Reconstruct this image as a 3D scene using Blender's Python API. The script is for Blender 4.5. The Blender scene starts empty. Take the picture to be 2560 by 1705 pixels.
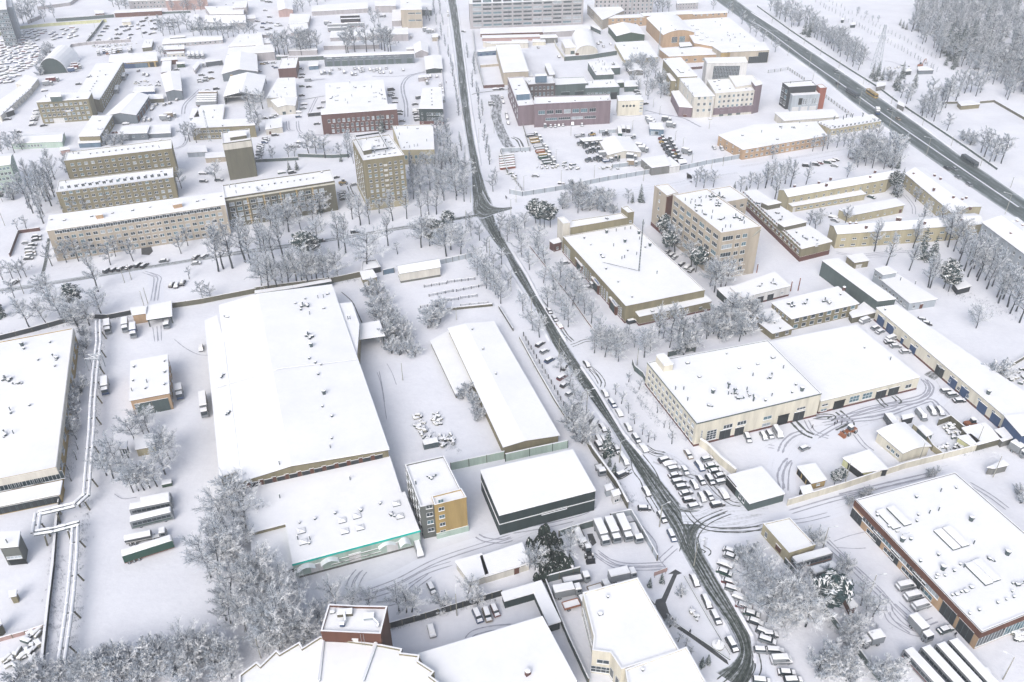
import bpy, math, random, re
from mathutils import Vector, Matrix
from mathutils.geometry import tessellate_polygon
random.seed(7)
# camera
HAZE=0.00021
CAM_H=185.0
PITCH, ROLL=math.radians(33.89),math.radians(-0.56)
FPX=2088.0                         # focal length for a 2560 px wide picture
scene=bpy.context.scene
COL=scene.collection
_f=Vector((0,math.cos(PITCH),-math.sin(PITCH)))
_r0=Vector((1,0,0)); _u0=_r0.cross(_f)
_r=math.cos(ROLL)*_r0 + math.sin(ROLL)*_u0
_u=-math.sin(ROLL)*_r0 + math.cos(ROLL)*_u0
cam_d = bpy.data.cameras.new('camera'); cam = bpy.data.objects.new('camera',cam_d); COL.objects.link(cam)
cam_d.sensor_width=36.0; cam_d.lens=FPX/2560*36.0; cam_d.clip_end=6000; cam_d.clip_start=1
cam.matrix_world=Matrix(((_r.x, _u.x, -_f.x, 0),(_r.y, _u.y, -_f.y, 0),(_r.z, _u.z, -_f.z, CAM_H),(0,0,0,1)))
scene.camera=cam
# light: an overcast snowy day
SUN_EL, SUN_AZ=38.0,200.0
w = bpy.data.worlds.new('World'); scene.world=w; w.use_nodes=True
nt=w.node_tree; nt.nodes.clear()
sky = nt.nodes.new('ShaderNodeTexSky'); sky.sky_type = 'NISHITA'; sky.sun_disc=False
sky.sun_elevation=math.radians(SUN_EL); sky.sun_rotation=math.radians(SUN_AZ)
sky.dust_density=4.0; sky.air_density=1.0; sky.ozone_density=1.0; sky.altitude=200
hs = nt.nodes.new('ShaderNodeHueSaturation'); hs.inputs['Saturation'].default_value=0.62
bg = nt.nodes.new('ShaderNodeBackground'); bg.inputs['Strength'].default_value=0.15
ow = nt.nodes.new('ShaderNodeOutputWorld')
nt.links.new(sky.outputs[0],hs.inputs['Color']); nt.links.new(hs.outputs[0],bg.inputs['Color']); nt.links.new(bg.outputs[0],ow.inputs['Surface'])
sun_d = bpy.data.lights.new('sun','SUN'); sun_d.energy=1.1; sun_d.angle=math.radians(40); sun_d.color=(1.0,0.968,0.93)
sun = bpy.data.objects.new('sun',sun_d); COL.objects.link(sun)
_az=math.radians(SUN_AZ); _el=math.radians(SUN_EL)
_sd=Vector((math.sin(_az)*math.cos(_el),math.cos(_az)*math.cos(_el),math.sin(_el)))
sun.rotation_euler = _sd.to_track_quat('Z','Y').to_euler(); sun.location=(0,0,400)
scene.view_settings.view_transform = 'Standard'; scene.view_settings.look = 'None'
scene.view_settings.exposure=0.46; scene.view_settings.gamma=1.0
scene.cycles.max_bounces=6; scene.cycles.diffuse_bounces=3; scene.cycles.glossy_bounces=2
scene.cycles.volume_bounces=2; scene.cycles.transparent_max_bounces=4
# placing: survey points -> ground metres
TS=3.672; OY=(0,427,854,1278)
def img(t, x, y): return (640*t[0] + x/TS, OY[t[1]] + y/TS)
def ray(p): return (p[0]-1280)/FPX*_r - (p[1]-852.5)/FPX*_u + _f
def at(t, x, y, z=0.0):
    d=ray(img(t, x, y)); k=(z-CAM_H)/d.z
    return Vector((d.x*k, d.y*k, z))
def height_over(t, top, base, zb):
    g=at(t, *base, zb); d=ray(img(t, *top)); return CAM_H + d.z*math.hypot(g.x, g.y)/math.hypot(d.x, d.y)
def height(t, top, base):
    """height of a vertical edge whose foot and top are both seen"""
    g=at(t, *base); d=ray(img(t, *top)); k=math.hypot(g.x, g.y)/math.hypot(d.x, d.y)
    return max(1.5,CAM_H + d.z*k)
def heading(t, x, y, dx, dy, z=0.7):
    a, b=at(t, x-dx*20,y-dy*20,z),at(t, x+dx*20,y+dy*20,z)
    return math.atan2(b.y-a.y, b.x-a.x)
# mesh builder
class MB:
    def __init__(s): s.v=[]; s.f=[]; s.m=[]
    def face(s, pts, m=0):
        n=len(s.v); s.v+=[tuple(p) for p in pts]; s.f.append(tuple(range(n, n+len(pts)))); s.m.append(m)
    def add(s, vs, fs, m=0):
        n=len(s.v); s.v+=[tuple(p) for p in vs]
        for f in fs: s.f.append(tuple(i+n for i in f)); s.m.append(m)
    def box(s, c, d, rz=0.0,m=0,taper=1.0,topm=None):
        x, y, z=d[0]/2,d[1]/2,d[2]/2; ca, sa=math.cos(rz),math.sin(rz); vs=[]
        for (i, j, k) in ((-1,-1,-1),(1,-1,-1),(1,1,-1),(-1,1,-1),(-1,-1,1),(1,-1,1),(1,1,1),(-1,1,1)):
            t=taper if k > 0 else 1; px, py=i*x*t, j*y*t
            vs.append((c[0]+px*ca-py*sa, c[1]+px*sa+py*ca, c[2]+k*z))
        s.add(vs, [(0,3,2,1),(0,1,5,4),(1,2,6,5),(2,3,7,6),(3,0,4,7)],m); s.add(vs, [(4,5,6,7)],m if topm is None else topm)
    def tube(s, a, b, ra, rb=None, n=6,m=0,cap=True):
        a, b=Vector(a),Vector(b); rb=ra if rb is None else rb; d=b-a
        if d.length < 1e-6: return
        d.normalize(); e=d.cross(Vector((0,0,1)) if abs(d.z) < .95 else Vector((1,0,0))).normalized(); g=d.cross(e)
        vs=[]
        for (p, r) in ((a, ra),(b, rb)):
            for i in range(n):
                th=2*math.pi*i/n; vs.append(p + e*(r*math.cos(th)) + g*(r*math.sin(th)))
        s.add(vs, [(i, (i+1) % n, n+(i+1) % n, n+i) for i in range(n)],m)
        if cap: s.add(vs, [tuple(range(n, 2*n)),tuple(reversed(range(n)))],m)
    def cap(s, c, r, h, n=10,m=0):
        """a soft heap of snow"""
        vs=[(c[0]+r*math.cos(2*math.pi*i/n),c[1]+r*math.sin(2*math.pi*i/n),c[2]) for i in range(n)]
        vs+=[(c[0]+.75*r*math.cos(2*math.pi*i/n),c[1]+.75*r*math.sin(2*math.pi*i/n),c[2]+h*.75) for i in range(n)] + [(c[0],c[1],c[2]+h)]
        s.add(vs, [(i, (i+1) % n, n+(i+1) % n, n+i) for i in range(n)] + [(n+i, n+(i+1) % n, 2*n) for i in range(n)],m)
    def prism(s, poly, z0,z1,m=0,top=True, topm=None, bottom=False):
        n=len(poly); vs=[(p[0],p[1],z0) for p in poly] + [(p[0],p[1],z1) for p in poly]
        ar=sum(poly[i][0]*poly[(i+1) % n][1]-poly[(i+1) % n][0]*poly[i][1] for i in range(n))
        for i in range(n):
            j=(i+1) % n; q=(i, j, n+j, n+i); s.add([vs[k] for k in q],[(0,1,2,3) if ar > 0 else (3,2,1,0)],m)
        for flag, off, mm in ((top, n, m if topm is None else topm),(bottom, 0,m)):
            if flag:
                tr=tessellate_polygon([[Vector((p[0],p[1],0)) for p in poly]])
                s.add(vs[off:off+n],[tuple(t) for t in tr],mm)
    def mesh(s, name, mats, smooth=False):
        me=bpy.data.meshes.new(name); me.from_pydata(s.v, [],s.f)
        if not isinstance(mats, (list, tuple)): mats=[mats]
        for m in mats: me.materials.append(m)
        me.polygons.foreach_set('material_index',s.m)
        if smooth: me.polygons.foreach_set('use_smooth',[True]*len(s.f))
        me.update(); return me
def link(name, data, parent=None, loc=None, rz=None, M=None):
    o=bpy.data.objects.new(name, data); COL.objects.link(o)
    if parent is not None: o.parent=parent
    if M is not None: o.matrix_local=M
    if loc is not None: o.location=loc
    if rz is not None: o.rotation_euler=(0,0,rz)
    return o
def tag(o, label=None, cat=None, group=None, kind=None):
    if label: o['label']=label
    if cat: o['category']=cat
    if group: o['group']=group
    if kind: o['kind']=kind
    return o
def thing(name, label, cat, loc=(0,0,0),rz=0.0,group=None):
    o=bpy.data.objects.new(name, None); o.empty_display_size=.2; COL.objects.link(o)
    o.location=loc; o.rotation_euler=(0,0,rz); return tag(o, label, cat, group)
ONES = 'zeroth first second third fourth fifth sixth seventh eighth ninth tenth eleventh twelfth thirteenth fourteenth fifteenth sixteenth seventeenth eighteenth nineteenth'.split()
TENS = {2: 'twent',3: 'thirt',4: 'fort',5: 'fift',6: 'sixt',7: 'sevent',8: 'eight',9: 'ninet'}
def nth(i):
    if i < 20: return ONES[i]
    t, u=divmod(i, 10)
    return TENS[t]+'ieth' if u == 0 else TENS[t]+'y-'+ONES[u]
# materials
def lin(c): return tuple(((x/255)/12.92 if x/255<=.04045 else ((x/255+.055)/1.055)**2.4) for x in c)
MATS={}
def mat(name, rgb, rough=.85,var=.12,scale=.4,snow=0.0,spec=.3,metal=0.0,streak=False, bump=0.0,k=1.0):
    """procedural paint / masonry / bark; snow=how readily upward faces hold snow"""
    if name in MATS: return MATS[name]
    m=bpy.data.materials.new(name); m.use_nodes=True; n=m.node_tree; N=n.nodes; L=n.links
    p = N['Principled BSDF']; p.inputs['Roughness'].default_value = rough; p.inputs['Specular IOR Level'].default_value=spec
    p.inputs['Metallic'].default_value=metal
    c=tuple(min(1,x*k) for x in lin(rgb))
    geo = N.new('ShaderNodeNewGeometry'); tc = N.new('ShaderNodeMapping'); L.new(geo.outputs['Position'],tc.inputs['Vector'])
    tc.inputs['Scale'].default_value=(1,1,.15) if streak else (1,1,1)
    nz = N.new('ShaderNodeTexNoise'); nz.inputs['Scale'].default_value = scale; nz.inputs['Detail'].default_value = 5; nz.inputs['Roughness'].default_value=.65
    L.new(tc.outputs[0],nz.inputs['Vector'])
    r = N.new('ShaderNodeValToRGB'); L.new(nz.outputs['Fac'],r.inputs['Fac'])
    r.color_ramp.elements[0].position=.32; r.color_ramp.elements[1].position=.68
    r.color_ramp.elements[0].color=tuple(x*(1-var) for x in c)+(1,); r.color_ramp.elements[1].color=tuple(min(1,x*(1+var*.6)) for x in c)+(1,)
    out = r.outputs['Color']
    if name.startswith('frosted'):     # no two trees are rimed alike
        oi = N.new('ShaderNodeObjectInfo'); hv = N.new('ShaderNodeHueSaturation'); m2 = N.new('ShaderNodeMapRange'); m2.inputs['To Min'].default_value = .75; m2.inputs['To Max'].default_value=1.2
        L.new(oi.outputs['Random'],m2.inputs['Value']); L.new(m2.outputs[0],hv.inputs['Value']); L.new(out, hv.inputs['Color']); out = hv.outputs['Color']
    if snow > 0:
        sp = N.new('ShaderNodeSeparateXYZ'); L.new(geo.outputs['True Normal'],sp.inputs[0])
        n2 = N.new('ShaderNodeTexNoise'); n2.inputs['Scale'].default_value = 1.1; n2.inputs['Detail'].default_value = 3; L.new(geo.outputs['Position'],n2.inputs['Vector'])
        ad = N.new('ShaderNodeMath'); ad.operation = 'MULTIPLY_ADD'; L.new(n2.outputs['Fac'],ad.inputs[0]); ad.inputs[1].default_value = .35; L.new(sp.outputs['Z'],ad.inputs[2])
        mr = N.new('ShaderNodeMapRange'); L.new(ad.outputs[0],mr.inputs['Value']); th=1.17-snow
        mr.inputs['From Min'].default_value = th-.06; mr.inputs['From Max'].default_value=th+.06
        mx = N.new('ShaderNodeMix'); mx.data_type = 'RGBA'; L.new(mr.outputs[0],mx.inputs['Factor']); L.new(out, mx.inputs['A']); mx.inputs['B'].default_value=(.86,.87,.89,1)
        out = mx.outputs['Result']
    L.new(out, p.inputs['Base Color'])
    if bump > 0:
        b = N.new('ShaderNodeBump'); b.inputs['Strength'].default_value = bump; b.inputs['Distance'].default_value = .1; L.new(nz.outputs['Fac'],b.inputs['Height']); L.new(b.outputs[0],p.inputs['Normal'])
    MATS[name]=m; return m
def snowmat(name, ca, cb, s1,s2,bump, dist):
    m=bpy.data.materials.new(name); m.use_nodes=True; n=m.node_tree; N=n.nodes; L=n.links
    p = N['Principled BSDF']; p.inputs['Roughness'].default_value = .75; p.inputs['Specular IOR Level'].default_value=.15
    geo = N.new('ShaderNodeNewGeometry')
    a = N.new('ShaderNodeTexNoise'); a.inputs['Scale'].default_value = s1; a.inputs['Detail'].default_value = 6; a.inputs['Roughness'].default_value = .6; L.new(geo.outputs['Position'],a.inputs['Vector'])
    b = N.new('ShaderNodeTexNoise'); b.inputs['Scale'].default_value = s2; b.inputs['Detail'].default_value = 4; b.inputs['Roughness'].default_value = .6; L.new(geo.outputs['Position'],b.inputs['Vector'])
    ad = N.new('ShaderNodeMath'); ad.operation = 'MULTIPLY_ADD'; L.new(b.outputs['Fac'],ad.inputs[0]); ad.inputs[1].default_value = .35; L.new(a.outputs['Fac'],ad.inputs[2])
    r = N.new('ShaderNodeValToRGB'); L.new(ad.outputs[0],r.inputs['Fac']); r.color_ramp.elements[0].position=.45; r.color_ramp.elements[1].position=.85
    r.color_ramp.elements[0].color=ca+(1,); r.color_ramp.elements[1].color=cb+(1,)
    L.new(r.outputs[0],p.inputs['Base Color'])
    bp = N.new('ShaderNodeBump'); bp.inputs['Strength'].default_value = bump; bp.inputs['Distance'].default_value = dist; L.new(ad.outputs[0],bp.inputs['Height']); L.new(bp.outputs[0],p.inputs['Normal'])
    MATS[name]=m; return m
M_GROUND = snowmat('ground_snow',(.68,.69,.745),(.79,.80,.85),.045,.6,.6,.5)
M_ROOF = snowmat('roof_snow',(.80,.81,.845),(.88,.885,.905),.06,.7,.35,.25)
M_SNOW=M_ROOF
def W(name, rgb, **k): return mat(name, rgb, snow=.35,streak=True, var=.2,**k)
M_WIN = mat('window_glass',(34,52,60),rough=.15,var=.35,scale=.35,spec=.6)
M_FRAME = mat('window_frame',(205,208,212),var=.1,snow=.35)
M_WIN2 = mat('window_curtained',(150,160,168),rough=.3,var=.3,scale=.35); M_WIN3 = mat('window_midtone',(84,112,122),rough=.15,var=.3,scale=.35)  # panes also come curtained and in a mid blue-grey, picked at random
M_DARK = mat('dark_metal',(40,48,52),rough=.6,var=.3,snow=.35)
M_VENT = mat('vent_steel',(70,84,88),rough=.55,var=.3,snow=.4)
M_STEEL = mat('galvanised_steel',(150,160,168),rough=.5,var=.2,snow=.35)
M_RUST = mat('rusty_steel',(120,72,58),rough=.8,var=.3,snow=.35)
M_CONC = mat('concrete',(150,150,142),var=.2,snow=.35,streak=True)
M_PLINTH = mat('plinth_red',(92,56,50),var=.2,snow=.4)
M_PLINTHG = mat('plinth_grey',(96,98,92),var=.25,snow=.4)
def _ds(c, s=.9):
    g=.3*c[0]+.59*c[1]+.11*c[2]; return tuple(g+(x-g)*s for x in c)
WALL = {k: W('wall_'+k, _ds(v),k=.8 if k in ('cream','pale','white','mint','bluegrey','lemon','haze','tealedge') else .66 if k in ('peach','beige','yellow','pink','blue') else .52) for k, v in dict(
    khaki=(166,157,124),khaki_dark=(128,126,106),beige=(202,190,172),cream=(222,217,200),pale=(214,210,200),mint=(178,200,188),lilac=(156,136,146),
    darkbrick=(112,98,98),red=(126,88,82),brown=(128,80,62),greyblue=(134,146,158),grey=(150,152,150),graphite=(58,78,80),teal=(70,92,92),
    ochre=(212,180,112),yellow=(198,188,154),peach=(204,170,134),pink=(200,166,160),white=(222,222,222),blue=(60,90,136),lightblue=(120,150,176),slate=(104,124,124),
    bluegrey=(176,186,196),green=(66,96,78),concrete=(132,138,134),lemon=(212,212,160),haze=(176,172,176),charcoal=(60,68,74),orange=(188,106,84),tealedge=(0,205,190)).items()}
# shared window / door / vent meshes
_wm={}
def winmesh(w, h, style, var=0):
    key=(round(w, 1),round(h, 1),style, var); w, h=key[0],key[1]
    if key in _wm: return _wm[key]
    b=MB()   # local: x along wall, y outward, z up, origin at bottom centre
    def fr(x0,x1,z0,z1,y0,y1,m):
        b.box(((x0+x1)/2,(y0+y1)/2,(z0+z1)/2),(x1-x0,y1-y0,z1-z0),0,m)
    if style in ('win','win2','band','grid','dim'):
        f = .09 if style != 'band' else .07
        fr(-w/2,w/2,0,h, -.05,.03,1)
        nx = {'win': 2,'win2': 1,'dim': 2}.get(style, max(2,int(w/1.1))); nz = max(1,int(h/1.0)) if style == 'grid' else 1
        for i in range(nx+1):
            x=-w/2 + i*w/nx; fr(x-f/2,x+f/2,0,h, .03,.08,0)
        for j in range(nz+1):
            z=j*h/nz; fr(-w/2-f/2,w/2+f/2,z-f/2,z+f/2,.03,.085,0)
        fr(-w/2-.1,w/2+.1,-.12,0,.0,.22,0)
        me = b.mesh('window',[M_FRAME, (M_WIN, M_WIN2,M_WIN3)[var]])
    elif style == 'round':
        n=12; vs=[(w/2*math.cos(2*math.pi*i/n),.05,h/2+h/2*math.sin(2*math.pi*i/n)) for i in range(n)]; b.face(vs, 1)
        me = b.mesh('window',[M_FRAME, M_WIN])
    else:
        col = {'gate': 'charcoal','blue': 'blue','brown': 'brown','steel': 'slate','black': None, 'khaki': 'khaki_dark','white': 'white','ochre': 'ochre','red': 'red','lblue': 'lightblue','green': 'green','graphite': 'graphite'}[style]
        mm = WALL[col] if col else mat('deep_opening',(26,32,34),var=.3)
        fr(-w/2,w/2,0,h, -.05,.06,1)
        n=max(1,int(w/1.5))
        for i in range(n+1):
            x=-w/2+i*w/n; fr(x-.05,x+.05,0,h, .06,.09,0)
        fr(-w/2-.15,w/2+.15,h, h+.15,.0,.3,0)
        me = b.mesh('door',[M_VENT if col in ('charcoal','slate') else mm, mm])
    _wm[key]=me; return me
def snowcap_mat(): return M_ROOF
_vm={}
def ventmesh(kind):
    if kind in _vm: return _vm[kind]
    b=MB()
    if kind == 'cowl':
        b.tube((0,0,0),(0,0,.7),.42,.42,8,0); b.tube((0,0,.7),(0,0,1.0),.6,.6,8,0); b.cap((0,0,1.0),.5,.22,8,1)
    elif kind == 'bigcowl':
        b.tube((0,0,0),(0,0,1.1),.6,.6,10,0); b.tube((0,0,1.0),(0,0,1.7),.75,.8,10,0); b.cap((0,0,1.7),.66,.18,10,1)
    elif kind == 'pipe':
        b.tube((0,0,0),(0,0,1.7),.16,.16,6,0); b.cap((0,0,1.7),.25,.2,6,1)
    elif kind == 'hatch':
        b.box((0,0,.35),(1.6,1.1,.7),0,0); b.cap((0,0,.7),.8,.22,8,1)
    elif kind == 'fan':
        b.box((0,0,.5),(1.4,1.0,1.0),.3,0); b.tube((0,0,.6),(1.9,.7,.7),.3,.3,7,0); b.tube((1.9,.7,.7),(2.2,.8,1.7),.3,.4,7,0); b.cap((0,0,1.0),.6,.2,8,1); b.box((-1.2,.5,.3),(.8,.6,.6),.6,0)
    elif kind == 'tee':
        b.tube((0,0,0),(0,0,1.8),.28,.28,7,0); b.tube((0,0,1.7),(-.7,0,2.5),.28,.34,7,0); b.tube((0,0,1.7),(.7,0,2.5),.28,.34,7,0); b.cap((-.75,0,2.45),.36,.2,7,1); b.cap((.75,0,2.45),.36,.2,7,1)
    elif kind == 'ducts':
        for i in range(5):
            x, y=random.uniform(-2.2,2.2),random.uniform(-1.3,1.3); b.tube((x, y, .5),(x+random.uniform(-2,2),y+random.uniform(-1,1),.6),.28,.28,6,0)
            b.box((x, y, .45),(.9,.7,.9),random.random()*3,0); b.cap((x, y, .9),.55,.25,7,1)
        b.tube((0,0,.3),(0,0,2.2),.25,.25,6,0)
    elif kind == 'light':      # low glazed pyramid rooflight
        s=1.15
        b.box((0,0,.2),(2*s, 2*s*.9,.4),0,0)
        for a in range(4):
            p=[(-s, -s*.9),(s, -s*.9),(s, s*.9),(-s, s*.9)]; q, r=p[a],p[(a+1) % 4]; b.face([(q[0]*.97,q[1]*.97,.41),(r[0]*.97,r[1]*.97,.41),(0,0,.75)],1)
            b.tube((q[0]*.95,q[1]*.95,.45),(0,0,.8),.07,.07,4,0)
    elif kind == 'brick':
        b.box((0,0,.8),(1.3,.8,1.6),.3,2); b.cap((0,0,1.6),.75,.3,8,1)
    elif kind == 'slot':       # long low rooflight strip
        b.box((0,0,.3),(7.5,2.6,.6),0,0); b.box((0,0,.75),(7.3,2.4,.3),0,1)
    me = b.mesh('roof_vent',[M_VENT, M_ROOF, WALL['red']],smooth=kind not in ('light','slot','brick','hatch'))
    _vm[kind]=me; return me
# buildings
ALLB=[]
def bld(t, pts, h, label, wall='beige',roof='flat',rise=1.5,name='building',cat='building',par=0,win=(),vent=(),plinth=None, open_=False, group=None, over=.3,z0=0.0,rmat=None, band=None, ridge=.5,caplabel=None, snowt=.35,parw=None):
    """pts: roof outline (front-left, front-right, back-right, back-left ...) surveyed at eaves level; h: height or the foot of pts[0] / (index, foot)"""
    if isinstance(h, tuple):
        if len(h)==3: h=height(t, pts[h[0]],h[1:])
        else: h=height(t, pts[0],h)
        h=max(2.7,h+.35)
    P=[at(t, x, y, h) for x, y in pts]
    if len(P)==3: P.append(P[0]+P[2]-P[1])
    c=Vector((sum(p.x for p in P)/len(P),sum(p.y for p in P)/len(P),z0))
    root=thing(name, label, cat, c, 0,group)
    L=[(p.x-c.x, p.y-c.y) for p in P]; n=len(L); H=h-z0
    wm=WALL[wall] if isinstance(wall, str) else wall
    ar=sum(L[i][0]*L[(i+1) % n][1]-L[(i+1) % n][0]*L[i][1] for i in range(n)); sg=1 if ar > 0 else -1
    def nrm(i):
        a, b=L[i],L[(i+1) % n]; d=Vector((b[0]-a[0],b[1]-a[1])); l=d.length; d /= l
        return a, d, Vector((d.y, -d.x))*sg, l
    def offs(o):
        out=[]
        for i in range(n):
            _, d0,n0,_=nrm(i-1 if i else n-1); _, d1,n1,_=nrm(i); den=1+n0.dot(n1); v=(n0+n1)*(o/max(.3,den)); out.append((L[i][0]+v.x, L[i][1]+v.y))
        return out
    b=MB()
    if roof == 'flat':
        wtop=H+(par if par else 0)
        if open_:
            for p in offs(-.4): b.box((p[0],p[1],H/2),(.35,.35,H),0,0)
            b.prism(offs(-.05),H-.5,H, 0,bottom=True)
            _, d, _, l=nrm(0)
        else:
            b.prism(L, 0,wtop if not par else H, 0,top=not par)
        link('wall',b.mesh('wall',wm),root)
        if par:
            q=MB(); o, ii=offs(.06),offs(-.35)
            for i in range(n):
                j=(i+1) % n
                for (A, B, z_0,z_1) in ((o[i],o[j],H-.25,H+par),(ii[j],ii[i],H-.1,H+par)): q.face([(A[0],A[1],z_0),(B[0],B[1],z_0),(B[0],B[1],z_1),(A[0],A[1],z_1)] if sg > 0 else [(B[0],B[1],z_0),(A[0],A[1],z_0),(A[0],A[1],z_1),(B[0],B[1],z_1)],0)
                q.face([(o[i][0],o[i][1],H+par),(o[j][0],o[j][1],H+par),(ii[j][0],ii[j][1],H+par),(ii[i][0],ii[i][1],H+par)],1)
            link('parapet',q.mesh('parapet',[WALL[parw] if parw else wm, M_ROOF]),root)
            r = MB(); r.prism(offs(-.34),H-.1,H+.12,0); link('roof',r.mesh('roof',M_ROOF),root); ztop=H+.12
        else:
            r = MB(); r.prism(offs(over),H+.012,H+.16,1); r.prism(offs(over-.06),H+.16,H+.16+snowt, 0); link('roof',r.mesh('roof',[M_ROOF, rmat or M_DARK]),root); ztop=H+.16+snowt
        def zat(u): return ztop
    else:
        # profile across edge 0,swept back to edge 2
        FL, FR, BR, BL=L[0],L[1],L[2],L[3]
        if roof == 'gable': prof=[(0,0),(ridge, rise),(1,0)]
        elif roof == 'arch': prof=[(.5-.5*math.cos(math.pi*i/12),rise*math.sin(math.pi*i/12)) for i in range(13)]
        elif roof == 'lowarch': prof=[(i/8,rise*(1-(2*i/8-1)**2)) for i in range(9)]
        elif roof == 'shed': prof=[(0,0),(1,rise)]
        elif roof == 'shedl': prof=[(0,rise),(1,0)]
        elif roof == 'side': FL, FR, BR, BL=L[1],L[2],L[3],L[0]; prof=[(0,0),(ridge, rise),(1,0)]
        def pt(A, B, u, z, e=0.0): return (A[0]+(B[0]-A[0])*u, A[1]+(B[1]-A[1])*u, z)
        F=[pt(FL, FR, u, H+z) for u, z in prof]; K=[pt(BL, BR, u, H+z) for u, z in prof]
        if open_:
            for p in offs(-.4): b.box((p[0],p[1],H/2),(.4,.4,H),0,0)
            for s_ in (0,.33,.67,1):
                A, B=pt(FL, BL, s_, H-.4),pt(FR, BR, s_, H-.4); b.tube(A, B, .15,.15,4,0)
                for u in (.15,.3,.5,.7,.85):
                    zz=H-.4+rise*(1-abs(2*u-1)); X=(A[0]+(B[0]-A[0])*u, A[1]+(B[1]-A[1])*u); b.tube((X[0],X[1],H-.4),(X[0],X[1],zz),.09,.09,4,0)
            for i in range(3 if open_==2 else 1,4):
                if i==3 or open_ != 2:
                    A, B=L[i],L[(i+1) % 4]; b.face([(A[0],A[1],0),(B[0],B[1],0),(B[0],B[1],H),(A[0],A[1],H)],0)
        else:
            for R, flip in ((F, 0),(K, 1)):
                A, B=R[0],R[-1]; q=[(A[0],A[1],0),(B[0],B[1],0)] + list(reversed(R)); b.face(q if not flip else q[::-1],0)
            for A, B in ((F[-1],K[-1]),(K[0],F[0])): b.face([(A[0],A[1],0),(B[0],B[1],0),B, A],0)
        link('wall',b.mesh('wall',wm),root)
        r=MB(); cxy=Vector(((FL[0]+FR[0]+BR[0]+BL[0])/4,(FL[1]+FR[1]+BR[1]+BL[1])/4))
        dv=(Vector(FL)-Vector(BL)).normalized()*.4; dh=(Vector(FR)-Vector(FL)).normalized()
        def ex(p, back, i, dz):
            s_=-1 if back else 1; e=dh*(-.4 if i==0 else .4 if i==len(prof)-1 else 0); return (p[0]+dv.x*s_+e.x, p[1]+dv.y*s_+e.y, p[2]+dz)
        m_=len(prof)
        for (dz0,dz1,mm) in ((.02,.15,1),(.15,.15+snowt, 0)):
            A0=[ex(p, 0,i, dz0) for i, p in enumerate(F)]; A1=[ex(p, 0,i, dz1) for i, p in enumerate(F)]; B0=[ex(p, 1,i, dz0) for i, p in enumerate(K)]; B1=[ex(p, 1,i, dz1) for i, p in enumerate(K)]
            for i in range(m_-1):
                if mm==0: r.face([A1[i],A1[i+1],B1[i+1],B1[i]],mm)
                else: r.face([A0[i+1],A0[i],B0[i],B0[i+1]],mm)
                r.face([A0[i],A0[i+1],A1[i+1],A1[i]],mm); r.face([B0[i+1],B0[i],B1[i],B1[i+1]],mm)
            r.face([A0[-1],B0[-1],B1[-1],A1[-1]],mm); r.face([B0[0],A0[0],A1[0],B1[0]],mm)
        link('roof',r.mesh('roof',[M_ROOF, rmat or M_DARK],smooth=False),root)
        def zat(u):
            for i in range(m_-1):
                if prof[i][0]<=u<=prof[i+1][0]: return H+.15+snowt+prof[i][1]+(prof[i+1][1]-prof[i][1])*(u-prof[i][0])/max(1e-6,prof[i+1][0]-prof[i][0])
            return H+.4
    if plinth:
        q = MB(); q.prism(offs(.08),0,plinth[1] if isinstance(plinth, tuple) else .9,0); link('plinth',q.mesh('plinth',M_PLINTH if (plinth[0] if isinstance(plinth, tuple) else plinth) == 'red' else M_PLINTHG),root)
    if band:   # (z from top, height, wall colour, edges): a cladding band
        for (zt, bh, colr, edges) in band:
            q=MB()
            for i in edges:
                a, d, nn, l=nrm(i); mid=(a[0]+d.x*l/2+nn.x*.08,a[1]+d.y*l/2+nn.y*.08); q.box((mid[0],mid[1],H-zt-bh/2),(l+.3,.3,bh),math.atan2(d.y, d.x),0)
            link('cladding_band',q.mesh('cladding_band',WALL[colr]),root)
    cnt=0; more=MB()
    for spec in win:
        e, rows, cols, zb, dz, ww, hh, st=spec[:8]; u0,u1=(spec[8],spec[9]) if len(spec) > 9 else (0,1)
        a, d, nn, l = nrm(e); me = winmesh(ww, hh, st); isd = st not in ('win','win2','band','grid','round','dim')
        ang=math.atan2(-nn.x, nn.y)
        for rr in range(rows):
            for cc in range(cols):
                u=u0+(u1-u0)*(cc+.5)/cols
                if not isd and st != 'round': me=winmesh(ww, hh, st, random.choice((0,0,0,0,0,1,2,2)))
                cnt+=1; X=(a[0]+d.x*l*u+nn.x*.03,a[1]+d.y*l*u+nn.y*.03,zb+rr*dz)
                if cnt > 96:
                    R3 = Matrix.Translation(X) @ Matrix.Rotation(ang, 4,'Z'); n0=len(more.v); more.v+=[tuple(R3 @ v.co) for v in me.vertices]
                    for p in me.polygons: more.f.append(tuple(i+n0 for i in p.vertices)); more.m.append(p.material_index)
                else: link('door' if isd else 'window',me, root, X, ang)
    if more.v: link('more_windows',more.mesh('more_windows',[M_FRAME, M_WIN]),root)['kind'] = 'stuff'
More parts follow.
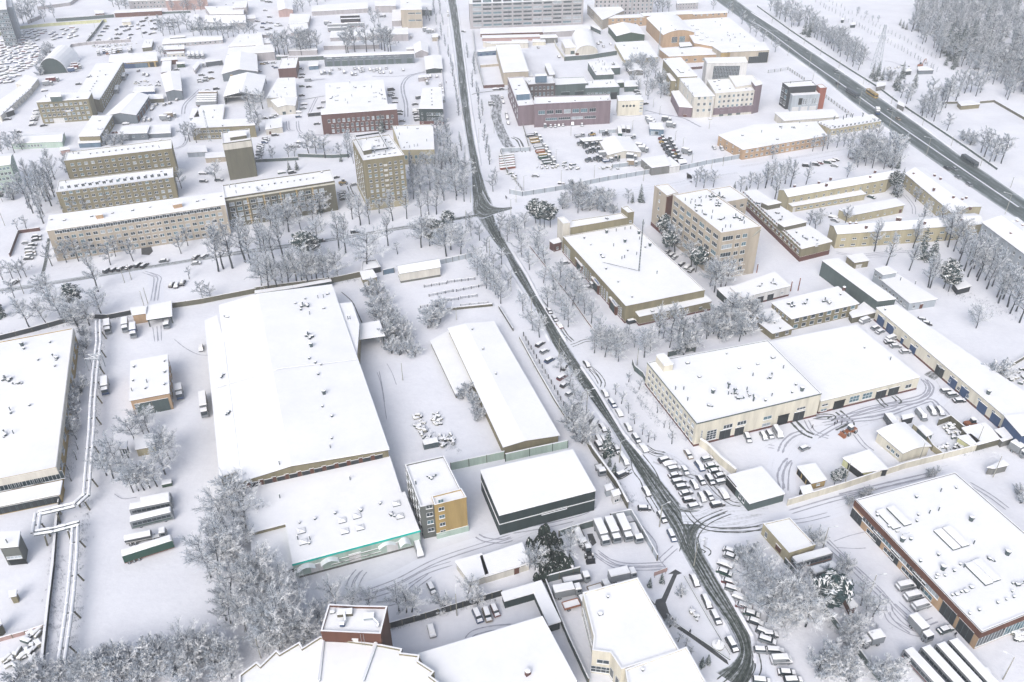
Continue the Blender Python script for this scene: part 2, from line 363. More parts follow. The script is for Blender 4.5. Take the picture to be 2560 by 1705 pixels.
    for vs in vent:
        kind=vs[0]; me=ventmesh(kind)
        nmv = {'light': 'rooflight','slot': 'rooflight','brick': 'chimney','hatch': 'roof_hatch','fan': 'ventilation_fan','ducts': 'ventilation_ducts'}.get(kind, 'roof_vent')
        for (x, y) in vs[1:]:
            zz = ztop if roof == 'flat' else H+.5
            p=at(t, x, y, z0+zz)
            if roof != 'flat':
                A=P[0]; e_=P[1]-P[0]; u=max(0,min(1,((p.x-A.x)*e_.x+(p.y-A.y)*e_.y)/(e_.x**2+e_.y**2))); zz=zat(u); p=at(t, x, y, z0+zz)
            o = link(nmv, me, root, (p.x-c.x, p.y-c.y, zz-.05),0.33 if kind in ('light','slot') else random.uniform(0,6.28) if kind in ('fan','tee','ducts') else .33)
            if kind == 'slot': o.rotation_euler.z=math.atan2(L[3][1]-L[0][1],L[3][0]-L[0][0])
            if kind in ('cowl','hatch','fan'): s_=random.uniform(.62,.9); o.scale=(s_, s_, s_)
    ALLB.append(([(p.x, p.y) for p in P],h)); root['h']=round(h, 2)
    return root
def penthouse(root, t, pts, h0,h1,wall='cream',name='penthouse',door=None):
    """a box standing on a roof, part of its building"""
    P=[at(t, x, y, h1) for x, y in pts]
    if len(P)==3: P.append(P[0]+P[2]-P[1])
    c=root.location; q=MB(); q.prism([(p.x-c.x, p.y-c.y) for p in P],h0-c.z, h1-c.z, 0); o=link(name, q.mesh(name, WALL[wall]),root)
    cc = [(p.x-c.x, p.y-c.y) for p in P]; m = (sum(p[0] for p in cc)/4,sum(p[1] for p in cc)/4); q = MB(); q.prism([(m[0]+(p[0]-m[0])*1.06,m[1]+(p[1]-m[1])*1.06) for p in cc],h1-c.z+.01,h1-c.z+.4,0); link('snow_layer',q.mesh('snow_layer',M_ROOF),o)
    return o
def addpart(root, name, m, mats, smooth=False):
    c=root.location; m.v=[(v[0]-c.x, v[1]-c.y, v[2]-c.z) for v in m.v]; return link(name, m.mesh(name, mats, smooth),root)
# ground sheet
def grid(name, x0,x1,y0,y1,nx, ny, m, z=0.0):
    vs=[(x0+(x1-x0)*i/nx, y0+(y1-y0)*j/ny, z) for j in range(ny+1) for i in range(nx+1)]
    fs=[(j*(nx+1)+i, j*(nx+1)+i+1,(j+1)*(nx+1)+i+1,(j+1)*(nx+1)+i) for j in range(ny) for i in range(nx)]
    b = MB(); b.add(vs, fs, 0); return tag(link(name, b.mesh(name, m)),kind='structure')
grid('ground',-1500,1500,-250,2400,12,12,M_GROUND)
def roadmat(name, dark, mid, snowc, tracks, cover, wscale=1.0):
    """packed slush: wheel tracks run along v; UV.x across 0..1,UV.y metres"""
    m=bpy.data.materials.new(name); m.use_nodes=True; N=m.node_tree.nodes; L=m.node_tree.links
    p = N['Principled BSDF']; p.inputs['Roughness'].default_value = .55; p.inputs['Specular IOR Level'].default_value=.35
    uv = N.new('ShaderNodeUVMap'); sp = N.new('ShaderNodeSeparateXYZ'); L.new(uv.outputs[0],sp.inputs[0])
    cb = N.new('ShaderNodeCombineXYZ'); mu = N.new('ShaderNodeMath'); mu.operation = 'MULTIPLY'; L.new(sp.outputs['X'],mu.inputs[0]); mu.inputs[1].default_value=tracks
    mv = N.new('ShaderNodeMath'); mv.operation = 'MULTIPLY'; L.new(sp.outputs['Y'],mv.inputs[0]); mv.inputs[1].default_value=.035*wscale
    L.new(mu.outputs[0],cb.inputs['X']); L.new(mv.outputs[0],cb.inputs['Y'])
    a = N.new('ShaderNodeTexNoise'); a.inputs['Scale'].default_value = 1.0; a.inputs['Detail'].default_value = 6; a.inputs['Roughness'].default_value = .7; L.new(cb.outputs[0],a.inputs['Vector'])
    g = N.new('ShaderNodeNewGeometry'); f = N.new('ShaderNodeTexNoise'); f.inputs['Scale'].default_value = .9; f.inputs['Detail'].default_value = 5; L.new(g.outputs['Position'],f.inputs['Vector'])
    # distance from the edge of the carriageway -> more snow
    e = N.new('ShaderNodeMath'); e.operation = 'SUBTRACT'; e.inputs[1].default_value = .5; L.new(sp.outputs['X'],e.inputs[0])
    e2 = N.new('ShaderNodeMath'); e2.operation = 'ABSOLUTE'; L.new(e.outputs[0],e2.inputs[0])
    e3 = N.new('ShaderNodeMapRange'); e3.inputs['From Min'].default_value = .38; e3.inputs['From Max'].default_value = .52; e3.inputs['To Max'].default_value = .35; L.new(e2.outputs[0],e3.inputs['Value'])
    s1 = N.new('ShaderNodeMath'); s1.operation = 'MULTIPLY_ADD'; L.new(f.outputs['Fac'],s1.inputs[0]); s1.inputs[1].default_value = .3; L.new(a.outputs['Fac'],s1.inputs[2])
    s2 = N.new('ShaderNodeMath'); s2.operation = 'ADD'; L.new(s1.outputs[0],s2.inputs[0]); L.new(e3.outputs[0],s2.inputs[1])
    r = N.new('ShaderNodeValToRGB'); L.new(s2.outputs[0],r.inputs['Fac']); el=r.color_ramp.elements
    el[0].position=.45+cover; el[0].color=lin(dark)+(1,); el[1].position=.8+cover; el[1].color=lin(snowc)+(1,)
    x=el.new(.56+cover); x.color=lin(mid)+(1,); x=el.new(.68+cover); x.color=tuple((q+s)/2 for q, s in zip(lin(mid),lin(snowc)))+(1,)
    L.new(r.outputs[0],p.inputs['Base Color'])
    MATS[name]=m; return m
M_ROAD = roadmat('slush_road',(26,38,36),(78,84,78),(216,220,230),11,0.1)
M_HWY = roadmat('highway_asphalt',(66,76,76),(90,99,99),(164,170,174),9,0.14)
M_SIDE = roadmat('packed_snow_road',(104,108,108),(150,153,156),(224,226,234),8,-.12)
M_SIDER = roadmat('side_road_slush',(92,98,98),(150,154,156),(222,225,234),9,.0)
M_SIDE2 = roadmat('light_snow_road',(130,134,136),(186,188,196),(224,226,234),9,-.22)
def ribbon(name, lefts, rights, m, z=.01,kind='structure',sub=10):
    """lefts/rights: ground survey points (already Vectors)"""
    def dense(P):
        out=[]
        for i in range(len(P)-1):
            p0,p1,p2,p3=P[max(0,i-1)],P[i],P[i+1],P[min(len(P)-1,i+2)]
            for k in range(sub):
                s=k/sub; out.append(.5*((2*p1)+(p2-p0)*s+(2*p0-5*p1+4*p2-p3)*s*s+(3*p1-p0-3*p2+p3)*s**3))
        return out+[P[-1]]
    A, B=dense(lefts),dense(rights); vs=[]; uvs=[]; v=0
    for i, (a, b) in enumerate(zip(A, B)):
        if i: v+=((a+b)/2-(A[i-1]+B[i-1])/2).length
        vs+=[(a.x, a.y, z),(b.x, b.y, z)]; uvs+=[(0,v),(1,v)]
    me=bpy.data.meshes.new(name); fs=[(2*i, 2*i+1,2*i+3,2*i+2) for i in range(len(A)-1)]
    me.from_pydata(vs, [],fs); me.materials.append(m); ul = me.uv_layers.new(name='UVMap')
    for lp in me.loops: ul.data[lp.index].uv=uvs[lp.vertex_index]
    me.update(); o=link(name, me)
    if kind: o['kind']=kind
    return o
def line(t, pts, w): # centre line in survey points -> two edges
    P=[at(t, x, y) for x, y in pts]; A=[]; B=[]
    for i, p in enumerate(P):
        d=(P[min(i+1,len(P)-1)]-P[max(0,i-1)]); d.z=0; d.normalize(); n=Vector((-d.y, d.x, 0))*w/2; A.append(p+n); B.append(p-n)
    return A, B
def pts2(*seg):
    out=[]
    for t, lst in seg: out+=[at(t, x, y) for x, y in lst]
    return out
road_L=pts2(((1,0),[(1755,-60),(1800,200),(1838,480),(1868,800),(1905,1150),(1975,1520)]),((1,1),[(1992,200),(2003,390),(2050,440),(2190,650)]),
              ((2,1),[(-60,770),(30,950),(190,1210),(370,1568)]),((2,2),[(530,240),(690,480),(900,770),(1100,1100),(1300,1430)]),((2,3),[(1465,140),(1575,370),(1750,680),(1990,1040),(2085,1270),(2020,1400),(1890,1490)]))
road_R=pts2(((1,0),[(1825,-60),(1862,200),(1896,480),(1935,800),(1975,1150),(2050,1520)]),((1,1),[(2110,180),(2155,300),(2185,430),(2285,650)]),
              ((2,1),[(20,800),(120,960),(240,1180),(480,1568)]),((2,2),[(610,200),(760,430),(1010,840),(1190,1060),(1440,1380)]),((2,3),[(1640,100),(1730,350),(1850,560),(2060,930),(2180,1150),(2215,1400),(2120,1640)]))
ribbon('road',[a+(a-b)*.1 for a, b in zip(road_L, road_R)],[b+(b-a)*.1 for a, b in zip(road_L, road_R)],M_ROAD, .02)
ribbon('highway',pts2(((2,0),[(1740,-90)]),((3,0),[(0,350),(380,620),(830,980),(1200,1250),(1450,1430)]),((3,1),[(1700,40),(2050,280),(2500,580)])),
       pts2(((2,0),[(1960,-70)]),((3,0),[(0,210),(450,510),(1000,880),(1400,1160),(1750,1420)]),((3,1),[(2020,30),(2330,245),(2800,560)])),M_HWY, .02)
ribbon('central_reservation',*line((3,0),[(-180,180),(0,285),(330,530),(700,790),(1120,1090),(1420,1300),(1800,1560),(2300,1900)],1.1),M_SIDE, .035)
# the junction fan at the crossing
ribbon('junction',pts2(((1,1),[(2080,180),(2150,300),(2240,335),(2350,330)])),pts2(((1,1),[(2010,420),(2080,440),(2200,395),(2350,352)])),M_ROAD, .03)
ribbon('side_road',pts2(((2,1),[(0,325),(200,300),(430,255),(800,200),(1300,118),(1640,60)]),((3,0),[(-700,1560),(0,1480),(400,1418),(820,1350)])),
       pts2(((2,1),[(0,352),(200,335),(430,305),(800,262),(1300,180),(1640,125)]),((3,0),[(-700,1630),(0,1560),(400,1480),(840,1395)])),M_SIDE2,.014)
for k, (t, pts, ww) in enumerate([((2,1),[(150,325),(400,282),(800,228),(1300,145),(1640,88),(2070,18)],1.0),((2,1),[(380,300),(800,247),(1300,165),(1640,108)],.8),((2,1),[(600,240),(900,190),(1250,135),(1640,70)],.5),
        ((3,0),[(-260,1530),(0,1490),(350,1430),(620,1385),(810,1358)],3.0),((2,1),[(1380,130),(1700,76),(2070,18)],2.5),((3,0),[(0,1540),(350,1470),(640,1415)],1.0)]):
    ribbon('wheel_track',*line(t, pts, ww),M_SIDE, .03+.004*k)
ribbon('west_road',pts2(((0,1),[(-100,1095),(700,975),(1200,893),(1900,780)]),((1,1),[(0,708),(700,610),(1250,520),(1830,425),(2030,395)])),
       pts2(((0,1),[(-100,1130),(700,1015),(1200,930),(1900,820)]),((1,1),[(0,755),(700,648),(1250,556),(1830,458),(2040,430)])),M_SIDER, .012)
k=0
for t, pts, ww in [((0,1),[(-50,1108),(430,1040),(700,992),(1200,906),(1850,800)],.55),((0,1),[(80,1105),(430,1050),(700,1003),(1200,918),(1850,810)],.55),((0,1),[(1980,795),(2350,737)],.7),((0,1),[(1980,775),(2350,717)],.7),
     ((1,1),[(0,718),(700,625),(1250,532),(1470,503)],.7),((1,1),[(0,745),(700,640),(1250,548),(1470,520)],.7),((1,1),[(1800,450),(2040,408)],2.4),((1,1),[(1240,440),(1700,365),(1990,320)],.35),((0,1),[(440,912),(1000,835),(1300,790),(1800,720)],.3),
     ((0,1),[(0,975),(440,915),(700,880)],.3),((0,1),[(390,950),(420,830),(450,620)],1.6)]:
    ribbon('wheel_track',*line(t, pts, ww),M_ROAD if ww > .5 and t[1]==1 and ww < 3 else M_SIDE, .03+.004*k); k+=1
M_TRAMP = roadmat('trampled_snow',(120,122,124),(190,192,198),(224,226,234),14,-.2,1.5)
for k, (t, pts, ww, m_) in enumerate([((3,2),[(-60,1000),(120,900),(300,800),(640,720),(1000,630),(1350,540),(1480,440),(1440,330)],15,M_TRAMP),((3,2),[(130,1380),(120,1200),(180,1040),(300,900),(420,800)],9,M_TRAMP),((2,3),[(1680,330),(1700,180),(1820,70),(2100,-20)],9,M_SIDE),((2,3),[(1620,60),(1780,160),(2100,190),(2320,130)],7,M_TRAMP),
      ((2,3),[(2230,1600),(2240,1400),(2215,1230),(2100,980)],9,M_TRAMP),((2,2),[(1080,1000),(1200,1130),(1300,1330),(1400,1500)],8,M_TRAMP),((2,2),[(1180,1500),(1120,1330),(1030,1200)],6,M_TRAMP),((2,2),[(1330,1060),(1450,1110),(1560,1200),(1760,1330),(1960,1460)],9,M_SIDE),((2,2),[(1830,1440),(2000,1510),(2120,1480)],7,M_SIDE),
      ((1,3),[(950,780),(1300,650),(1700,450),(2350,230),(2800,60)],8,M_TRAMP),((3,3),[(0,110),(300,60),(700,-60),(1200,-240),(1700,-380)],7,M_TRAMP),((0,1),[(1430,1300),(1440,1100),(1420,960),(1400,900)],6,M_TRAMP),((1,0),[(1375,1180),(1370,950),(1360,780),(1450,690),(1560,660)],7,M_TRAMP),((2,0),[(900,1050),(1200,1040),(1400,1060),(1720,1150)],5,M_TRAMP),((1,0),[(1560,265),(1640,400),(1660,620)],6,M_TRAMP),((0,0),[(1560,1360),(1690,1300),(1700,1000),(1800,850),(1900,800)],6,M_TRAMP)]):
    ribbon('trampled_snow',*line(t, pts, ww),m_, .012+.0015*k)
ribbon('gate_junction',pts2(((2,3),[(1530,-60),(1700,-10),(1880,-60),(2080,-80)])),pts2(((2,3),[(1690,400),(1705,190),(1850,75),(2130,15)])),M_ROAD, .028)
ribbon('gate_junction',pts2(((2,3),[(1700,90),(1900,60),(2130,10),(2350,-30)])),pts2(((2,3),[(1690,240),(1880,195),(2100,190),(2320,135)])),M_SIDE, .026)
# bare paving where snow has melted or been swept
M_PAVE = mat('wet_paving',(74,76,78),rough=.45,var=.4,scale=.5,spec=.4)
M_WET = roadmat('wet_slush',(62,66,68),(98,102,104),(224,226,234),5,.02,4)
def patch(name, t, pts, m, z=.03): b = MB(); b.prism([tuple(at(t, x, y))[:2] for x, y in pts],z-.01,z, 0); return tag(link(name, b.mesh(name, m)),kind='structure')
patch('paved_path',(2,3),[(1310,850),(1325,812),(1375,800),(1480,575),(1430,580),(1500,535),(1560,570),(1515,585),(1410,838),(1440,930),(1490,1000),(1400,1010),(1330,900)],M_PAVE, .05)
patch('paved_path',(2,3),[(1500,1045),(1620,1105),(1800,1230),(1975,1370),(1990,1412),(1960,1395),(1780,1262),(1640,1160),(1490,1060)],M_PAVE, .05)
patch('entrance_paving',(0,1),[(1293,660),(1380,680),(1405,740),(1370,775),(1300,770)],M_PAVE, .05)
ribbon('yard_drive',*line((1,0),[(2190,870),(2215,960),(2205,1060),(2240,1180),(2300,1310),(2380,1400)],7.5),M_WET, .03)
ribbon('yard_drive',*line((3,2),[(1480,330),(1530,300),(1590,315)],5),M_WET, .034)
ribbon('gate_slush',*line((2,3),[(1560,60),(1720,60),(1950,-20),(2350,-30)],5),M_SIDE, .036)
patch('wet_patch',(2,3),[(690,210),(740,205),(775,290),(740,320),(710,280)],M_PAVE, .04)
# tyre tracks pressed into the snow: pairs of thin ribbons, each pair one ribbon object
M_TR = mat('tyre_track_snow',(168,170,182),var=.2,scale=1.5)
M_TRD = mat('tyre_track_slush',(84,90,90),var=.35,scale=1.2)
_z=[0]
def track(t, pts, w=.35,gap=1.5,dark=False, single=False):
    _z[0]+=1; z=.045+(_z[0] % 40)*.003; P=[at(t, x, y) for x, y in pts]; b=MB()
    D=[]
    for i in range(len(P)-1):
        p0,p1,p2,p3=P[max(0,i-1)],P[i],P[i+1],P[min(len(P)-1,i+2)]
        for k in range(8): s=k/8; D.append(.5*((2*p1)+(p2-p0)*s+(2*p0-5*p1+4*p2-p3)*s*s+(3*p1-p0-3*p2+p3)*s**3))
    D.append(P[-1])
    for off in ((0,) if single else (-gap/2,gap/2)):
        prev=None
        for i, p in enumerate(D):
            d=D[min(i+1,len(D)-1)]-D[max(0,i-1)]; d.normalize(); n=Vector((-d.y, d.x, 0)); ww=w*(.6+.6*random.random()) if 0 < i < len(D)-1 else .05
            q=(p+n*(off-ww/2),p+n*(off+ww/2))
            if prev: b.face([(prev[0].x, prev[0].y, z),(q[0].x, q[0].y, z),(q[1].x, q[1].y, z),(prev[1].x, prev[1].y, z)][::-1],0)
            prev=q
    tag(link('tyre_track',b.mesh('tyre_track',M_TRD if dark else M_TR)),kind='structure')
for a in [((2,2),[(715,235),(790,300),(835,370),(830,420)]),((2,2),[(720,250),(775,320),(810,385)]),((2,2),[(545,40),(600,20),(680,-10),(800,-10)]),((2,2),[(1250,1000),(1330,1040),(1420,1030)]),((2,2),[(1225,960),(1300,1010),(1400,1025)]),
          ((2,2),[(1500,1568),(1380,1400),(1300,1200),(1180,1040)]),((2,2),[(1090,1190),(980,1250),(900,1240)]),((2,2),[(1080,1160),(1030,1200),(950,1240)]),((2,2),[(1110,1050),(1130,1180),(1200,1280),(1240,1400)]),
          ((2,2),[(1240,1420),(1290,1500),(1330,1568)]),((2,2),[(1800,1290),(1900,1400),(2010,1480),(2100,1500)]),((2,2),[(1560,1210),(1680,1250)]),((2,3),[(1640,330),(1640,200),(1740,90),(1950,0)]),((2,3),[(1700,330),(1690,220),(1800,100),(2000,10)]),
          ((2,3),[(1640,60),(1800,160),(2100,180),(2310,140)]),((2,3),[(1600,0),(1720,130),(1900,170),(2290,160)]),((2,3),[(1590,100),(1600,230),(1560,380)]),((2,3),[(2100,1568),(2200,1350),(2220,1250)]),((2,3),[(1900,1568),(2040,1450),(2120,1350)]),
          ((2,3),[(2200,1568),(2260,1440),(2230,1280)]),((2,3),[(1740,330),(1800,370),(1780,400)])]: track(*a, dark=True)
for a in [((2,3),[(770,370),(900,460),(1080,500),(1400,490)]),((2,3),[(780,400),(960,510),(1200,525),(1380,515)]),((2,3),[(1080,-20),(1200,140),(1320,290),(1340,420),(1430,540)],.3,0,False, True),((2,3),[(1500,330),(1400,420),(1350,470)]),
          ((1,3),[(850,700),(880,620),(940,545)]),((1,3),[(960,790),(920,700),(960,600),(1000,550)]),((1,3),[(950,770),(1300,640),(1700,440),(2350,230)]),((1,3),[(1000,800),(1300,700),(1560,560),(1800,480)]),((1,3),[(1100,860),(1290,830),(1450,700),(1600,590)]),
          ((1,3),[(1940,1180),(2000,1120),(2150,1080),(2350,1060)]),((1,3),[(2030,225),(2100,262),(2250,280),(2350,255)],.5),((2,3),[(0,150),(350,90),(640,20),(760,-50)]),((2,3),[(0,190),(300,140),(560,80)]),
          ((0,3),[(2400,1568),(2500,1500)]),((0,2),[(1600,-20),(1700,60),(1820,120),(1920,128)],.3,0,False, True),((0,2),[(1050,1400),(1130,1445),(1260,1430)],.3,0,False, True),((0,1),[(1430,1200),(1450,1050),(1460,980),(1360,940)]),
          ((0,1),[(1400,1200),(1430,1000),(1400,960),(1320,930)]),((0,1),[(1460,1420),(1465,1568)]),((0,1),[(1420,1430),(1440,1568)]),((1,2),[(1110,280),(1150,400),(1200,720)],.25,0,False, True),((1,2),[(1200,200),(1250,290),(1290,400)],.25,0,False, True),
          ((1,2),[(1130,270),(1160,420),(1180,560)],.3,0,False, True),((3,2),[(130,1350),(110,1230),(150,1130),(200,1080)],.7),((3,2),[(160,1370),(170,1200),(200,1100)],.5),((3,2),[(330,830),(230,860),(150,930),(110,1020)],.7),((3,2),[(220,720),(330,830),(420,870)],.9,2.2,True),
          ((3,2),[(640,640),(700,690),(760,760),(640,830)],.8,2,True),((3,2),[(440,880),(700,740),(1000,700),(1300,600),(1500,540),(1560,620)],.6),((3,2),[(420,700),(700,690),(1100,590),(1400,540),(1500,430),(1440,350)],.7),((3,2),[(640,720),(900,620),(1200,560),(1420,500),(1470,420),(1420,340)],.6),
          ((3,2),[(1500,540),(1600,620),(1700,730),(1790,770)],.5),((3,2),[(500,760),(800,700),(1100,640),(1200,610)],.5),((3,2),[(350,720),(420,830),(560,880)],.5),((3,2),[(1010,520),(1050,570),(1090,600)],.6,1.6,True),((3,2),[(1150,500),(1200,545),(1180,560)],.6,1.6,True),
          ((3,2),[(800,850),(880,950),(960,1010)],.4),((3,2),[(400,700),(520,680),(600,690),(560,720)],.5,1.5,True),((3,2),[(0,960),(60,970)],.3),((3,2),[(660,1420),(900,1360),(1200,1290),(1500,1220)],.7),((3,2),[(200,1568),(600,1450),(900,1385)],.5),((3,2),[(1840,1300),(2040,1420),(2200,1540)],.5),
          ((3,3),[(460,240),(700,450),(850,600),(1080,820),(1120,920),(1200,1020),(1320,1110)],.4),((3,3),[(500,220),(720,440),(1000,700),(1160,880),(1290,1010)],.35,.9),((3,3),[(1090,920),(1130,1010),(1300,1110),(1400,1130)],.3),((3,3),[(1180,840),(1300,950)],.4),((3,3),[(0,110),(300,90),(560,30)],.3),
          ((3,3),[(600,280),(740,230),(900,190)],.25,0,False, True),((3,3),[(620,335),(800,345),(900,340)],.25,0,False, True),((3,3),[(1460,1030),(1530,1000)],.4),((3,3),[(1520,1060),(1580,1040)],.4),
          ((0,0),[(1680,1050),(1700,960),(1790,870),(1840,820)],.8,2),((0,0),[(1600,1370),(1690,1330),(1720,1250)],.6),((1,0),[(1380,1080),(1375,950),(1350,850),(1350,770),(1410,700),(1560,660)],1.0,2.0),((1,0),[(380,925),(640,880)],.8,0,True, True),((1,0),[(290,1110),(300,1190),(360,1200)],.6),((1,0),[(380,1110),(400,1210),(520,1240),(900,1235)],.6),((1,0),[(500,740),(640,725)],.6),
          ((1,0),[(480,1060),(540,930),(560,900)],.6),((2,0),[(1220,1010),(1380,1050),(1560,1080),(1700,1150),(1735,1165)],1.4,0,False, True),((2,0),[(920,1050),(1080,1068),(1250,1045),(1330,1040)],.8,0,False, True),((2,0),[(0,1260),(60,1290),(110,1400)],1.0,2,True),((1,0),[(840+1500,820),(2060,850),(1980,870)],1.0,0,True, True),
          ((1,0),[(1060,700),(1300,700),(1480,680)],.6),((3,1),[(620,750),(800,775),(1100,750),(1350,740)],.4),((3,1),[(700,800),(900,790),(1100,780)],.3),((3,1),[(1250,220),(1330,320),(1340,400)],.4),((2,1),[(230,1130),(290,1200),(360,1290)],.5,0,True, True),((2,1),[(450,1430),(500,1510),(560,1568)],.5,1.2,True),
          ((1,1),[(780,1110),(880,1200),(930,1300),(975,1400)],.45,0,True, True),((1,1),[(850,140),(880,210),(910,240)],.6,1.5,True),((3,0),[(860,420),(900,520),(960,560)],.8,2),((3,0),[(1070,560),(1140,570),(1250,610)],.5)]: track(*a)
# kerb-side banks of ploughed snow
def bank(t, pts, w=1.6,h=.5):
    A, B=line(t, pts, w); b=MB(); n=len(A)
    C=[(a+c)/2 for a, c in zip(A, B)]
    for i in range(n-1):
        s=6
        for k in range(s):
            f0,f1=k/s, (k+1)/s; P=[]
            for f in (f0,f1):
                hh=h*(.5+.8*random.random()) if 0 < f < 1 else h*.8
                P.append((A[i].lerp(A[i+1],f),C[i].lerp(C[i+1],f)+Vector((0,0,hh)),B[i].lerp(B[i+1],f)))
            b.face([P[0][0],P[0][1],P[1][1],P[1][0]][::-1],0); b.face([P[0][1],P[0][2],P[1][2],P[1][1]][::-1],0)
    tag(link('snow_bank',b.mesh('snow_bank',M_GROUND, smooth=True)),kind='structure')
for a in [((2,1),[(10,740),(140,950),(260,1180),(500,1568)]),((2,1),[(-70,860),(160,1220),(350,1568)]),((2,2),[(640,230),(780,430),(1030,840),(1200,1040)]),((2,2),[(510,240),(670,480),(880,770),(1070,1100)]),((2,3),[(1880,560),(2090,930),(2215,1150),(2245,1400)]),((2,3),[(1725,690),(1965,1050),(2060,1260)]),
          ((3,0),[(-150,115),(450,498),(1000,868),(1400,1148),(1750,1408)]),((3,0),[(-150,240),(380,635),(830,995),(1200,1265)]),((1,0),[(1745,0),(1855,800),(1965,1520)]),((1,0),[(1845,0),(1950,800),(2065,1520)])]: bank(*a)
T00,T10,T20,T30=(0,0),(1,0),(2,0),(3,0)
T01,T11,T21,T31=(0,1),(1,1),(2,1),(3,1)
T02,T12,T22,T32=(0,2),(1,2),(2,2),(3,2)
T03,T13,T23,T33=(0,3),(1,3),(2,3),(3,3)
# ================= near left
bld(T02,[(-330,1335),(515,1162),(672,-118),(-330,70)],(1,590,1315),'long ochre-walled factory hall cut by the left edge, vents scattered over its snowy roof','ochre',par=.5,cat='factory',name='factory_hall',
    band=[(-.3,2.6,'pale',(0,1))],win=[(0,1,4,3.2,0,9,3.2,'band',.02,1),(1,1,11,3.0,0,3.2,4.2,'grid',.03,.97)],
    vent=[('cowl',(222,70),(350,172),(272,590),(100,660),(505,228),(460,10)),('bigcowl',(205,38)),('ducts',(50,350)),('fan',(175,385),(52,860),(520,155)),('pipe',(95,630),(125,845))])
bld(T02,[(-330,1580),(548,1402),(568,1288),(-330,1470)],(1,540,1480),'low snowy lean-to with orange and dark doors along the ochre hall front','ochre',cat='annex',name='annex',win=[(0,1,9,0.3,0,2.4,2.6,'gate',.3,.98)])
bld(T02,[(1197,543),(1552,475),(1538,127),(1205,188)],(1243,680),'detached peach-plastered garage with two large dark gates','peach',cat='garage',name='garage',win=[(0,1,2,.05,0,5.4,5.2,'steel',.06,.94),(1,2,4,1.5,3.2,1.6,1.4,'win')],
    vent=[('cowl',(1230,235),(1510,182),(1513,283),(1510,396),(1222,362),(1335,432)),('pipe',(1350,375),(1213,455))])
bld(T02,[(1250,992),(1420,962),(1400,850),(1240,880)],(1265,1048),'small snow-roofed yellow plastered hut among the bare trees behind the coaches','yellow',cat='hut',name='hut')
bld(T02,[(1085,985),(1158,985),(1165,920),(1100,930)],(0,1090,1080),'derelict open-sided grey kiosk beside the yellow hut','graphite',cat='shed',name='shed',open_=1)
bld(T03,[(0,338),(163,322),(182,196),(-40,205)],(65,495),'grey concrete substation with two slot windows at the left edge','concrete',cat='substation',name='substation',win=[(0,1,2,2.6,0,1.9,.9,'dim',.1,.95),(0,1,1,0,0,4.5,1.8,'black',.3,.95)],vent=[('pipe',(68,290))])
bld(T03,[(95,788),(145,778),(150,735),(90,742)],(108,832),'tiny snow-capped concrete vent box in the white yard at left','khaki',cat='vent shaft',name='vent_shaft')
bld(T03,[(-60,1110),(12,1040),(0,1000),(-60,1010)],(1,2,1135),'corner of an olive shed at the very left edge','khaki_dark',cat='shed',name='shed')
# big warehouse
H_DEP=height(T13,(335,487),(370,612))+.2; H_WH=height_over(T12,(1213,992),(1225,1066),H_DEP)
bld(T12,[(-140,1287),(1213,992),(692,-513),(-330,-323)],H_WH, 'very large snow-covered warehouse with gabled khaki end wall and dark gates','khaki',roof='gable',rise=2.0,ridge=.34,cat='warehouse',name='warehouse',
    win=[(0,1,11,H_DEP+.4,0,2.4,H_WH-H_DEP-1.6,'gate',.05,.97),(0,1,11,H_DEP+.4,0,1.2,H_WH-H_DEP-1.2,'brown',.0,.93)],
    vent=[('cowl',(490,160),(545,198),(597,215),(572,303),(610,600),(697,690),(695,892),(452,-390),(412,-290)),('bigcowl',(625,480),(507,45)),('ducts',(480,-50),(430,-325)),('pipe',(683,975),(217,1130),(865,-1568+1360),(494,-250),(570,-400),(620,-405)),('hatch',(360,-350),(658,-437),(622,-305)),('fan',(-255,650-1568+700),)])
bld(T02,[(2025,1242),(2203,1180),(2050,0),(1990,-230),(1885,-185)],bpy.data.objects['warehouse']['h']-.35,'narrow snowy side aisle leaning along the left wall of the large warehouse','khaki',cat='annex',name='annex',win=[(0,1,1,.2,0,6,3.8,'black',.15,.95)],vent=[('fan',(2035,318),(2098,655))])
bld(T12,[(925,165),(945,-150),(878,-350),(742,-338),(800,-140)],H_WH-.8,'snow-covered side extension on the right flank of the large warehouse','khaki',cat='annex',name='annex',vent=[('pipe',(845,-205))])
bld(T11,[(868,1562),(1178,1518),(1130,1385),(828,1440)],(0,905,1660),'open dark canopy with snowy roof beside the large warehouse','graphite',cat='canopy',name='canopy',open_=1)
bld(T12,[(-60,1760),(1332,1400),(1225,1068),(-115,1372)],H_DEP, 'wide low snow-covered hall joined to the warehouse gable wall','khaki',cat='hall',name='hall',vent=[('pipe',(865,1270),(220,1435))])
bld(T13,[(335,487),(1502,177),(1370,-170),(262,80)],(370,612),'mint loading depot with teal roof edge and arched canopies over its doors','mint',cat='depot',name='depot',
    over=.0,band=[(-.3,.75,'tealedge',(0,))],win=[(0,1,3,.9,0,3.2,3.0,'white',.02,.92),(0,2,5,1.6,1.5,3.6,.35,'khaki',.3,.66),(0,1,1,3.3,0,1.6,.9,'win',.82,.9)],
    vent=[('light',(415,185),(435,285),(790,88),(815,188),(955,155),(925,48),(1320,50),(1288,-65)),('cowl',(400,110),(542,75),(727,25),(490,300),(965,0),(958,-10),(1140,-65)),('fan',(1240,35),),('pipe',(385,260),(497,262))],plinth=('grey',.8))
bld(T13,[(-25,655),(348,520),(265,78),(-40,195)],(1,368,605),'low graphite shed with snowy roof left of the mint depot','graphite',cat='shed',name='shed')
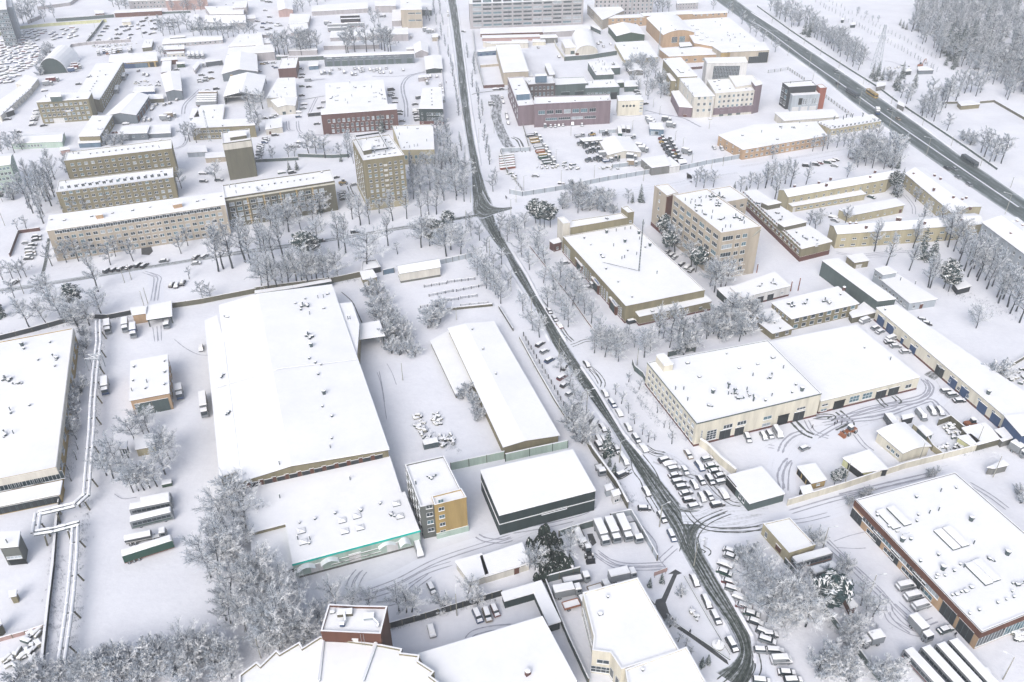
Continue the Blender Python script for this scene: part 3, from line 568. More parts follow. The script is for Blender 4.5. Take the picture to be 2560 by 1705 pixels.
TW = bld(T12,[(1512,1530),(1640,1505),(1905,1420),(1725,1060),(1368,1140)],(2,1948,1690),'five-storey pale office block with a yellow stair tower at its corner','concrete',par=.6,cat='office block',name='office_block',
    win=[(4,4,5,1.6,3.1,1.5,1.5,'win2'),(0,4,1,2.6,3.1,1.8,1.4,'win',.3,.9)],vent=[('pipe',(1468,1310)),('fan',(1600,1250)),('cowl',(1612,1265))])
h_tw = TW['h']
STW = bld(T12,[(1640,1512),(1932,1440),(1888,1360),(1612,1430)],h_tw+.6,'yellow windowed stair tower with green tiled foot on the pale office block','ochre',par=.6,cat='stair tower',name='stair_tower',win=[(0,5,1,1.6,3.1,1.6,1.3,'win',.05,.35)],band=[(h_tw-1.6,2.8,'mint',(0,1))])
bld(T13,[(2235,42),(3116,-185),(2906,-557),(2062,-367)],(2240,213),'dark green-grey metal hangar with a plain white roof and a thin seam line','graphite',cat='hangar',name='hangar',band=[(3.4,.18,'white',(0,3))],win=[(0,1,1,4.0,0,4,.9,'win2',.58,.68),(0,1,1,4.0,0,4,.9,'win2',.45,.55)],over=.15)
bld(T12,[(2275,968),(2775,862),(2180,-173),(1770,-113)],(1,2775,940),'long snow-roofed warehouse with khaki gable between two yards','khaki',roof='gable',rise=.9,ridge=.38,cat='warehouse',name='warehouse',vent=[('cowl',(2083,72),(2203,300),(1985,-110))])
bld(T12,[(1835,485),(1992,385),(1765,-88),(1605,0)],bpy.data.objects['warehouse.001']['h']-2.3,'lower snowy lean-to along the left side of the long gabled warehouse','khaki_dark',cat='annex',name='annex')
bld(T13,[(2110,600),(2505,480),(2440,310),(2065,432)],(2120,640),'long pale store with rounded snowy roof beside the dark thuja grove','pale',cat='store',name='store',snowt=.7,win=[(0,1,1,0,0,1.4,2.6,'brown',.66,.76)])
bld(T13,[(1968,648),(2128,588),(2068,408),(1840,474)],(1978,680),'lower pale shed with rounded snowy roof left of the long store','pale',cat='shed',name='shed',snowt=.7)
# brown lift tower and star roof
H_PT=height(T13,(1207,890),(1252,1238))
bld(T13,[(598,1118),(1145,1143),(1207,890),(935,885),(670,872)],H_PT, 'brown square plant tower with roof ducts rising from the star-shaped roof','brown',par=.8,cat='plant tower',name='plant_tower',win=[(0,1,1,H_PT-3.0,0,1.3,1.4,'white',.5,.62)],vent=[('hatch',(705,930))])
star=[(590,1165),(430,1268),(402,1215),(222,1322),(190,1290),(45,1432),(10,1398),(-150,1520),(-150,1900),(1900,1900),(1700,1600),(1602,1528),(1637,1485),(1490,1390),(1502,1335),(1330,1315),(1342,1277),(1155,1240)]
bld(T13,star, H_PT-3.4,'large snowy star-shaped roof with stepped white parapet at the bottom edge','khaki',par=.7,cat='building',name='public_building')
bld(T13,[(1700,1720),(2930,1560),(2625,985),(1500,1325)],9.0,'broad snowy roof with a red brick edge beside the star-shaped building','red',cat='hall',name='hall',vent=[('brick',(2885-390+0,1500))],snowt=.5)
def lroof(t, pts, h, label, wall, cat, name, **k): return bld(t, pts, h, label, wall, cat=cat, name=name, **k)
lroof(T23,[(-90,755),(265,650),(440,1015),(340,1045),(205,748),(-65,825)],(3,345,1105),'L-shaped parking canopy with graphite walls and flat snow roof','graphite','canopy','canopy')
bld(T23,[(1005,1462),(1535,1292),(1152,622),(650,758),(752,1160),(738,1288),(905,1310)],(5,735,1475),'cream clubhouse with curved glazed wall and white-rimmed snowy roof','cream',par=.6,cat='building',name='clubhouse',
    win=[(5,1,1,.8,0,5,2.2,'grid',.2,.9),(5,1,1,4.4,0,3,1.4,'win',.4,.85),(3,2,5,1.0,3.4,2.2,1.8,'win',.1,.95),(6,1,2,1,0,1.5,3,'win2')],
    vent=[('cowl',(880,790)),('hatch',(812,945)),('light',)][:2],)
bld(T23,[(1080,1700),(1800,1620),(1600,1255),(1040,1462)],8.6,'lower front block of the cream clubhouse with dark kerb line on its roof','cream',par=.5,cat='building',name='clubhouse_block',vent=[('cowl',(1200,1462))])
# ================= centre right
bld(T22,[(1697,755),(2840,480),(2348,-9),(1240,195)],(1665,955),'three-storey cream workshop with rooftop vents, dark gates and red plinth','cream',cat='workshop',name='workshop',plinth='red',par=.35,parw='slate',
    win=[(3,3,13,1.1,2.9,1.5,1.5,'win',.04,.98),(0,1,1,.8,0,.5,5.5,'grid',.04,.06),(0,1,1,1.4,0,3.6,4.0,'grid',.09,.17),(0,1,1,.1,0,4.2,4.0,'gate',.19,.29),(0,1,1,.1,0,3.4,3.6,'gate',.31,.4),(0,1,2,4.6,0,3.4,1.6,'grid',.2,.42),(0,2,1,1.2,3.0,3.2,1.4,'grid',.53,.62),(0,1,1,.1,0,4.2,4.2,'black',.66,.76),(0,1,1,.1,0,4.2,4.0,'gate',.79,.9),(0,1,1,5,0,3.4,.9,'band',.8,.9)],
    vent=[('hatch',(1612,200),(1720,325),(2085,245),(2255,210)),('cowl',(1970,115),(2605,400),(2570,470),(2325,545)),('pipe',(1575,440),(2210,315),(1985,485),(2155,445),(1612,540),(2490,245),(2385,500),(1500,440)),('tee',(1985,430),(2215,545),(2040,-1000+1000+480)),('bigcowl',(2660,450),(1843,470)),('fan',(1805,590),(2370,335),(2045,478),(2180,495),(2075,525)),('hatch',(2395,150))])
wk=height(T22,(1697,755),(1665,955))
R = bpy.data.objects['workshop']
penthouse(R, T22,[(1398,222),(1480,207),(1398,112),(1325,128)],wk+.4,wk+3.2,'cream')
bld(T32,[(485,552),(1393,330),(800,-148),(-5,12)],(0,478,660),'lower cream garage hall joined to the right of the three-storey workshop','cream',cat='garage hall',name='garage_hall',plinth='red',over=.1,
    win=[(0,1,1,.1,0,4.4,3.6,'black',.15,.24),(0,1,2,1.6,0,4.0,2.6,'grid',.28,.54),(0,1,1,.1,0,4.4,3.6,'gate',.58,.66),(0,1,1,.1,0,4.4,3.6,'gate',.71,.79),(0,1,1,1.8,0,2.6,1.6,'win',.86,.94),(0,2,1,.8,2.2,2.4,.9,'win',.02,.08)],vent=[('cowl',(885,60)),('pipe',(1122,168))])
bld(T22,[(2180,1490),(2500,1400),(2290,1155),(1968,1240)],(0,2170,1550),'slate gatehouse with broad snowy roof at the lorry gate','slate',cat='gatehouse',name='gatehouse',over=.2,win=[(3,1,1,.1,0,5,3.6,'black',.02,.45),(3,1,2,1.2,0,1.0,1.4,'win2',.55,.85)])
SH = bld(T21,[(1045,1247),(1770,1100),(1112,490),(467,608)],(1038,1392),'wide khaki machine hall with a tall mast on its white roof','khaki',par=.35,cat='machine hall',name='machine_hall',plinth='red',
    win=[(3,1,6,.3,0,3.0,4.8,'white',.87,.99),(3,1,4,.8,0,1.2,4.6,'grid',.84,.96),(3,1,5,.8,0,1.2,4.6,'grid',.57,.76),(3,1,5,.8,0,1.2,4.6,'grid',.32,.5),(3,1,4,.8,0,1.2,4.6,'grid',.03,.14)][1:],
    vent=[('cowl',(662,620),(723,682),(815,775),(863,903),(975,1023),(1102,1162),(1222,705),(1062,735)),('bigcowl',(868,570),(1165,578),(1036,655),(1265,690)),('pipe',(957,555),(1036,540),(1088,535),(932,692),(1170,630),(1143,770),(1008,810),(1033,800),(1330,945)),('hatch',(836,795))])
def porch(root, t, a, b_, h, depth, wall='brown'):
    A, B=at(t, *a),at(t, *b_); d=(B-A); l=d.length; d.normalize(); n=Vector((d.y, -d.x, 0))
    cpt=at(t, 1300,900);
    if (A-root.location).dot(n) < 0: n=-n
    m = (A+B)/2+n*depth/2; q = MB(); q.box((m.x, m.y, h/2),(l, depth, h),math.atan2(d.y, d.x),0); o = addpart(root, 'porch',q, WALL[wall])
    q = MB(); q.box((m.x+n.x*depth*.52,m.y+n.y*depth*.52,h*.45),(l*.62,.08,h*.8),math.atan2(d.y, d.x),0); addpart(root, 'door',q, WALL['graphite'])
    q = MB(); q.box((m.x, m.y, h+.25),(l+.5,depth+.6,.45),math.atan2(d.y, d.x),0); addpart(root, 'snow_layer',q, M_ROOF)
for a, b_ in (((600,880),(655,955)),((748,1060),(808,1135)),((910,1248),(968,1325))): porch(SH, T21,a, b_, 4.6,1.0)
h_sh = SH['h']
WH0 = bpy.data.objects['warehouse']; q=MB()
zz = WH0['h']; A, M_, B=at(T02,2105,385,zz+1.0),at(T12,230,245,zz+2.75),at(T12,925,165,zz+.75); q.tube(A, M_, .13,.13,4,0); q.tube(M_, B, .13,.13,4,0); q.tube(at(T02,2055,0,zz+.6),at(T02,2205,1178,zz+.6),.12,.12,4,0); q.tube(at(T02,1950,437,zz+.2),at(T02,2105,385,zz+.6),.12,.12,4,0)
addpart(WH0,'roof_seam',q, M_VENT)
bld(T21,[(535,527),(1060,437),(1005,392),(540,462)],h_sh+3.6,'raised khaki rear strip behind the machine hall roof','khaki',par=.4,cat='annex',name='annex',vent=[('fan',(865,440))])
bld(T21,[(470,490),(533,482),(480,424),(418,434)],h_sh+5.2,'square khaki corner tower at the rear left of the machine hall','pale',par=.4,cat='tower',name='corner_tower')
bld(T21,[(1065,390),(1121,380),(1062,325),(1003,340)],h_sh+6.2,'square khaki corner tower at the rear right of the machine hall','khaki',par=.4,cat='tower',name='corner_tower',win=[(0,1,1,9,0,1.2,1.2,'win')])
bld(T21,[(1170,1342),(1832,1200),(1768,1140),(1115,1275)],(0,1257,1425),'low khaki annex in front of the machine hall, red plinth','khaki',cat='annex',name='annex',plinth='red',over=.15,win=[(0,1,1,1.6,0,1.2,1.0,'steel',.8,.9),(0,1,1,2.4,0,1.6,.8,'white',.3,.4)],vent=[('hatch',(1290,1290))])
bld(T21,[(385,672),(450,655),(425,622),(345,645)],(0,385,738),'red brick lean-to porch at the rear left corner of the machine hall','red',cat='porch',name='brick_lean_to',win=[(0,1,1,1,0,1,1.2,'win')])
bld(T21,[(1920,578),(2286,518),(1790,172),(1478,228)],(1,2222,935),'five-storey beige institute block with dark ribbon windows and a cluttered roof','beige',par=.6,cat='office block',name='institute_block',
    win=[(3,5,7,3.2,4.0,3.8,1.9,'band',.02,.98),(0,5,1,3.2,4.0,5.0,2.0,'band',.02,.35),(0,5,1,3.2,4.0,2.0,1.8,'win',.38,.5),(0,5,1,3.2,4.0,2.2,1.8,'win',.55,.68)],
    vent=[('pipe',(1590,275),(1640,300),(1680,290),(1735,290),(1780,250),(1840,385),(1930,555),(1960,520),(2005,520),(1745,385),(2130,485),(1830,440),(1850,245)),('fan',(1720,245),(1825,265),(1715,320),(1690,370),(1765,400),(1915,450),(2110,455),(1880,270)),('ducts',(1890,320),(1900,230),(2050,430),(1830,240)),('cowl',(1945,250),(1650,265))])
bld(T21,[(1423,235),(1522,203),(1432,124),(1308,141)],(3,1272,492),'windowless beige and brown stair tower at the left end of the institute block','beige',par=.5,cat='stair tower',name='stair_tower',win=[(3,5,1,3,4,1.2,1.4,'win2',.35,.6)],band=[(0,19,'brown',(0,))],plinth=('red',2.0))
bld(T21,[(1972,292),(2163,256),(2003,144),(1812,178)],17.5,'four-storey beige rear wing behind the institute block','beige',par=.5,cat='wing',name='rear_wing',win=[(0,3,2,6,3.9,1.8,1.6,'win',.2,.95)],vent=[('fan',(1900,235),(1940,245))])
LB = bld(T31,[(310,717),(582,650),(-110,180),(-242,198)],(1,565,762),'long three-storey school-like block with brown panels between its windows','khaki',cat='office block',name='office_block',plinth=('red',2.4),over=.3,rmat=WALL['pale'],
    win=[(3,2,15,3.4,3.1,1.7,1.6,'win',.03,.99),(3,2,15,3.4,3.1,1.2,1.5,'brown',.0,.96),(0,1,1,6.2,0,1.5,1.4,'win',.4,.6)],vent=[('cowl',(410,615),(450,640),(260,570)),('fan',(350,625),(-100,300)),('fan',(75,390),(115,450))])
penthouse(LB, T31,[(150,515),(355,470),(270,432),(92,478)],LB['h'],LB['h']+2.6,'khaki_dark')
penthouse(LB, T31,[(0,318),(118,295),(60,270),(-60,290)],LB['h'],LB['h']+3.0,'khaki_dark')
bld(T31,[(-235,1167),(205,1060),(60,935),(-345,1075)],(0,-245,1250),'white three-gate garage with red plinth beside the institute block','white',cat='garage',name='garage',plinth='red',over=.2,win=[(0,1,2,.1,0,3.0,3.2,'gate',.0,.52),(0,1,1,.1,0,3.0,3.2,'gate',.54,.66),(0,1,1,2,0,1.4,.9,'win2',.78,.9)],vent=[('fan',(60,1040),(-75,1060)),('pipe',(45,1015))])
bld(T21,[(2020,1212),(2112,1175),(2010,1065),(1885,1085)],(0,2035,1275),'lean-to with black open front left of the white garage','graphite',cat='canopy',name='canopy')
bld(T31,[(218,1362),(830,1222),(640,1070),(37,1217)],(0,228,1468),'two-storey tan brick workshop office with ducts on its roof','khaki',cat='workshop',name='brick_workshop',win=[(0,2,8,.8,3.0,2.0,1.7,'win2',.02,.98),(3,1,4,3.8,0,1,1.2,'win2',.1,.9)],vent=[('ducts',(220,1240),(520,1200)),('fan',(340,1220),(560,1215)),('brick',(695,1095)),('cowl',(665,1140))])
bld(T31,[(42,1495),(222,1450),(110,1362),(-80,1400)],(0,45,1545),'small tan brick annex at the left foot of the two-storey brick workshop','khaki',cat='annex',name='annex',win=[(0,1,2,1,0,1.4,1.5,'win')],vent=[('cowl',(60,1400),(110,1448))])
bld(T31,[(-20,1385),(115,1350),(30,1270),(-160,1310)],(0,-20,1440),'low snowy tan wing at the left of the brick workshop','khaki',cat='annex',name='annex')
bld(T31,[(775,1350),(990,1300),(900,1200),(750,1310)],(0,790,1395),'low tan link with snowy roof right of the brick workshop','khaki_dark',cat='annex',name='annex')
bld(T31,[(1005,1200),(1172,1180),(642,808),(498,828)],(3,482,955),'long windowless slate-grey shed running diagonally between two yards','slate',cat='shed',name='long_shed',over=.15)
bld(T31,[(1300,1218),(1547,1180),(1170,945),(1035,1000)],(0,1300,1282),'small white office with snowy roof right of the slate-grey shed','bluegrey',cat='office',name='office',win=[(3,1,7,1.0,0,1.1,1.3,'win',.05,.95),(0,1,1,1,0,1.1,1.3,'win',.1,.3),(0,1,1,.1,0,1.4,2.2,'brown',.4,.55)],vent=[('pipe',(1215,1005),(1350,1040))])
bld(T31,[(1055,958),(1178,935),(1095,882),(982,905)],6.2,'upper grey-white block at the left end of the small office','bluegrey',cat='block',name='upper_block',win=[(3,1,2,3.6,0,1.1,1.3,'win')])
bld(T31,[(795,845),(926,825),(866,765),(725,785)],(0,797,897),'small khaki transformer house behind the slate-grey shed','khaki',cat='transformer house',name='transformer_house',win=[(0,1,1,.1,0,2.8,1.6,'white',.1,.6)])
bld(T32,[(2180,690),(2600,640),(1180,-330),(1000,-305)],(3,985,-200),'very long cream garage row with blue gates along the right yard','cream',cat='garage row',name='garage_row',plinth='red',over=.3,
    win=[(3,1,1,.1,0,4.2,4.0,'blue',.035,.075),(3,1,1,.1,0,4.2,4.0,'blue',.12,.16),(3,1,1,.1,0,1.4,2.6,'blue',.245,.255),(3,1,1,.1,0,3.2,3.2,'blue',.32,.36),(3,1,1,.1,0,4.2,4.0,'gate',.535,.575),(3,1,1,.1,0,3.8,3.8,'blue',.635,.675),(3,1,1,.1,0,3.8,3.8,'blue',.72,.76),(3,1,1,.1,0,4,3.8,'blue',.85,.88),(3,1,1,.1,0,4,3.8,'blue',.94,.97),(3,1,10,3.9,0,1.4,.7,'win',.03,.98),(3,1,3,1.2,0,1.2,1.4,'win',.6,.8)],vent=[('bigcowl',(2020,480)),('cowl',(1075,-290))])
bld(T32,[(2330,865),(2600,800),(2500,660),(2175,690)],6.5,'blue-walled lean-to at the end of the long garage row','blue',cat='annex',name='annex')
# yellow L-shaped complex top right
bld(T31,[(190,242),(1105,78),(1190,-5),(100,178)],7.2,'two-storey yellow range with red chimneys, north side of the courtyard','yellow',roof='side',rise=1.8,cat='building',name='courtyard_range',win=[(0,2,13,1.0,3.1,1.1,1.4,'win',.02,.98)],vent=[('brick',(242,155),(465,122),(572,85),(935,70),(535,140),(980,20))])
bld(T31,[(1700,395),(1960,330),(1420,-20),(1262,30)],7.2,'two-storey yellow range along the highway side of the courtyard','yellow',roof='gable',rise=1.8,cat='building',name='courtyard_range',win=[(3,2,10,1.0,3.1,1.1,1.4,'win',.02,.98)],vent=[('brick',(1435,65),(1335,38),(1525,55),(1580,85),(1700,255),(1780,275),(1855,355),(1520,180),(1815,262))])
bld(T31,[(638,582),(1975,490),(1890,400),(568,500)],(0,622,708),'two-storey yellow range along the south side of the courtyard','yellow',roof='side',rise=1.6,cat='building',name='courtyard_range',win=[(0,2,13,1.0,3.1,2.0,.9,'win',.01,.99)],vent=[('brick',(750,500),(805,500),(900,528),(1185,455),(1210,458),(1775,465),(1435,490))])
bld(T31,[(225,328),(893,215),(840,175),(175,295)],(0,232,378),'long single-storey yellow store inside the courtyard, behind the bare trees','yellow',cat='store',name='store',win=[(0,1,9,1.2,0,1.8,.8,'win2',.05,.8),(0,1,1,.1,0,1.4,2.2,'white',.01,.05)])
bld(T31,[(765,412),(1250,316),(1175,260),(652,358)],(1,1228,378),'short single-storey pale yellow store in the courtyard centre','yellow',cat='store',name='store',win=[(0,1,6,1.2,0,.9,.6,'win2',.05,.85),(0,1,1,.1,0,1.3,2.2,'brown',.92,.98)])
bld(T31,[(2560,920),(2780,830),(2290,440),(1968,480)],13.5,'four-storey pale blue-grey block at the right edge, snowy hipped roof with red chimneys','bluegrey',roof='gable',rise=2.2,cat='office block',name='office_block',win=[(3,4,10,1.4,3.0,1.2,1.5,'win',.03,.97)],vent=[('brick',(2105,450),(2240,490),(2280,480),(2330,520),(2340,570),(2225,590))])
bld(T31,[(1745,1090),(1862,1060),(1800,1010),(1700,1030)],(1,1855,1090),'dark wooden hut under the big snowy pine at right','charcoal',cat='hut',name='hut')
# ================= right yard huts
bld(T32,[(1238,1025),(1482,963),(1252,757),(1010,832)],(0,1215,1102),'cream repair shed with rounded snowy roof and open glazed end','cream',roof='lowarch',rise=1.0,cat='shed',name='repair_shed',win=[(3,1,3,1.2,0,1.4,1.2,'win',.4,.95)])
bld(T32,[(862,1203),(1092,1172),(925,1003),(693,1075)],(0,848,1255),'lemon-yellow weigh hut with a wide snowy roof by the perimeter wall','lemon',cat='hut',name='weigh_hut',win=[(0,1,1,.1,0,5,2.4,'black',.48,.95),(3,1,1,.1,0,6,2.4,'black',.5,.9)])
bld(T32,[(400,1302),(530,1270),(430,1128),(275,1155)],(0,405,1348),'ochre timber hut with three black openings near the gatehouse','ochre',cat='hut',name='timber_hut',win=[(3,1,3,.2,0,1.8,2.2,'black'),(0,1,1,1.2,0,1.2,.8,'win2')])
bld(T32,[(325,1402),(408,1380),(385,1325),(298,1340)],(0,330,1425),'tiny dark kiosk with snowy roof in front of the ochre timber hut','charcoal',cat='kiosk',name='kiosk')
bld(T32,[(1925,948),(2140,890),(1990,755),(1785,800)],(0,1928,978),'flat-roofed grey store with a blue gable against the perimeter wall','khaki_dark',cat='store',name='store')
bld(T32,[(1858,955),(1935,920),(1860,860),(1745,880)],(0,1862,990),'small yellow-fronted cabin left of the blue-gabled store','lemon',cat='cabin',name='cabin')
bld(T32,[(2150,915),(2325,860),(2240,775),(2072,822)],(0,2152,950),'snow-covered grey store in the corner below the blue lean-to','grey',cat='store',name='store')
bld(T32,[(1455,870),(1510,850),(1420,775),(1375,790)],(0,1460,905),'green skip shelter beside the cream repair shed','slate',cat='shelter',name='skip_shelter')
bld(T32,[(1240,715),(1335,690),(1320,670),(1230,685)],(0,1245,735),'black steel container with snow inside in the workshop yard','charcoal',cat='container',name='container')
bld(T32,[(2075,1165),(2200,1135),(2160,1100),(2020,1160)],(0,2080,1205),'grey open-top bin enclosure in the far right yard','grey',cat='enclosure',name='bin_enclosure')
# big brick garage bottom right
bld(T33,[(1962,1110),(2940,712),(1715,-352),(805,-102)],(0,1890,1258),'very large brick-banded bus garage with dark gates and many roof vents','peach',cat='bus garage',name='bus_garage',par=.35,parw='charcoal',band=[(-.1,2.3,'brown',(0,3))],
    win=[(3,1,1,.1,0,4.6,3.6,'gate',.015,.07),(3,1,5,3.0,0,6,1.5,'band',.09,.72),(3,1,4,.7,0,4.2,1.4,'band',.11,.72),(3,1,1,.1,0,3.4,3.6,'gate',.215,.245),(3,1,1,.1,0,3.4,3.6,'gate',.365,.395),(3,1,1,.1,0,4.4,3.8,'gate',.55,.6),(3,1,1,.1,0,4.8,4.6,'gate',.76,.84),(3,1,1,.1,0,4.8,4.6,'gate',.88,.96),(0,1,4,.8,0,9,3.6,'band',.0,1)],
    vent=[('slot',(1100,80),(1200,50),(1640,265),(1720,240),(1930,580),(2000,550)),('cowl',(1378,38),(1308,262),(1563,405),(1108,145),(1540,615),(1622,595),(2240,740),(2187,815),(1690,775),(1773,745),(1937,912),(1850,945),(2107,845),(1000,42),(1708,553),(1398,463),(725+1000,-210),(1360,-125),(2255,792),(1365,95),(1763,492)),('bigcowl',(1230,275),(1603,535),(1862,85),(2195,397)),('pipe',(1797,515),(1887,300),(1480,20),(1565,-5),(1585,-180)),('fan',(2030,440),(2290,680)),('hatch',(1185,185),(1560,585),(1735,765),(1818,735),(1870,700))])
bld(T33,[(193,388),(432,314),(198,64),(-45,120)],(0,192,478),'yellow two-room checkpoint house with white cornice beside the parked coach','yellow',par=.4,cat='checkpoint',name='checkpoint',win=[(0,1,1,.8,0,1.6,1.6,'win',.65,.85),(3,1,1,.8,0,2.2,2,'brown',.5,.8),(3,1,1,.8,0,1,2,'win',.1,.25)])
bld(T33,[(758,890),(810,875),(725,765),(703,780)],(0,765,910),'long narrow snow-topped bench-like bunker among bare trees','brown',cat='bunker',name='bunker',snowt=.6)
# small kiosks by the middle road
bld(T22,[(935,1420),(992,1400),(975,1365),(915,1380)],(0,935,1490),'white guard cabin with snowy flat roof beside the main road','white',cat='cabin',name='guard_cabin',win=[(0,1,1,.8,0,1.4,1.1,'win')])
bld(T22,[(870,1368),(925,1352),(905,1315),(853,1330)],(0,875,1405),'pale blue cabin just behind the white guard cabin','bluegrey',cat='cabin',name='cabin')
# ================= mid left
PB = bld(T01,[(430,552),(2065,310),(2042,205),(460,418)],(0,545,822),'long five-storey beige slab with orange panels and an entrance porch','beige',cat='apartment block',name='apartment_block',over=.5,rmat=WALL['pale'],
    win=[(0,4,24,1.2,3.15,1.9,1.5,'win',.03,.98),(0,1,24,13.8,0,1.9,1.5,'win',.03,.98),(0,1,23,13.8,0,1.3,1.4,'red',.05,.96),(0,3,4,4.35,3.15,1.2,1.4,'red',.475,.615)],vent=[('hatch',(843,420),(1033,390),(1218,365),(1378,335),(593,455),(1813,280),(1868,265),(2028,235),(470,450))])
penthouse(PB, T01,[(880,410),(943,400),(940,385),(870,395)],PB['h'],PB['h']+2.4,'peach','lift_house'); penthouse(PB, T01,[(1590,315),(1668,300),(1665,285),(1580,298)],PB['h'],PB['h']+2.4,'peach','lift_house')
def xporch(root, t, pts, h, wall): q = MB(); P = [at(t, *p) for p in pts]; q.prism([(p.x, p.y) for p in P],0,h, 0); addpart(root, 'porch',q, WALL[wall]); q = MB(); q.prism([(p.x, p.y) for p in P],h+.01,h+.4,0); addpart(root, 'snow_layer',q, M_ROOF)
bld(T01,[(515,203),(1592,65),(1588,-25),(537,98)],(1,1650,248),'khaki brick dormitory with a row of small vents on its roof, nearer of two','khaki',par=.4,cat='apartment block',name='dormitory',win=[(0,5,16,1.4,3.05,1.6,1.4,'win',.03,.97)],
    vent=[('cowl',(720,128),(785,120),(850,112),(913,103),(980,93),(1032,87),(1098,78),(1160,68),(1213,63),(1272,57),(1342,47),(1400,38)),('pipe',(607,110),(645,155),(1465,50)),('hatch',(1480,8))])
bld(T00,[(590,1482),(1577,1368),(1575,1283),(612,1402)],16.5,'khaki brick dormitory behind bare trees, farther of two','khaki',par=.4,cat='apartment block',name='dormitory',win=[(0,5,15,1.4,3.05,1.6,1.4,'win',.03,.97)],vent=[('cowl',(720,1410),(832,1415),(890,1407),(948,1400),(1005,1393),(1063,1385),(1120,1378),(1175,1372),(1230,1366),(1288,1358),(1344,1352),(1402,1345)),('pipe',(1462,1358),(675,1412)),('hatch',(1475,1290))])
YB = bld(T01,[(2062,257),(3072,100),(3038,-5),(2040,140)],(1,3095,355),'four-storey khaki hostel with yellow fins between balconies','khaki_dark',par=.6,cat='hostel',name='hostel',over=.3,band=[(.4,.7,'cream',(0,))],
    win=[(0,4,14,2.8,2.9,2.4,1.7,'grid',.02,.9),(0,5,5,.3,2.9,.7,2.8,'ochre',.12,.86)],vent=[('cowl',(2230,160),(2290,152),(2405,138),(2465,128),(2522,120),(2582,112),(2640,104),(2700,96),(2757,88),(2815,80),(2875,70)),('pipe',(2110,155),(2163,150),(2170,205)),('hatch',(2955,15))])
bld(T10,[(985,1480),(1362,1430),(1225,1240),(885,1290)],27.0,'nine-storey khaki brick tower block with balconies, next to the bare park','khaki',par=.5,cat='tower block',name='tower_block',plinth=None,
    win=[(0,8,2,4.2,2.75,1.3,1.4,'win',.06,.34),(0,8,1,4.2,2.75,1.3,1.4,'win',.36,.46),(0,8,1,3.6,2.75,1.7,.9,'white',.48,.56),(0,8,1,4.2,2.75,1.3,1.4,'win',.58,.68),(0,8,2,4.2,2.75,1.3,1.4,'win',.7,.98),(3,8,4,2.5,2.75,1.6,1.6,'win',.1,.9)],band=[(23.6,3.3,'yellow',(0,3))],
    vent=[('hatch',(1100,1290),(1190,1280),(1225,1305),(1240,1322),(1085,1343),(1122,1340),(1240,1358),(1265,1362),(1225,1412),(1275,1405),(1180,1418),(1078,1432),(1005,1412),(1030,1440),(1130,1418)),('pipe',(1015,1285),(1130,1305),(1170,1345),(1190,1400),(1090,1410),(1190,1300))])
TB = bpy.data.objects['tower_block']
q=MB(); fr=[at(T10,x, y, 28.6) for x, y in ((985,1392),(1212,1360),(1130,1218),(908,1250))]
for i in range(4):
    a, b_=fr[i],fr[(i+1) % 4]; d=(b_-a); q.box(((a+b_)/2),(d.length+.4,.4,.9),math.atan2(d.y, d.x),0)
addpart(TB, 'roof_frame',q, M_DARK)
penthouse(TB, T10,[(985,1385),(1060,1370),(1060,1325),(975,1340)],27,29.4,'khaki_dark')
bld(T10,[(1335,1382),(1637,1377),(1625,1145),(1253,1160)],(1,1642,1500),'low cream brick institute with flat snowy roof and six windows, beside the tower block','yellow',par=.4,cat='office',name='office',win=[(0,1,6,3.4,0,1.6,2.2,'win2',.05,.97)],vent=[('pipe',(1318,1240),(1292,1182),(1390,1180),(1485,1342),(1453,1345),(1568,1298),(1408,1355),(1308,1275)),('cowl',(1385,1312),(1360,1355)),('hatch',(1482,1182),(1370,1150))])
bld(T00,[(2045,1325),(2302,1290),(2290,1188),(2032,1225)],21.0,'tall windowless khaki grain-like tower with a pale top band','khaki_dark',par=.6,cat='tower',name='blank_tower',band=[(0,3.4,'pale',(0,))])
BTW = bpy.data.objects['blank_tower']; penthouse(BTW, T00,[(2110,1262),(2262,1240),(2255,1200),(2100,1215)],21,23,'khaki_dark')
bld(T11,[(1322,945),(1690,885),(1665,815),(1298,880)],(0,1347,1022),'single-storey cream store with hipped snowy roof by the concrete fence','pale',roof='side',rise=1.6,cat='store',name='store',plinth=('grey',1.0),win=[(3,1,1,.1,0,1.6,2.2,'white')])
bld(T11,[(985,1002),(1108,975),(1068,915),(957,930)],(0,1000,1057),'small tan checkpoint hut at the yard entrance behind the large warehouse','khaki',cat='hut',name='checkpoint_hut',win=[(0,1,1,.8,0,1.4,1.4,'win2',.45,.8),(0,1,1,.1,0,1.0,2,'white',.12,.3)])
bld(T11,[(965,925),(1145,890),(1105,820),(975,840)],2.2,'square snow-filled dark enclosure around a bare tree by the checkpoint hut','charcoal',cat='enclosure',name='enclosure',par=.5)
bld(T01,[(1218,1328),(1335,1310),(1345,1250),(1203,1265)],(0,1235,1402),'tan plaster gatehouse next to the lorry canopy','peach',cat='gatehouse',name='gatehouse')
bld(T01,[(1350,1370),(1577,1336),(1572,1205),(1345,1250)],(0,1365,1430),'snow-covered lorry check canopy on posts','graphite',cat='canopy',name='canopy',open_=1)
bld(T00,[(-110,1540),(92,1512),(118,1415),(-100,1430)],15.0,'mint-green five-storey block cut by the left edge','mint',roof='side',rise=1.4,cat='apartment block',name='apartment_block',win=[(0,5,5,1.4,2.8,1.3,1.5,'win',.05,.95),(1,5,3,1.4,2.8,1.3,1.5,'win')])
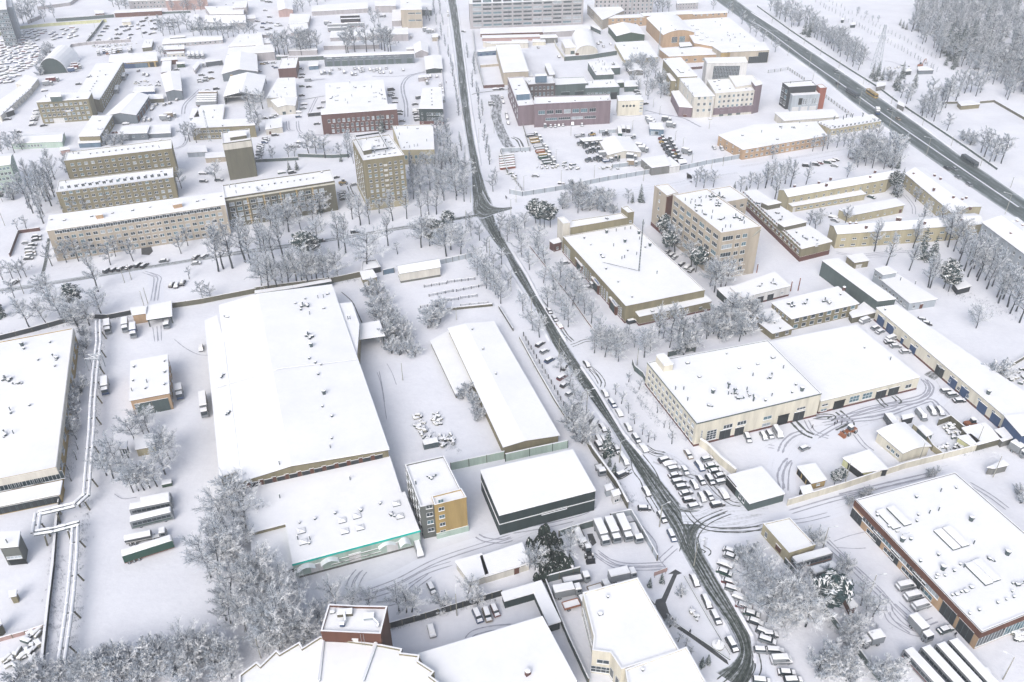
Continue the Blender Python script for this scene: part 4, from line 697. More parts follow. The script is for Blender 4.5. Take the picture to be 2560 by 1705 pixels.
# ================= far left
bld(T00,[(335,942),(810,908),(843,852),(455,862)],(0,405,1132),'four-storey khaki office with a small sign over its white entrance','khaki',cat='office block',name='office_block',over=.2,win=[(0,4,10,1.4,3.2,1.7,1.6,'win',.03,.97),(0,1,1,0,0,6.5,3.0,'white',.22,.42)],vent=[('hatch',(712,895)),('pipe',(422,893))])
K = [o for o in COL.objects if o.get('label','').startswith('four-storey khaki office')][0]; penthouse(K, T00,[(458,890),(560,885),(558,850),(450,855)],K['h'],K['h']+3.2,'slate')
bld(T00,[(700,880),(910,918),(1127,575),(885,588)],(1,937,1030),'long khaki rear wing with roof vents behind the four-storey office','khaki',cat='wing',name='rear_wing',over=.3,win=[(1,3,16,1.4,3.0,1.6,1.6,'win',.05,.95)],vent=[('cowl',(897,705),(888,748),(870,770),(855,795),(840,818),(828,838),(840,705),(970,690),(918,655)),('fan',(815,710))])
bld(T00,[(372,683),(620,665),(735,548),(490,560)],0.2,'round-arched teal-fronted hangar covered in snow','teal',roof='arch',rise=11.5,cat='hangar',name='arched_hangar')
bld(T00,[(5,1065),(290,808),(240,760),(-90,985)],(0,18,1115),'long pale two-storey workshop wing running off the left edge','pale',cat='workshop',name='workshop_wing',win=[(0,2,9,.8,2.8,1.2,1.4,'win2',.05,.95)])
bld(T00,[(292,795),(350,725),(235,690),(145,768)],(0,295,845),'pale gabled block at the far end of the workshop wing','pale',cat='block',name='gabled_block')
bld(T00,[(25,1045),(125,1010),(90,985),(0,1010)],(0,30,1085),'small dark flat-roofed garage by the workshop wing','charcoal',cat='garage',name='garage')
bld(T00,[(108,1318),(568,1300),(615,1262),(585,1215),(190,1243)][:2]+[(590,1218),(190,1243)],(1,575,1348),'mint-green and pink low building with snowy hipped roof and a gable','mint',roof='side',rise=1.2,cat='building',name='low_building',win=[(0,1,9,1.0,0,1.0,1.5,'win',.05,.6)])
bld(T00,[(972,1064),(1248,1058),(1367,882),(1190,868)],(1,1268,1130),'blue-grey gabled hall with brown side doors','greyblue',roof='gable',rise=1.8,cat='hall',name='metal_hall',win=[(1,1,5,.1,0,3.4,4.0,'brown')])
bld(T00,[(725,1255),(916,1250),(1030,1065),(850,1068)],6.0,'khaki brick store with white roof and side windows','khaki',cat='store',name='store',win=[(1,1,5,2.0,0,2,1.6,'win')],vent=[('hatch',(915,1110))])
bld(T00,[(720,1318),(918,1308),(920,1280),(722,1288)],(0,722,1355),'light blue lean-to in front of the khaki brick store','lightblue',cat='annex',name='annex')
bld(T00,[(1085,1235),(1350,1222),(1375,1155),(1125,1165)],(0,1090,1292),'blue-grey flat store, left of a joined pair','greyblue',cat='store',name='store',win=[(0,1,3,2,0,1.4,.8,'win2')])
bld(T00,[(1352,1232),(1567,1222),(1562,1148),(1378,1155)],(0,1352,1255),'blue-grey flat store, right of a joined pair','greyblue',cat='store',name='store')
bld(T00,[(1160,578),(1445,558),(1438,482),(1010,505),(1000,570)],(0,1165,628),'flat depot with blue, black and yellow gates','charcoal',cat='depot',name='depot',band=[(-.1,.9,'ochre',(0,))],win=[(0,1,1,.1,0,11,4.2,'blue',.0,.32),(0,1,1,.1,0,9,4.2,'lblue',.33,.57),(0,1,2,.1,0,1.2,4.2,'ochre',.6,1)])
bld(T00,[(1305,440),(1390,432),(1405,365),(1330,368)],(0,1310,470),'small square grey-brown block with snowy roof in front of the truck yard','khaki_dark',cat='block',name='block',vent=[('pipe',(1345,395),(1375,400))])
bld(T00,[(1490,408),(2042,368),(2040,330),(1520,345)],(0,1492,428),'long low grey-brown building behind the parked box trucks','haze',cat='building',name='low_building',roof='side',rise=.8,win=[(0,1,12,1,0,1.6,1.2,'win2')])
bld(T00,[(1495,462),(1690,452),(1690,418),(1490,425)],(0,1530,490),'small shop with red and grey front beside bare trees','red',cat='shop',name='shop',vent=[('pipe',(1640,425))])
bld(T00,[(1535,498),(1690,488),(1690,475),(1530,482)],(0,1537,522),'low white kiosk row below the red-fronted shop','pale',cat='kiosk',name='kiosk',win=[(0,1,4,.5,0,1.6,1.2,'win2')])
bld(T00,[(1525,846),(1668,835),(1650,655),(1480,690)],(0,1535,925),'narrow grey gabled shed with roof ridge towards the viewer','greyblue',roof='gable',rise=1.2,cat='shed',name='shed')
bld(T00,[(1480,668),(1568,652),(1572,560),(1492,568)],(0,1485,690),'brown-walled narrow store behind the grey gabled shed','brown',cat='store',name='store')
bld(T00,[(1220,850),(1420,840),(1415,790),(1240,800)],(0,1225,858+14),'low store with deep blue front and snowy roof','blue',cat='store',name='store')
bld(T00,[(1370,912),(1500,905),(1495,868),(1365,872)],(0,1375,938),'low khaki shed beside the deep blue store','khaki_dark',cat='shed',name='shed')
bld(T00,[(2040,682),(2365,657),(2355,505),(2085,512)],(0,2050,746),'grey gabled hall with a yellow sign panel, behind the open truss hall','greyblue',roof='gable',rise=2.6,cat='hall',name='metal_hall',win=[(0,1,1,2.4,0,1.8,2.2,'ochre',.2,.3)])
bld(T00,[(2055,888),(2390,878),(2440,700),(2118,708)],(0,2065,955),'open-fronted steel truss hall with big white roof','graphite',roof='gable',rise=2.8,cat='open hall',name='truss_hall',open_=2)
bld(T00,[(1885,205),(2257,215),(2257,140),(1900,150)],3.0,'long barrel-roofed store under thick snow in the upper left','haze',roof='side',rise=3.0,cat='store',name='store')
bld(T00,[(1748,248),(1812,252),(1832,138),(1790,133)],(0,1752,270),'narrow snow-roofed wing left of the barrel-roofed store','slate',cat='wing',name='wing')
bld(T00,[(1840,250),(2130,240),(2128,212),(1840,220)],(0,1842,268),'low teal-fronted row in front of the barrel-roofed store','slate',cat='row',name='low_row')
bld(T00,[(1930,132),(2235,128),(2240,60),(1880,62)],5.0,'flat-roofed hall with stacks in the upper left','haze',cat='hall',name='hall',vent=[('cowl',(1900,50),(2075,45),(2140,30),(1990,70))])
bld(T00,[(2135,75),(2260,68),(2270,10),(2165,15)],7.0,'square snowy block beside the flat hall in the upper left','haze',cat='block',name='block')
bld(T00,[(1178,14),(1525,0),(1500,-40),(1200,-30)],(0,1190,82),'three-storey beige brick block on the top edge, left of centre','haze',cat='block',name='brick_block',win=[(0,1,10,1.0,0,1.4,1.6,'win2',.1,.95),(0,1,8,4.5,0,1.4,1.6,'win2',.1,.95)])
bld(T00,[(1525,8),(1900,-5),(1890,-40),(1500,-40)],9.0,'brown block behind bare trees on the top edge','pink',cat='block',name='brown_block')
bld(T00,[(1050,122),(1482,100),(1482,80),(1062,94)],(0,1052,158),'long low brown brick store along the snowy parade ground','brown',cat='store',name='store')
bld(T00,[(875,128),(955,122),(950,98),(865,95)],(0,878,152),'small dark shed at the end of the brown brick store','brown',cat='shed',name='shed')
bld(T00,[(-60,95),(60,88),(50,-30),(-60,-30)],30.0,'grey high-rise cut by the top left corner','greyblue',cat='high-rise',name='high_rise',win=[(0,9,5,2,3,1.4,1.6,'win2')])
bld(T00,[(60,70),(110,66),(95,-40),(40,-40)],26.0,'pale narrow high-rise just right of the corner high-rise','bluegrey',cat='high-rise',name='high_rise')
bld(T00,[(1760,1120),(2042,1102),(2062,962),(1845,975)],(0,1765,1135),'white flat-roofed workshop right of the stacked trailers','pale',cat='workshop',name='workshop',vent=[('cowl',(1968,1015),(1952,1080))])
bld(T00,[(1740,1085),(1828,1078),(1812,1000),(1770,1002)],(0,1742,1112),'small white shed stuck to the white flat workshop','bluegrey',cat='shed',name='shed')
bld(T00,[(1755,1180),(2340,1150),(2310,1092),(1750,1115)],7.5,'long two-storey khaki block half hidden by the windowless tower','khaki',cat='block',name='long_block',win=[(0,2,8,1,3.4,1.6,1.5,'win',.1,.6)],vent=[('cowl',(1905,1170),(2045,1158))])
bld(T00,[(1720,1405),(1900,1395),(1885,1340),(1740,1345)],(0,1725,1440),'low snow-heaped garage in front of the long khaki block','bluegrey',cat='garage',name='garage')
bld(T00,[(1885,1455),(2085,1440),(2075,1400),(1890,1410)],(0,1900,1490),'low beige garage left of the windowless tower','beige',cat='garage',name='garage')
bld(T00,[(1770,615),(1790,650),(1832,590),(1820,560)],(1,1792,652),'steel-sided container shelter left of the grey lorries','haze',cat='shelter',name='shelter')
# ================= top centre (tile 1,0)
bld(T10,[(205,98),(338,90),(320,10),(195,15)],(0,213,155),'red-brown gabled house with snowy roof near the top','pink',roof='gable',rise=1.5,cat='house',name='house')
bld(T10,[(300,222),(480,205),(500,135),(315,130)],4.5,'flat white shed with a dark doorway','haze',cat='shed',name='shed',win=[(0,1,1,0,0,5,2.6,'black',.6,.95)])
bld(T10,[(320,300),(405,300),(480,260),(470,215),(305,215)],4.0,'low snowy extension in front of the flat white shed','haze',cat='shed',name='shed')
bld(T10,[(513,108),(1030,78),(1022,22),(512,55)],(0,520,142),'long grey-walled hall with thick snowy roof near the top centre','haze',cat='hall',name='long_hall')
bld(T10,[(1328,92),(1522,88),(1510,-20),(1330,-20)],(0,1335,255),'four-storey beige factory block beside the upper road','beige',cat='factory block',name='factory_block',win=[(0,2,1,6,6,6,1.2,'band',.35,.65),(0,2,1,6,6,5,1.2,'band',.68,.98)],vent=[('hatch',(1390,25))])
bld(T10,[(1248,195),(1330,190),(1328,90),(1255,95)],(0,1255,240),'snow-roofed low wing left of the beige factory block','haze',cat='wing',name='wing')
bld(T10,[(1095,55),(1282,55),(1282,8),(1090,15)],6.0,'small pale hall between trees near the top centre','haze',cat='hall',name='hall')
bld(T10,[(1524,92),(1612,95),(1610,40),(1520,30)],5.0,'low lean-to right of the beige factory block','slate',cat='annex',name='annex')
bld(T10,[(1070,322),(1396,315),(1393,258),(1068,266)],(1,1396,372),'grey brick range with snowy roof left of the upper road','haze',cat='range',name='brick_range')
bld(T10,[(680,348),(1068,340),(1066,278),(690,290)],(0,682,378),'lower brick range joined to the left of the grey brick range','haze',cat='range',name='brick_range')
bld(T10,[(620,424),(1130,412),(1128,372),(640,388)],(0,622,455),'long low brown store behind bare trees','haze',cat='store',name='store')
bld(T10,[(625,526),(1452,494),(1448,472),(620,505)],(0,640,608),'long blue-grey truck garage with ten gates','greyblue',cat='truck garage',name='truck_garage',win=[(0,1,10,.1,0,4.2,4.0,'steel',.01,.86),(0,1,9,6.2,0,3.8,.8,'band',.01,.85),(0,1,1,.1,0,4.2,4.0,'steel',.91,.98)])
bld(T10,[(1463,490),(1580,485),(1573,402),(1448,415)],(0,1468,525),'little gabled cottage at the right end of the blue-grey garage','haze',roof='gable',rise=2.4,cat='cottage',name='cottage')
bld(T10,[(1562,640),(1710,632),(1700,512),(1545,525)],(0,1570,672),'dark-fronted snowy shed beside the upper road','graphite',roof='gable',rise=.8,cat='shed',name='shed')
bld(T10,[(203,636),(366,626),(388,527),(235,535)],(0,215,722),'square red brick house in the truck yard','red',par=.4,cat='house',name='brick_house',vent=[('pipe',(297,600),(352,545),(290,548)),('hatch',(300,590))])
bld(T10,[(484,610),(570,603),(574,568),(485,570)],(0,487,640),'small blue-grey kiosk near the red brick house','lightblue',cat='kiosk',name='kiosk')
bld(T10,[(205,985),(356,972),(378,890),(140,925)],(0,215,1052),'white gabled front house of the chimney-topped workshop','pale',roof='gable',rise=1.0,cat='house',name='house',win=[(0,1,1,.1,0,2,2,'steel',.2,.4),(0,1,1,1.4,0,1.2,1.4,'win',.6,.8)])
bld(T10,[(95,905),(372,885),(358,718),(205,722)],6.0,'snowy white workshop with thin chimneys behind the white house','pale',cat='workshop',name='workshop',vent=[('pipe',(165,850),(195,880),(300,735),(232,900),(285,870)),('hatch',(268,805))])
bld(T10,[(90,1190),(240,1168),(235,1085),(95,1105)],(0,95,1235),'small whitewashed hut with tall vent pipe','pale',cat='hut',name='hut',vent=[('pipe',(135,1170))],win=[(0,1,1,.1,0,1.2,2,'brown',.15,.3)])
bld(T10,[(645,1000),(1212,985),(1165,738),(640,772)],9.0,'broad snowy production hall behind the red brick front','haze',cat='production hall',name='production_hall',vent=[('light',(740,880),(1090,850),(740,920),(1092,888),(755,805)),('pipe',(862,765),(680,800),(842,950),(880,885),(820,925),(1060,805),(1150,835)),('fan',(915,805),(690,905),(1180,910),(1155,870)),('hatch',(1040,935),(995,795))])
bld(T10,[(597,1055),(1296,1005),(1292,955),(598,1003)],(0,625,1232),'three-storey red brick works office with black lower panels','red',cat='works office',name='works_office',over=.15,win=[(0,1,14,7.6,0,1.5,2.0,'win',.06,.96),(0,2,13,1.0,3.3,1.5,2.0,'win',.1,.94)],band=[(4.9,6.4,'charcoal',())][:0])
WO = bpy.data.objects['works_office']
q = MB(); A, B = at(T10,668,1222),at(T10,1255,1160); d = B-A; d2 = d.normalized(); n = Vector((d2.y, -d2.x, 0)); m_ = (A+B)/2+n*.05; q.box((m_.x, m_.y, 3.4),(d.length, .25,6.6),math.atan2(d.y, d.x),0); addpart(WO, 'dark_panel',q, WALL['charcoal'])
bld(T10,[(1495,1000),(1718,1000),(1702,805),(1530,812)],(0,1505,1142),'dark green office with red base beside the upper road','graphite',cat='office',name='office',over=.15,win=[(0,2,7,3.2,3.2,.9,1.6,'win2',.3,.98),(0,3,1,1.2,2.8,.9,1.2,'win2',.04,.2)],plinth=('red',2.6),vent=[('cowl',(1612,830),(1612,865),(1613,905),(1615,935),(1617,965))])
bld(T10,[(1960,38),(3008,-2),(3000,-60),(1950,-50)],(0,1985,262),'huge seven-storey beige research institute at the top centre','haze',cat='institute',name='institute',win=[(0,7,11,2.0,3.4,7.5,1.9,'band',.02,.99)])
bld(T10,[(2060,312),(3050,285),(3040,240),(2062,265)],(0,2065,325),'long low snow-topped garage row below the research institute','brown',cat='garage row',name='garage_row')
bld(T10,[(2080,352),(2610,338),(2600,318),(2075,330)],(0,2083,380),'long pink-walled shed under the garage row','pink',cat='shed',name='pink_shed')
bld(T10,[(2165,402),(2500,395),(2490,380),(2085,385)],4.0,'white lean-to below the pink-walled shed','pale',cat='annex',name='annex')
bld(T10,[(2035,478),(2212,465),(2200,432),(2120,438),(2118,455),(2030,462)],(0,2042,512),'little white and blue kiosk row at the yard edge','lightblue',cat='kiosk',name='kiosk',win=[(0,1,3,.1,0,2,2,'blue')])
bld(T20,[(-78,668),(152,655),(68,412),(-145,420)],9.0,'long white-roofed hall behind the lilac office','beige',cat='hall',name='white_hall')
bld(T20,[(-70,712),(190,700),(175,662),(-82,670)],(0,-65,760),'step-down end block of the white-roofed hall','beige',cat='block',name='end_block')
# ================= top right of centre (tile 2,0)
bld(T20,[(760,-10),(1300,-22),(1290,-60),(770,-50)],16.0,'pale office block cut by the top edge right of centre','haze',cat='office block',name='office_block',win=[(0,4,14,2,3.4,1.6,2.0,'win2')])
bld(T20,[(1515,35),(1710,25),(1700,-10),(1510,-5)],(0,1550,92),'small three-storey pale house near the highway at the top','haze',cat='house',name='house',win=[(0,2,8,1.2,3,1.0,1.4,'win2')])
bld(T20,[(832,185),(1028,98),(985,58),(692,42)],(0,880,270),'long pale wing running back from the beige courtyard building','beige',cat='wing',name='long_wing',win=[(3,2,12,1.5,3.6,1.4,1.5,'win2')])
bld(T20,[(850,172),(1212,160),(1205,132),(842,150)],(0,870,245),'two-storey beige range behind the green gabled hall','peach',cat='range',name='beige_range',win=[(0,2,7,1.4,3.4,1.8,1.6,'win')])
bld(T20,[(1205,150),(1662,128),(1650,104),(1180,125)],8.0,'back range of the beige factory along the arched hall','peach',cat='range',name='beige_range')
bld(T20,[(1662,135),(1978,118),(1965,100),(1660,112)],(1,1978,160),'right end of the beige factory back range near the highway','peach',cat='range',name='beige_range',win=[(0,1,6,3,0,1.4,1.6,'win2')])
bld(T20,[(1390,322),(1672,300),(1520,150),(1238,170)],(0,1395,435),'arched beige factory hall with green-glazed front','peach',roof='lowarch',rise=3.0,cat='factory hall',name='arched_factory',win=[(0,1,2,3.5,0,5,4.5,'grid',.25,.75)],vent=[('hatch',(1395,172),(1430,205),(1465,237),(1500,270))])
bld(T20,[(1672,395),(1842,428),(2270,390),(1985,165),(1535,190),(1640,330)][:1]+[(1835,425),(2265,388),(1985,163),(1545,190)],8.0,'huge flat snowy factory roof with rooflights next to the highway','peach',cat='factory',name='factory_hall',vent=[('light',(1575,225),(1655,235),(1610,260),(1700,270),(1650,290),(1745,303),(1695,325),(1790,340),(1740,365),(1835,380)),('cowl',(1865,203),(1912,233),(1980,300),(2095,312),(2030,318),(2135,342),(2047,345),(1995,330),(1925,370),(1925,172)),('pipe',(2005,370),(2000,380),(1980,330))])
bld(T20,[(1925,482),(2362,460),(2315,388),(1842,428)],(1,2358,570),'beige and yellow striped front hall of the huge factory','beige',cat='hall',name='striped_hall',win=[(0,1,1,4,0,7,5,'ochre',.03,.12),(0,1,1,4,0,2,5,'ochre',.14,.17),(0,1,1,.1,0,8,5,'gate',.62,.76),(0,1,1,.1,0,8,8,'gate',.82,.95)],vent=[('cowl',(2087,430),(2225,425))])
bld(T20,[(962,332),(1218,320),(1150,230),(885,240)],(0,975,390),'dark green gabled hall with open glazed front','green',roof='gable',rise=2.6,cat='hall',name='green_hall')
bld(T20,[(585,492),(788,485),(735,325),(555,335)],2.5,'white round-arched hangar with a projecting porch','pale',roof='arch',rise=6.0,cat='hangar',name='arched_hangar',win=[(0,1,1,.1,0,2.4,2.8,'brown',.02,.12)])
bld(T20,[(490,440),(585,436),(530,360),(455,372)],(0,497,497),'small annex on the left of the white arched hangar','pale',cat='annex',name='annex',win=[(0,1,1,.1,0,3,2.6,'steel',.5,.9)])
bld(T20,[(698,462),(778,442),(735,400),(660,410)],(0,700,500),'green-framed porch of the white arched hangar','green',cat='porch',name='hangar_porch',open_=1)
bld(T20,[(1035,552),(1340,525),(1235,378),(943,395)],(0,1042,590),'tan box-like workshop with patchy snowy roof','yellow',cat='workshop',name='box_workshop',win=[(0,1,5,1.5,0,1.4,1.2,'win2')],vent=[('hatch',(1030,418)),('cowl',(1120,445),(1150,445),(1128,505))])
bld(T20,[(1440,520),(1895,500),(1830,430),(1350,450)],5.5,'low beige factory shed with a red-brown fence before it','peach',cat='shed',name='factory_shed',win=[(0,1,4,1.5,0,2,1.6,'win',.1,.8)],vent=[('fan',(1560,490)),('hatch',(1590,415))])
bld(T20,[(1545,430),(1652,420),(1630,390),(1535,398)],7.0,'small dark lantern block on the factory shed','slate',cat='block',name='lantern_block')
bld(T20,[(1078,655),(1205,650),(1150,590),(1045,592)],(0,1082,690),'grey gabled substation among bare trees','grey',roof='gable',rise=.8,cat='substation',name='substation')
bld(T20,[(775,690),(935,682),(855,560),(698,572)],6.0,'flat roof crowded with thin vent pipes','slate',cat='plant building',name='plant_building',vent=[('pipe',(790,560),(800,575),(830,570),(850,590),(770,590),(820,640),(860,645),(750,640),(890,640),(850,600),(870,655),(835,600),(735,620)),('hatch',(765,660))])
bld(T20,[(885,628),(995,622),(960,575),(870,580)],5.0,'small annex right of the vent-pipe roof','slate',cat='annex',name='annex',vent=[('ducts',(930,595))])
bld(T20,[(345,690),(395,685),(345,585),(302,592)],4.0,'narrow snow-roofed shed behind the lilac office','grey',cat='shed',name='shed')
bld(T20,[(58,978),(210,965),(105,708),(-40,716)],(0,108,1152),'left wing of the lilac brick office with a glazed stair drum','lilac',par=.5,cat='office wing',name='office_wing',win=[(3,2,6,4,4,3,1.8,'win')],vent=[('hatch',(65,785),(35,822),(127,945),(158,745)),('cowl',(65,788))])
L1 = [o for o in COL.objects if o.get('label','').startswith('left wing of the lilac')][0]
penthouse(L1,T20,[(45,868),(163,860),(155,842),(38,848)],L1['h'],L1['h']+4.0,'lightblue','glazed_drum'); penthouse(L1,T20,[(216,700),(320,694),(312,680),(212,684)],L1['h'],L1['h']+4.5,'lightblue','glazed_drum')
bld(T20,[(205,962),(908,928),(895,873),(205,893)],(1,900,1130),'front wing of the lilac brick office with teal ribbon windows','lilac',par=.5,cat='office wing',name='office_wing',win=[(0,1,7,8.4,0,4.2,2.4,'band',.04,.82),(0,1,4,4.2,0,7.5,1.6,'band',.14,.82)],vent=[('hatch',(343,935),(578,925)),('cowl',(815,905),(880,915))])
bld(T20,[(110,982),(205,962),(205,930),(100,940)],12.0,'square lilac corner block with small stair windows','lilac',cat='corner block',name='corner_block',win=[(0,3,1,2.5,3.4,1.4,1.4,'win2',.7,.95)])
bld(T20,[(152,780),(396,768),(370,700),(100,712)],11.5,'dark brick rear block of the lilac office with two rows of windows','darkbrick',par=.4,cat='office block',name='rear_block',win=[(0,2,6,4,4,1.4,2,'win',.05,.97)],vent=[('hatch',(160,745))])
bld(T20,[(396,785),(700,768),(665,710),(378,720)],9.5,'slate link block with a deep dark recess behind the lilac office','slate',par=.4,cat='link block',name='link_block',win=[(0,1,2,.1,0,6,4.5,'graphite',.1,.95)])
bld(T20,[(672,812),(988,800),(942,728),(690,740)],(1,985,905),'slate workshop with one dark gate right of the link block','slate',par=.3,cat='workshop',name='slate_workshop',win=[(0,1,1,.1,0,4.4,4.6,'black',.78,.92),(0,1,6,4.5,0,1.8,.8,'win2',.05,.75)],vent=[('pipe',(740,765),(905,765)),('hatch',(870,765))])
bld(T20,[(975,928),(1208,920),(1182,876),(965,882)],(1,1200,1050),'cream cube with four round windows beside the lilac office','cream',cat='building',name='cream_cube',over=.1,win=[(0,1,4,5.6,0,1.6,1.6,'round',.15,.7),(0,4,1,2.2,1.9,2,.8,'win2',.86,.98)])
bld(T20,[(1035,798),(1155,792),(1150,738),(1030,745)],3.6,'low teal shed behind the slate workshop','slate',cat='shed',name='shed')
bld(T20,[(965,762),(1030,758),(1028,735),(962,738)],3.6,'low green shed left of the teal shed','green',cat='shed',name='shed')
# white hangar + pale complex
bld(T20,[(1790,582),(2163,575),(2140,527),(1765,535)],16.0,'tall white gallery block with a large dark glass panel and red side','white',cat='gallery',name='gallery_block',over=.1,win=[(0,1,1,4,0,19,10,'grid',.24,.76),(0,1,1,.5,0,7,5,'steel',.42,.6)],band=[(.2,9,'red',())][:0])
bld(T20,[(1525,708),(1700,700),(1548,532),(1388,545)],15.0,'rear part of the long pale factory beside the gallery block','khaki',cat='factory',name='pale_factory',win=[(3,2,6,3,5,2.4,1.6,'win2')],vent=[('slot',(1550,655)),('hatch',(1625,645),(1410,545),(1520,640))])
bld(T20,[(1675,892),(1863,884),(1705,700),(1530,713)],(0,1665,1078),'front part of the long pale factory, four storeys','pale',cat='factory',name='pale_factory',over=.15,win=[(0,3,3,4,4,1.6,1.8,'win',.1,.95),(3,3,4,3,4.6,1.2,3.0,'grid')],vent=[('hatch',(1612,792))])
bld(T20,[(1870,862),(2236,833),(2110,722),(1790,737)],(0,1882,1072),'white office front with scalloped parapet and lilac ground floor','pale',par=.5,cat='office block',name='office_block',plinth=None, band=[(9.2,4.6,'lilac',(0,))],win=[(0,3,8,5.8,3.3,1.5,1.7,'win',.06,.98),(0,1,3,.2,0,2.8,3.6,'steel',.1,.75)],vent=[('hatch',(1900,738),(1885,785),(2000,812),(2150,812),(1905,822),(1860,752))])
bld(T20,[(2055,803),(2275,772),(2210,693),(1990,700)],16.5,'raised flat-roofed upper block behind the white office front','pale',par=.5,cat='upper block',name='upper_block')
bld(T20,[(2235,790),(2298,775),(2270,740),(2200,745)],18.5,'slim lilac stair tower at the right end of the white office','lilac',cat='stair tower',name='stair_tower')
bld(T20,[(1536,982),(1655,990),(1530,836),(1464,843)],(0,1572,1068),'low lilac annex with long snowy roof left of the pale factory','lilac',cat='annex',name='annex',win=[(0,1,1,.1,0,2,1.6,'brown',.4,.6)])
bld(T20,[(1462,742),(1520,745),(1475,672),(1422,680)],11.0,'small tower block attached to the side of the pale factory','khaki',cat='block',name='side_block')
bld(T20,[(1395,760),(1420,765),(1385,630),(1352,640)],4.0,'narrow green lean-to among bare trees','green',cat='annex',name='annex')
bld(T20,[(1665,1012),(1780,1005),(1775,988),(1660,992)],4.6,'lilac entrance porch of the white office with snowy roof','lilac',cat='porch',name='porch_block',win=[(0,1,3,.1,0,1.2,2.2,'brown')])
# machinery yard
bld(T20,[(882,1425),(1183,1400),(1080,1268),(795,1287)],(0,905,1455),'gabled machinery shelter with wide snowy roof in the vehicle yard','pale',roof='gable',rise=1.8,cat='shelter',name='machinery_shelter',win=[(0,1,1,.1,0,1,2,'green',.3,.4),(0,1,1,1.2,0,1.2,1,'win2',.2,.28)],vent=[('pipe',(908,1245))])
bld(T20,[(655,1300),(830,1285),(815,1255),(620,1272)],4.0,'open lean-to with black interior behind the machinery shelter','graphite',cat='canopy',name='canopy',open_=1)
bld(T20,[(1285,1542),(1455,1520),(1400,1428),(1188,1460)],4.5,'flat snowy canopy beside the corrugated fence','grey',cat='canopy',name='canopy')
bld(T20,[(1450,1537),(1542,1520),(1445,1445),(1398,1470)],(0,1452,1590),'white cabin with slanted snowy roof at the corrugated fence','white',cat='cabin',name='cabin')
bld(T20,[(1268,1185),(1395,1190),(1375,1130),(1260,1130)],(0,1280,1238),'glass-fronted guard shelter with a flat snowy roof','lightblue',cat='guard shelter',name='guard_shelter',win=[(0,1,2,.5,0,2.6,2.2,'win2',.1,.6)])
bld(T20,[(1540,1505),(1605,1495),(1590,1468),(1525,1470)],(0,1545,1518),'bright blue low store near the fence corner','blue',cat='store',name='store')
bld(T30,[(-230,1378),(545,1248),(440,1122),(-130,1150),(-455,1245)],(0,-222,1465),'long cream two-storey factory office beside the side road','peach',cat='factory office',name='factory_office',over=.15,win=[(0,2,16,1.0,3.1,1.6,1.3,'win',.02,.98),(4,2,4,1,3.1,1,1.3,'win2')],vent=[('hatch',(355,1155),(235,1165),(85,1280),(-235,1245)),('fan',(110,1165),(235,1175)),('pipe',(125,1180),(290,1130),(-60,1215))])
bld(T30,[(582,1187),(1038,1112),(960,1055),(445,1122)],(0,585,1240),'yellow two-storey office with chimney stacks beside the highway','yellow',cat='office',name='yellow_office',over=.15,win=[(0,2,12,.9,3.1,1.4,1.6,'win',.02,.98),(3,1,5,3.8,0,.8,1.4,'win2')],vent=[('tee',(605,1100),(690,1095),(717,1080),(773,1078),(868,1070)),('hatch',(595,1155),(970,1095))])
bld(T30,[(150,1112),(652,1075),(600,1008),(65,1040)],4.5,'long low snow-roofed store between the dark office and the yellow office','pale',cat='store',name='store',win=[(0,1,3,.2,0,3,2,'brown',.0,.4)])
DO = bld(T30,[(190,805),(445,790),(400,740),(133,762)],14.5,'modern charcoal office with black glazing','charcoal',par=.5,cat='office',name='modern_office',win=[(3,3,2,2,4,3,2.4,'win2')],vent=[('pipe',(205,765)),('cowl',(410,760))])
bld(T30,[(225,882),(478,868),(430,800),(190,840)],10.5,'light grey front block of the modern charcoal office with slit windows','bluegrey',par=.4,cat='office block',name='front_block',win=[(0,1,7,4.6,0,.8,3.6,'grid',.4,.98),(0,1,1,4.4,0,2.4,4.2,'black',.26,.38),(0,1,3,.1,0,4.6,2.8,'white',.02,.98)])
bld(T30,[(478,812),(540,808),(500,775),(448,780)],14.0,'orange-red stair tower at the right of the modern charcoal office','orange',par=.4,cat='stair tower',name='stair_tower')
bld(T30,[(1775,972),(1945,957),(1855,925),(1743,940)],(0,1780,998),'lonely khaki pavilion at the forest edge','khaki',cat='pavilion',name='pavilion')
bld(T30,[(1380,650),(1520,645),(1450,612),(1375,618)],(0,1385,668),'low grey site cabin below the red excavator','greyblue',cat='site cabin',name='site_cabin')
bld(T30,[(1240,660),(1318,652),(1300,632),(1235,640)],(0,1242,668),'small dark site shed left of the site cabin','graphite',cat='site shed',name='site_shed')
bld(T30,[(760,232),(803,228),(795,208),(758,210)],2.4,'dark container alone beside the field track','graphite',cat='container',name='container')
bld(T30,[(675,186),(698,184),(695,168),(672,170)],2.4,'smaller dark container farther up the field track','graphite',cat='container',name='container')
bld(T30,[(998,800),(1078,785),(1080,762),(1000,758)],3.0,'bus shelter with snowy roof on the far side of the highway','grey',cat='bus shelter',name='bus_shelter')
bld(T30,[(1190,958),(1250,985),(1250,955),(1195,925)],3.0,'second bus shelter further down the highway pavement','grey',cat='bus shelter',name='bus_shelter')
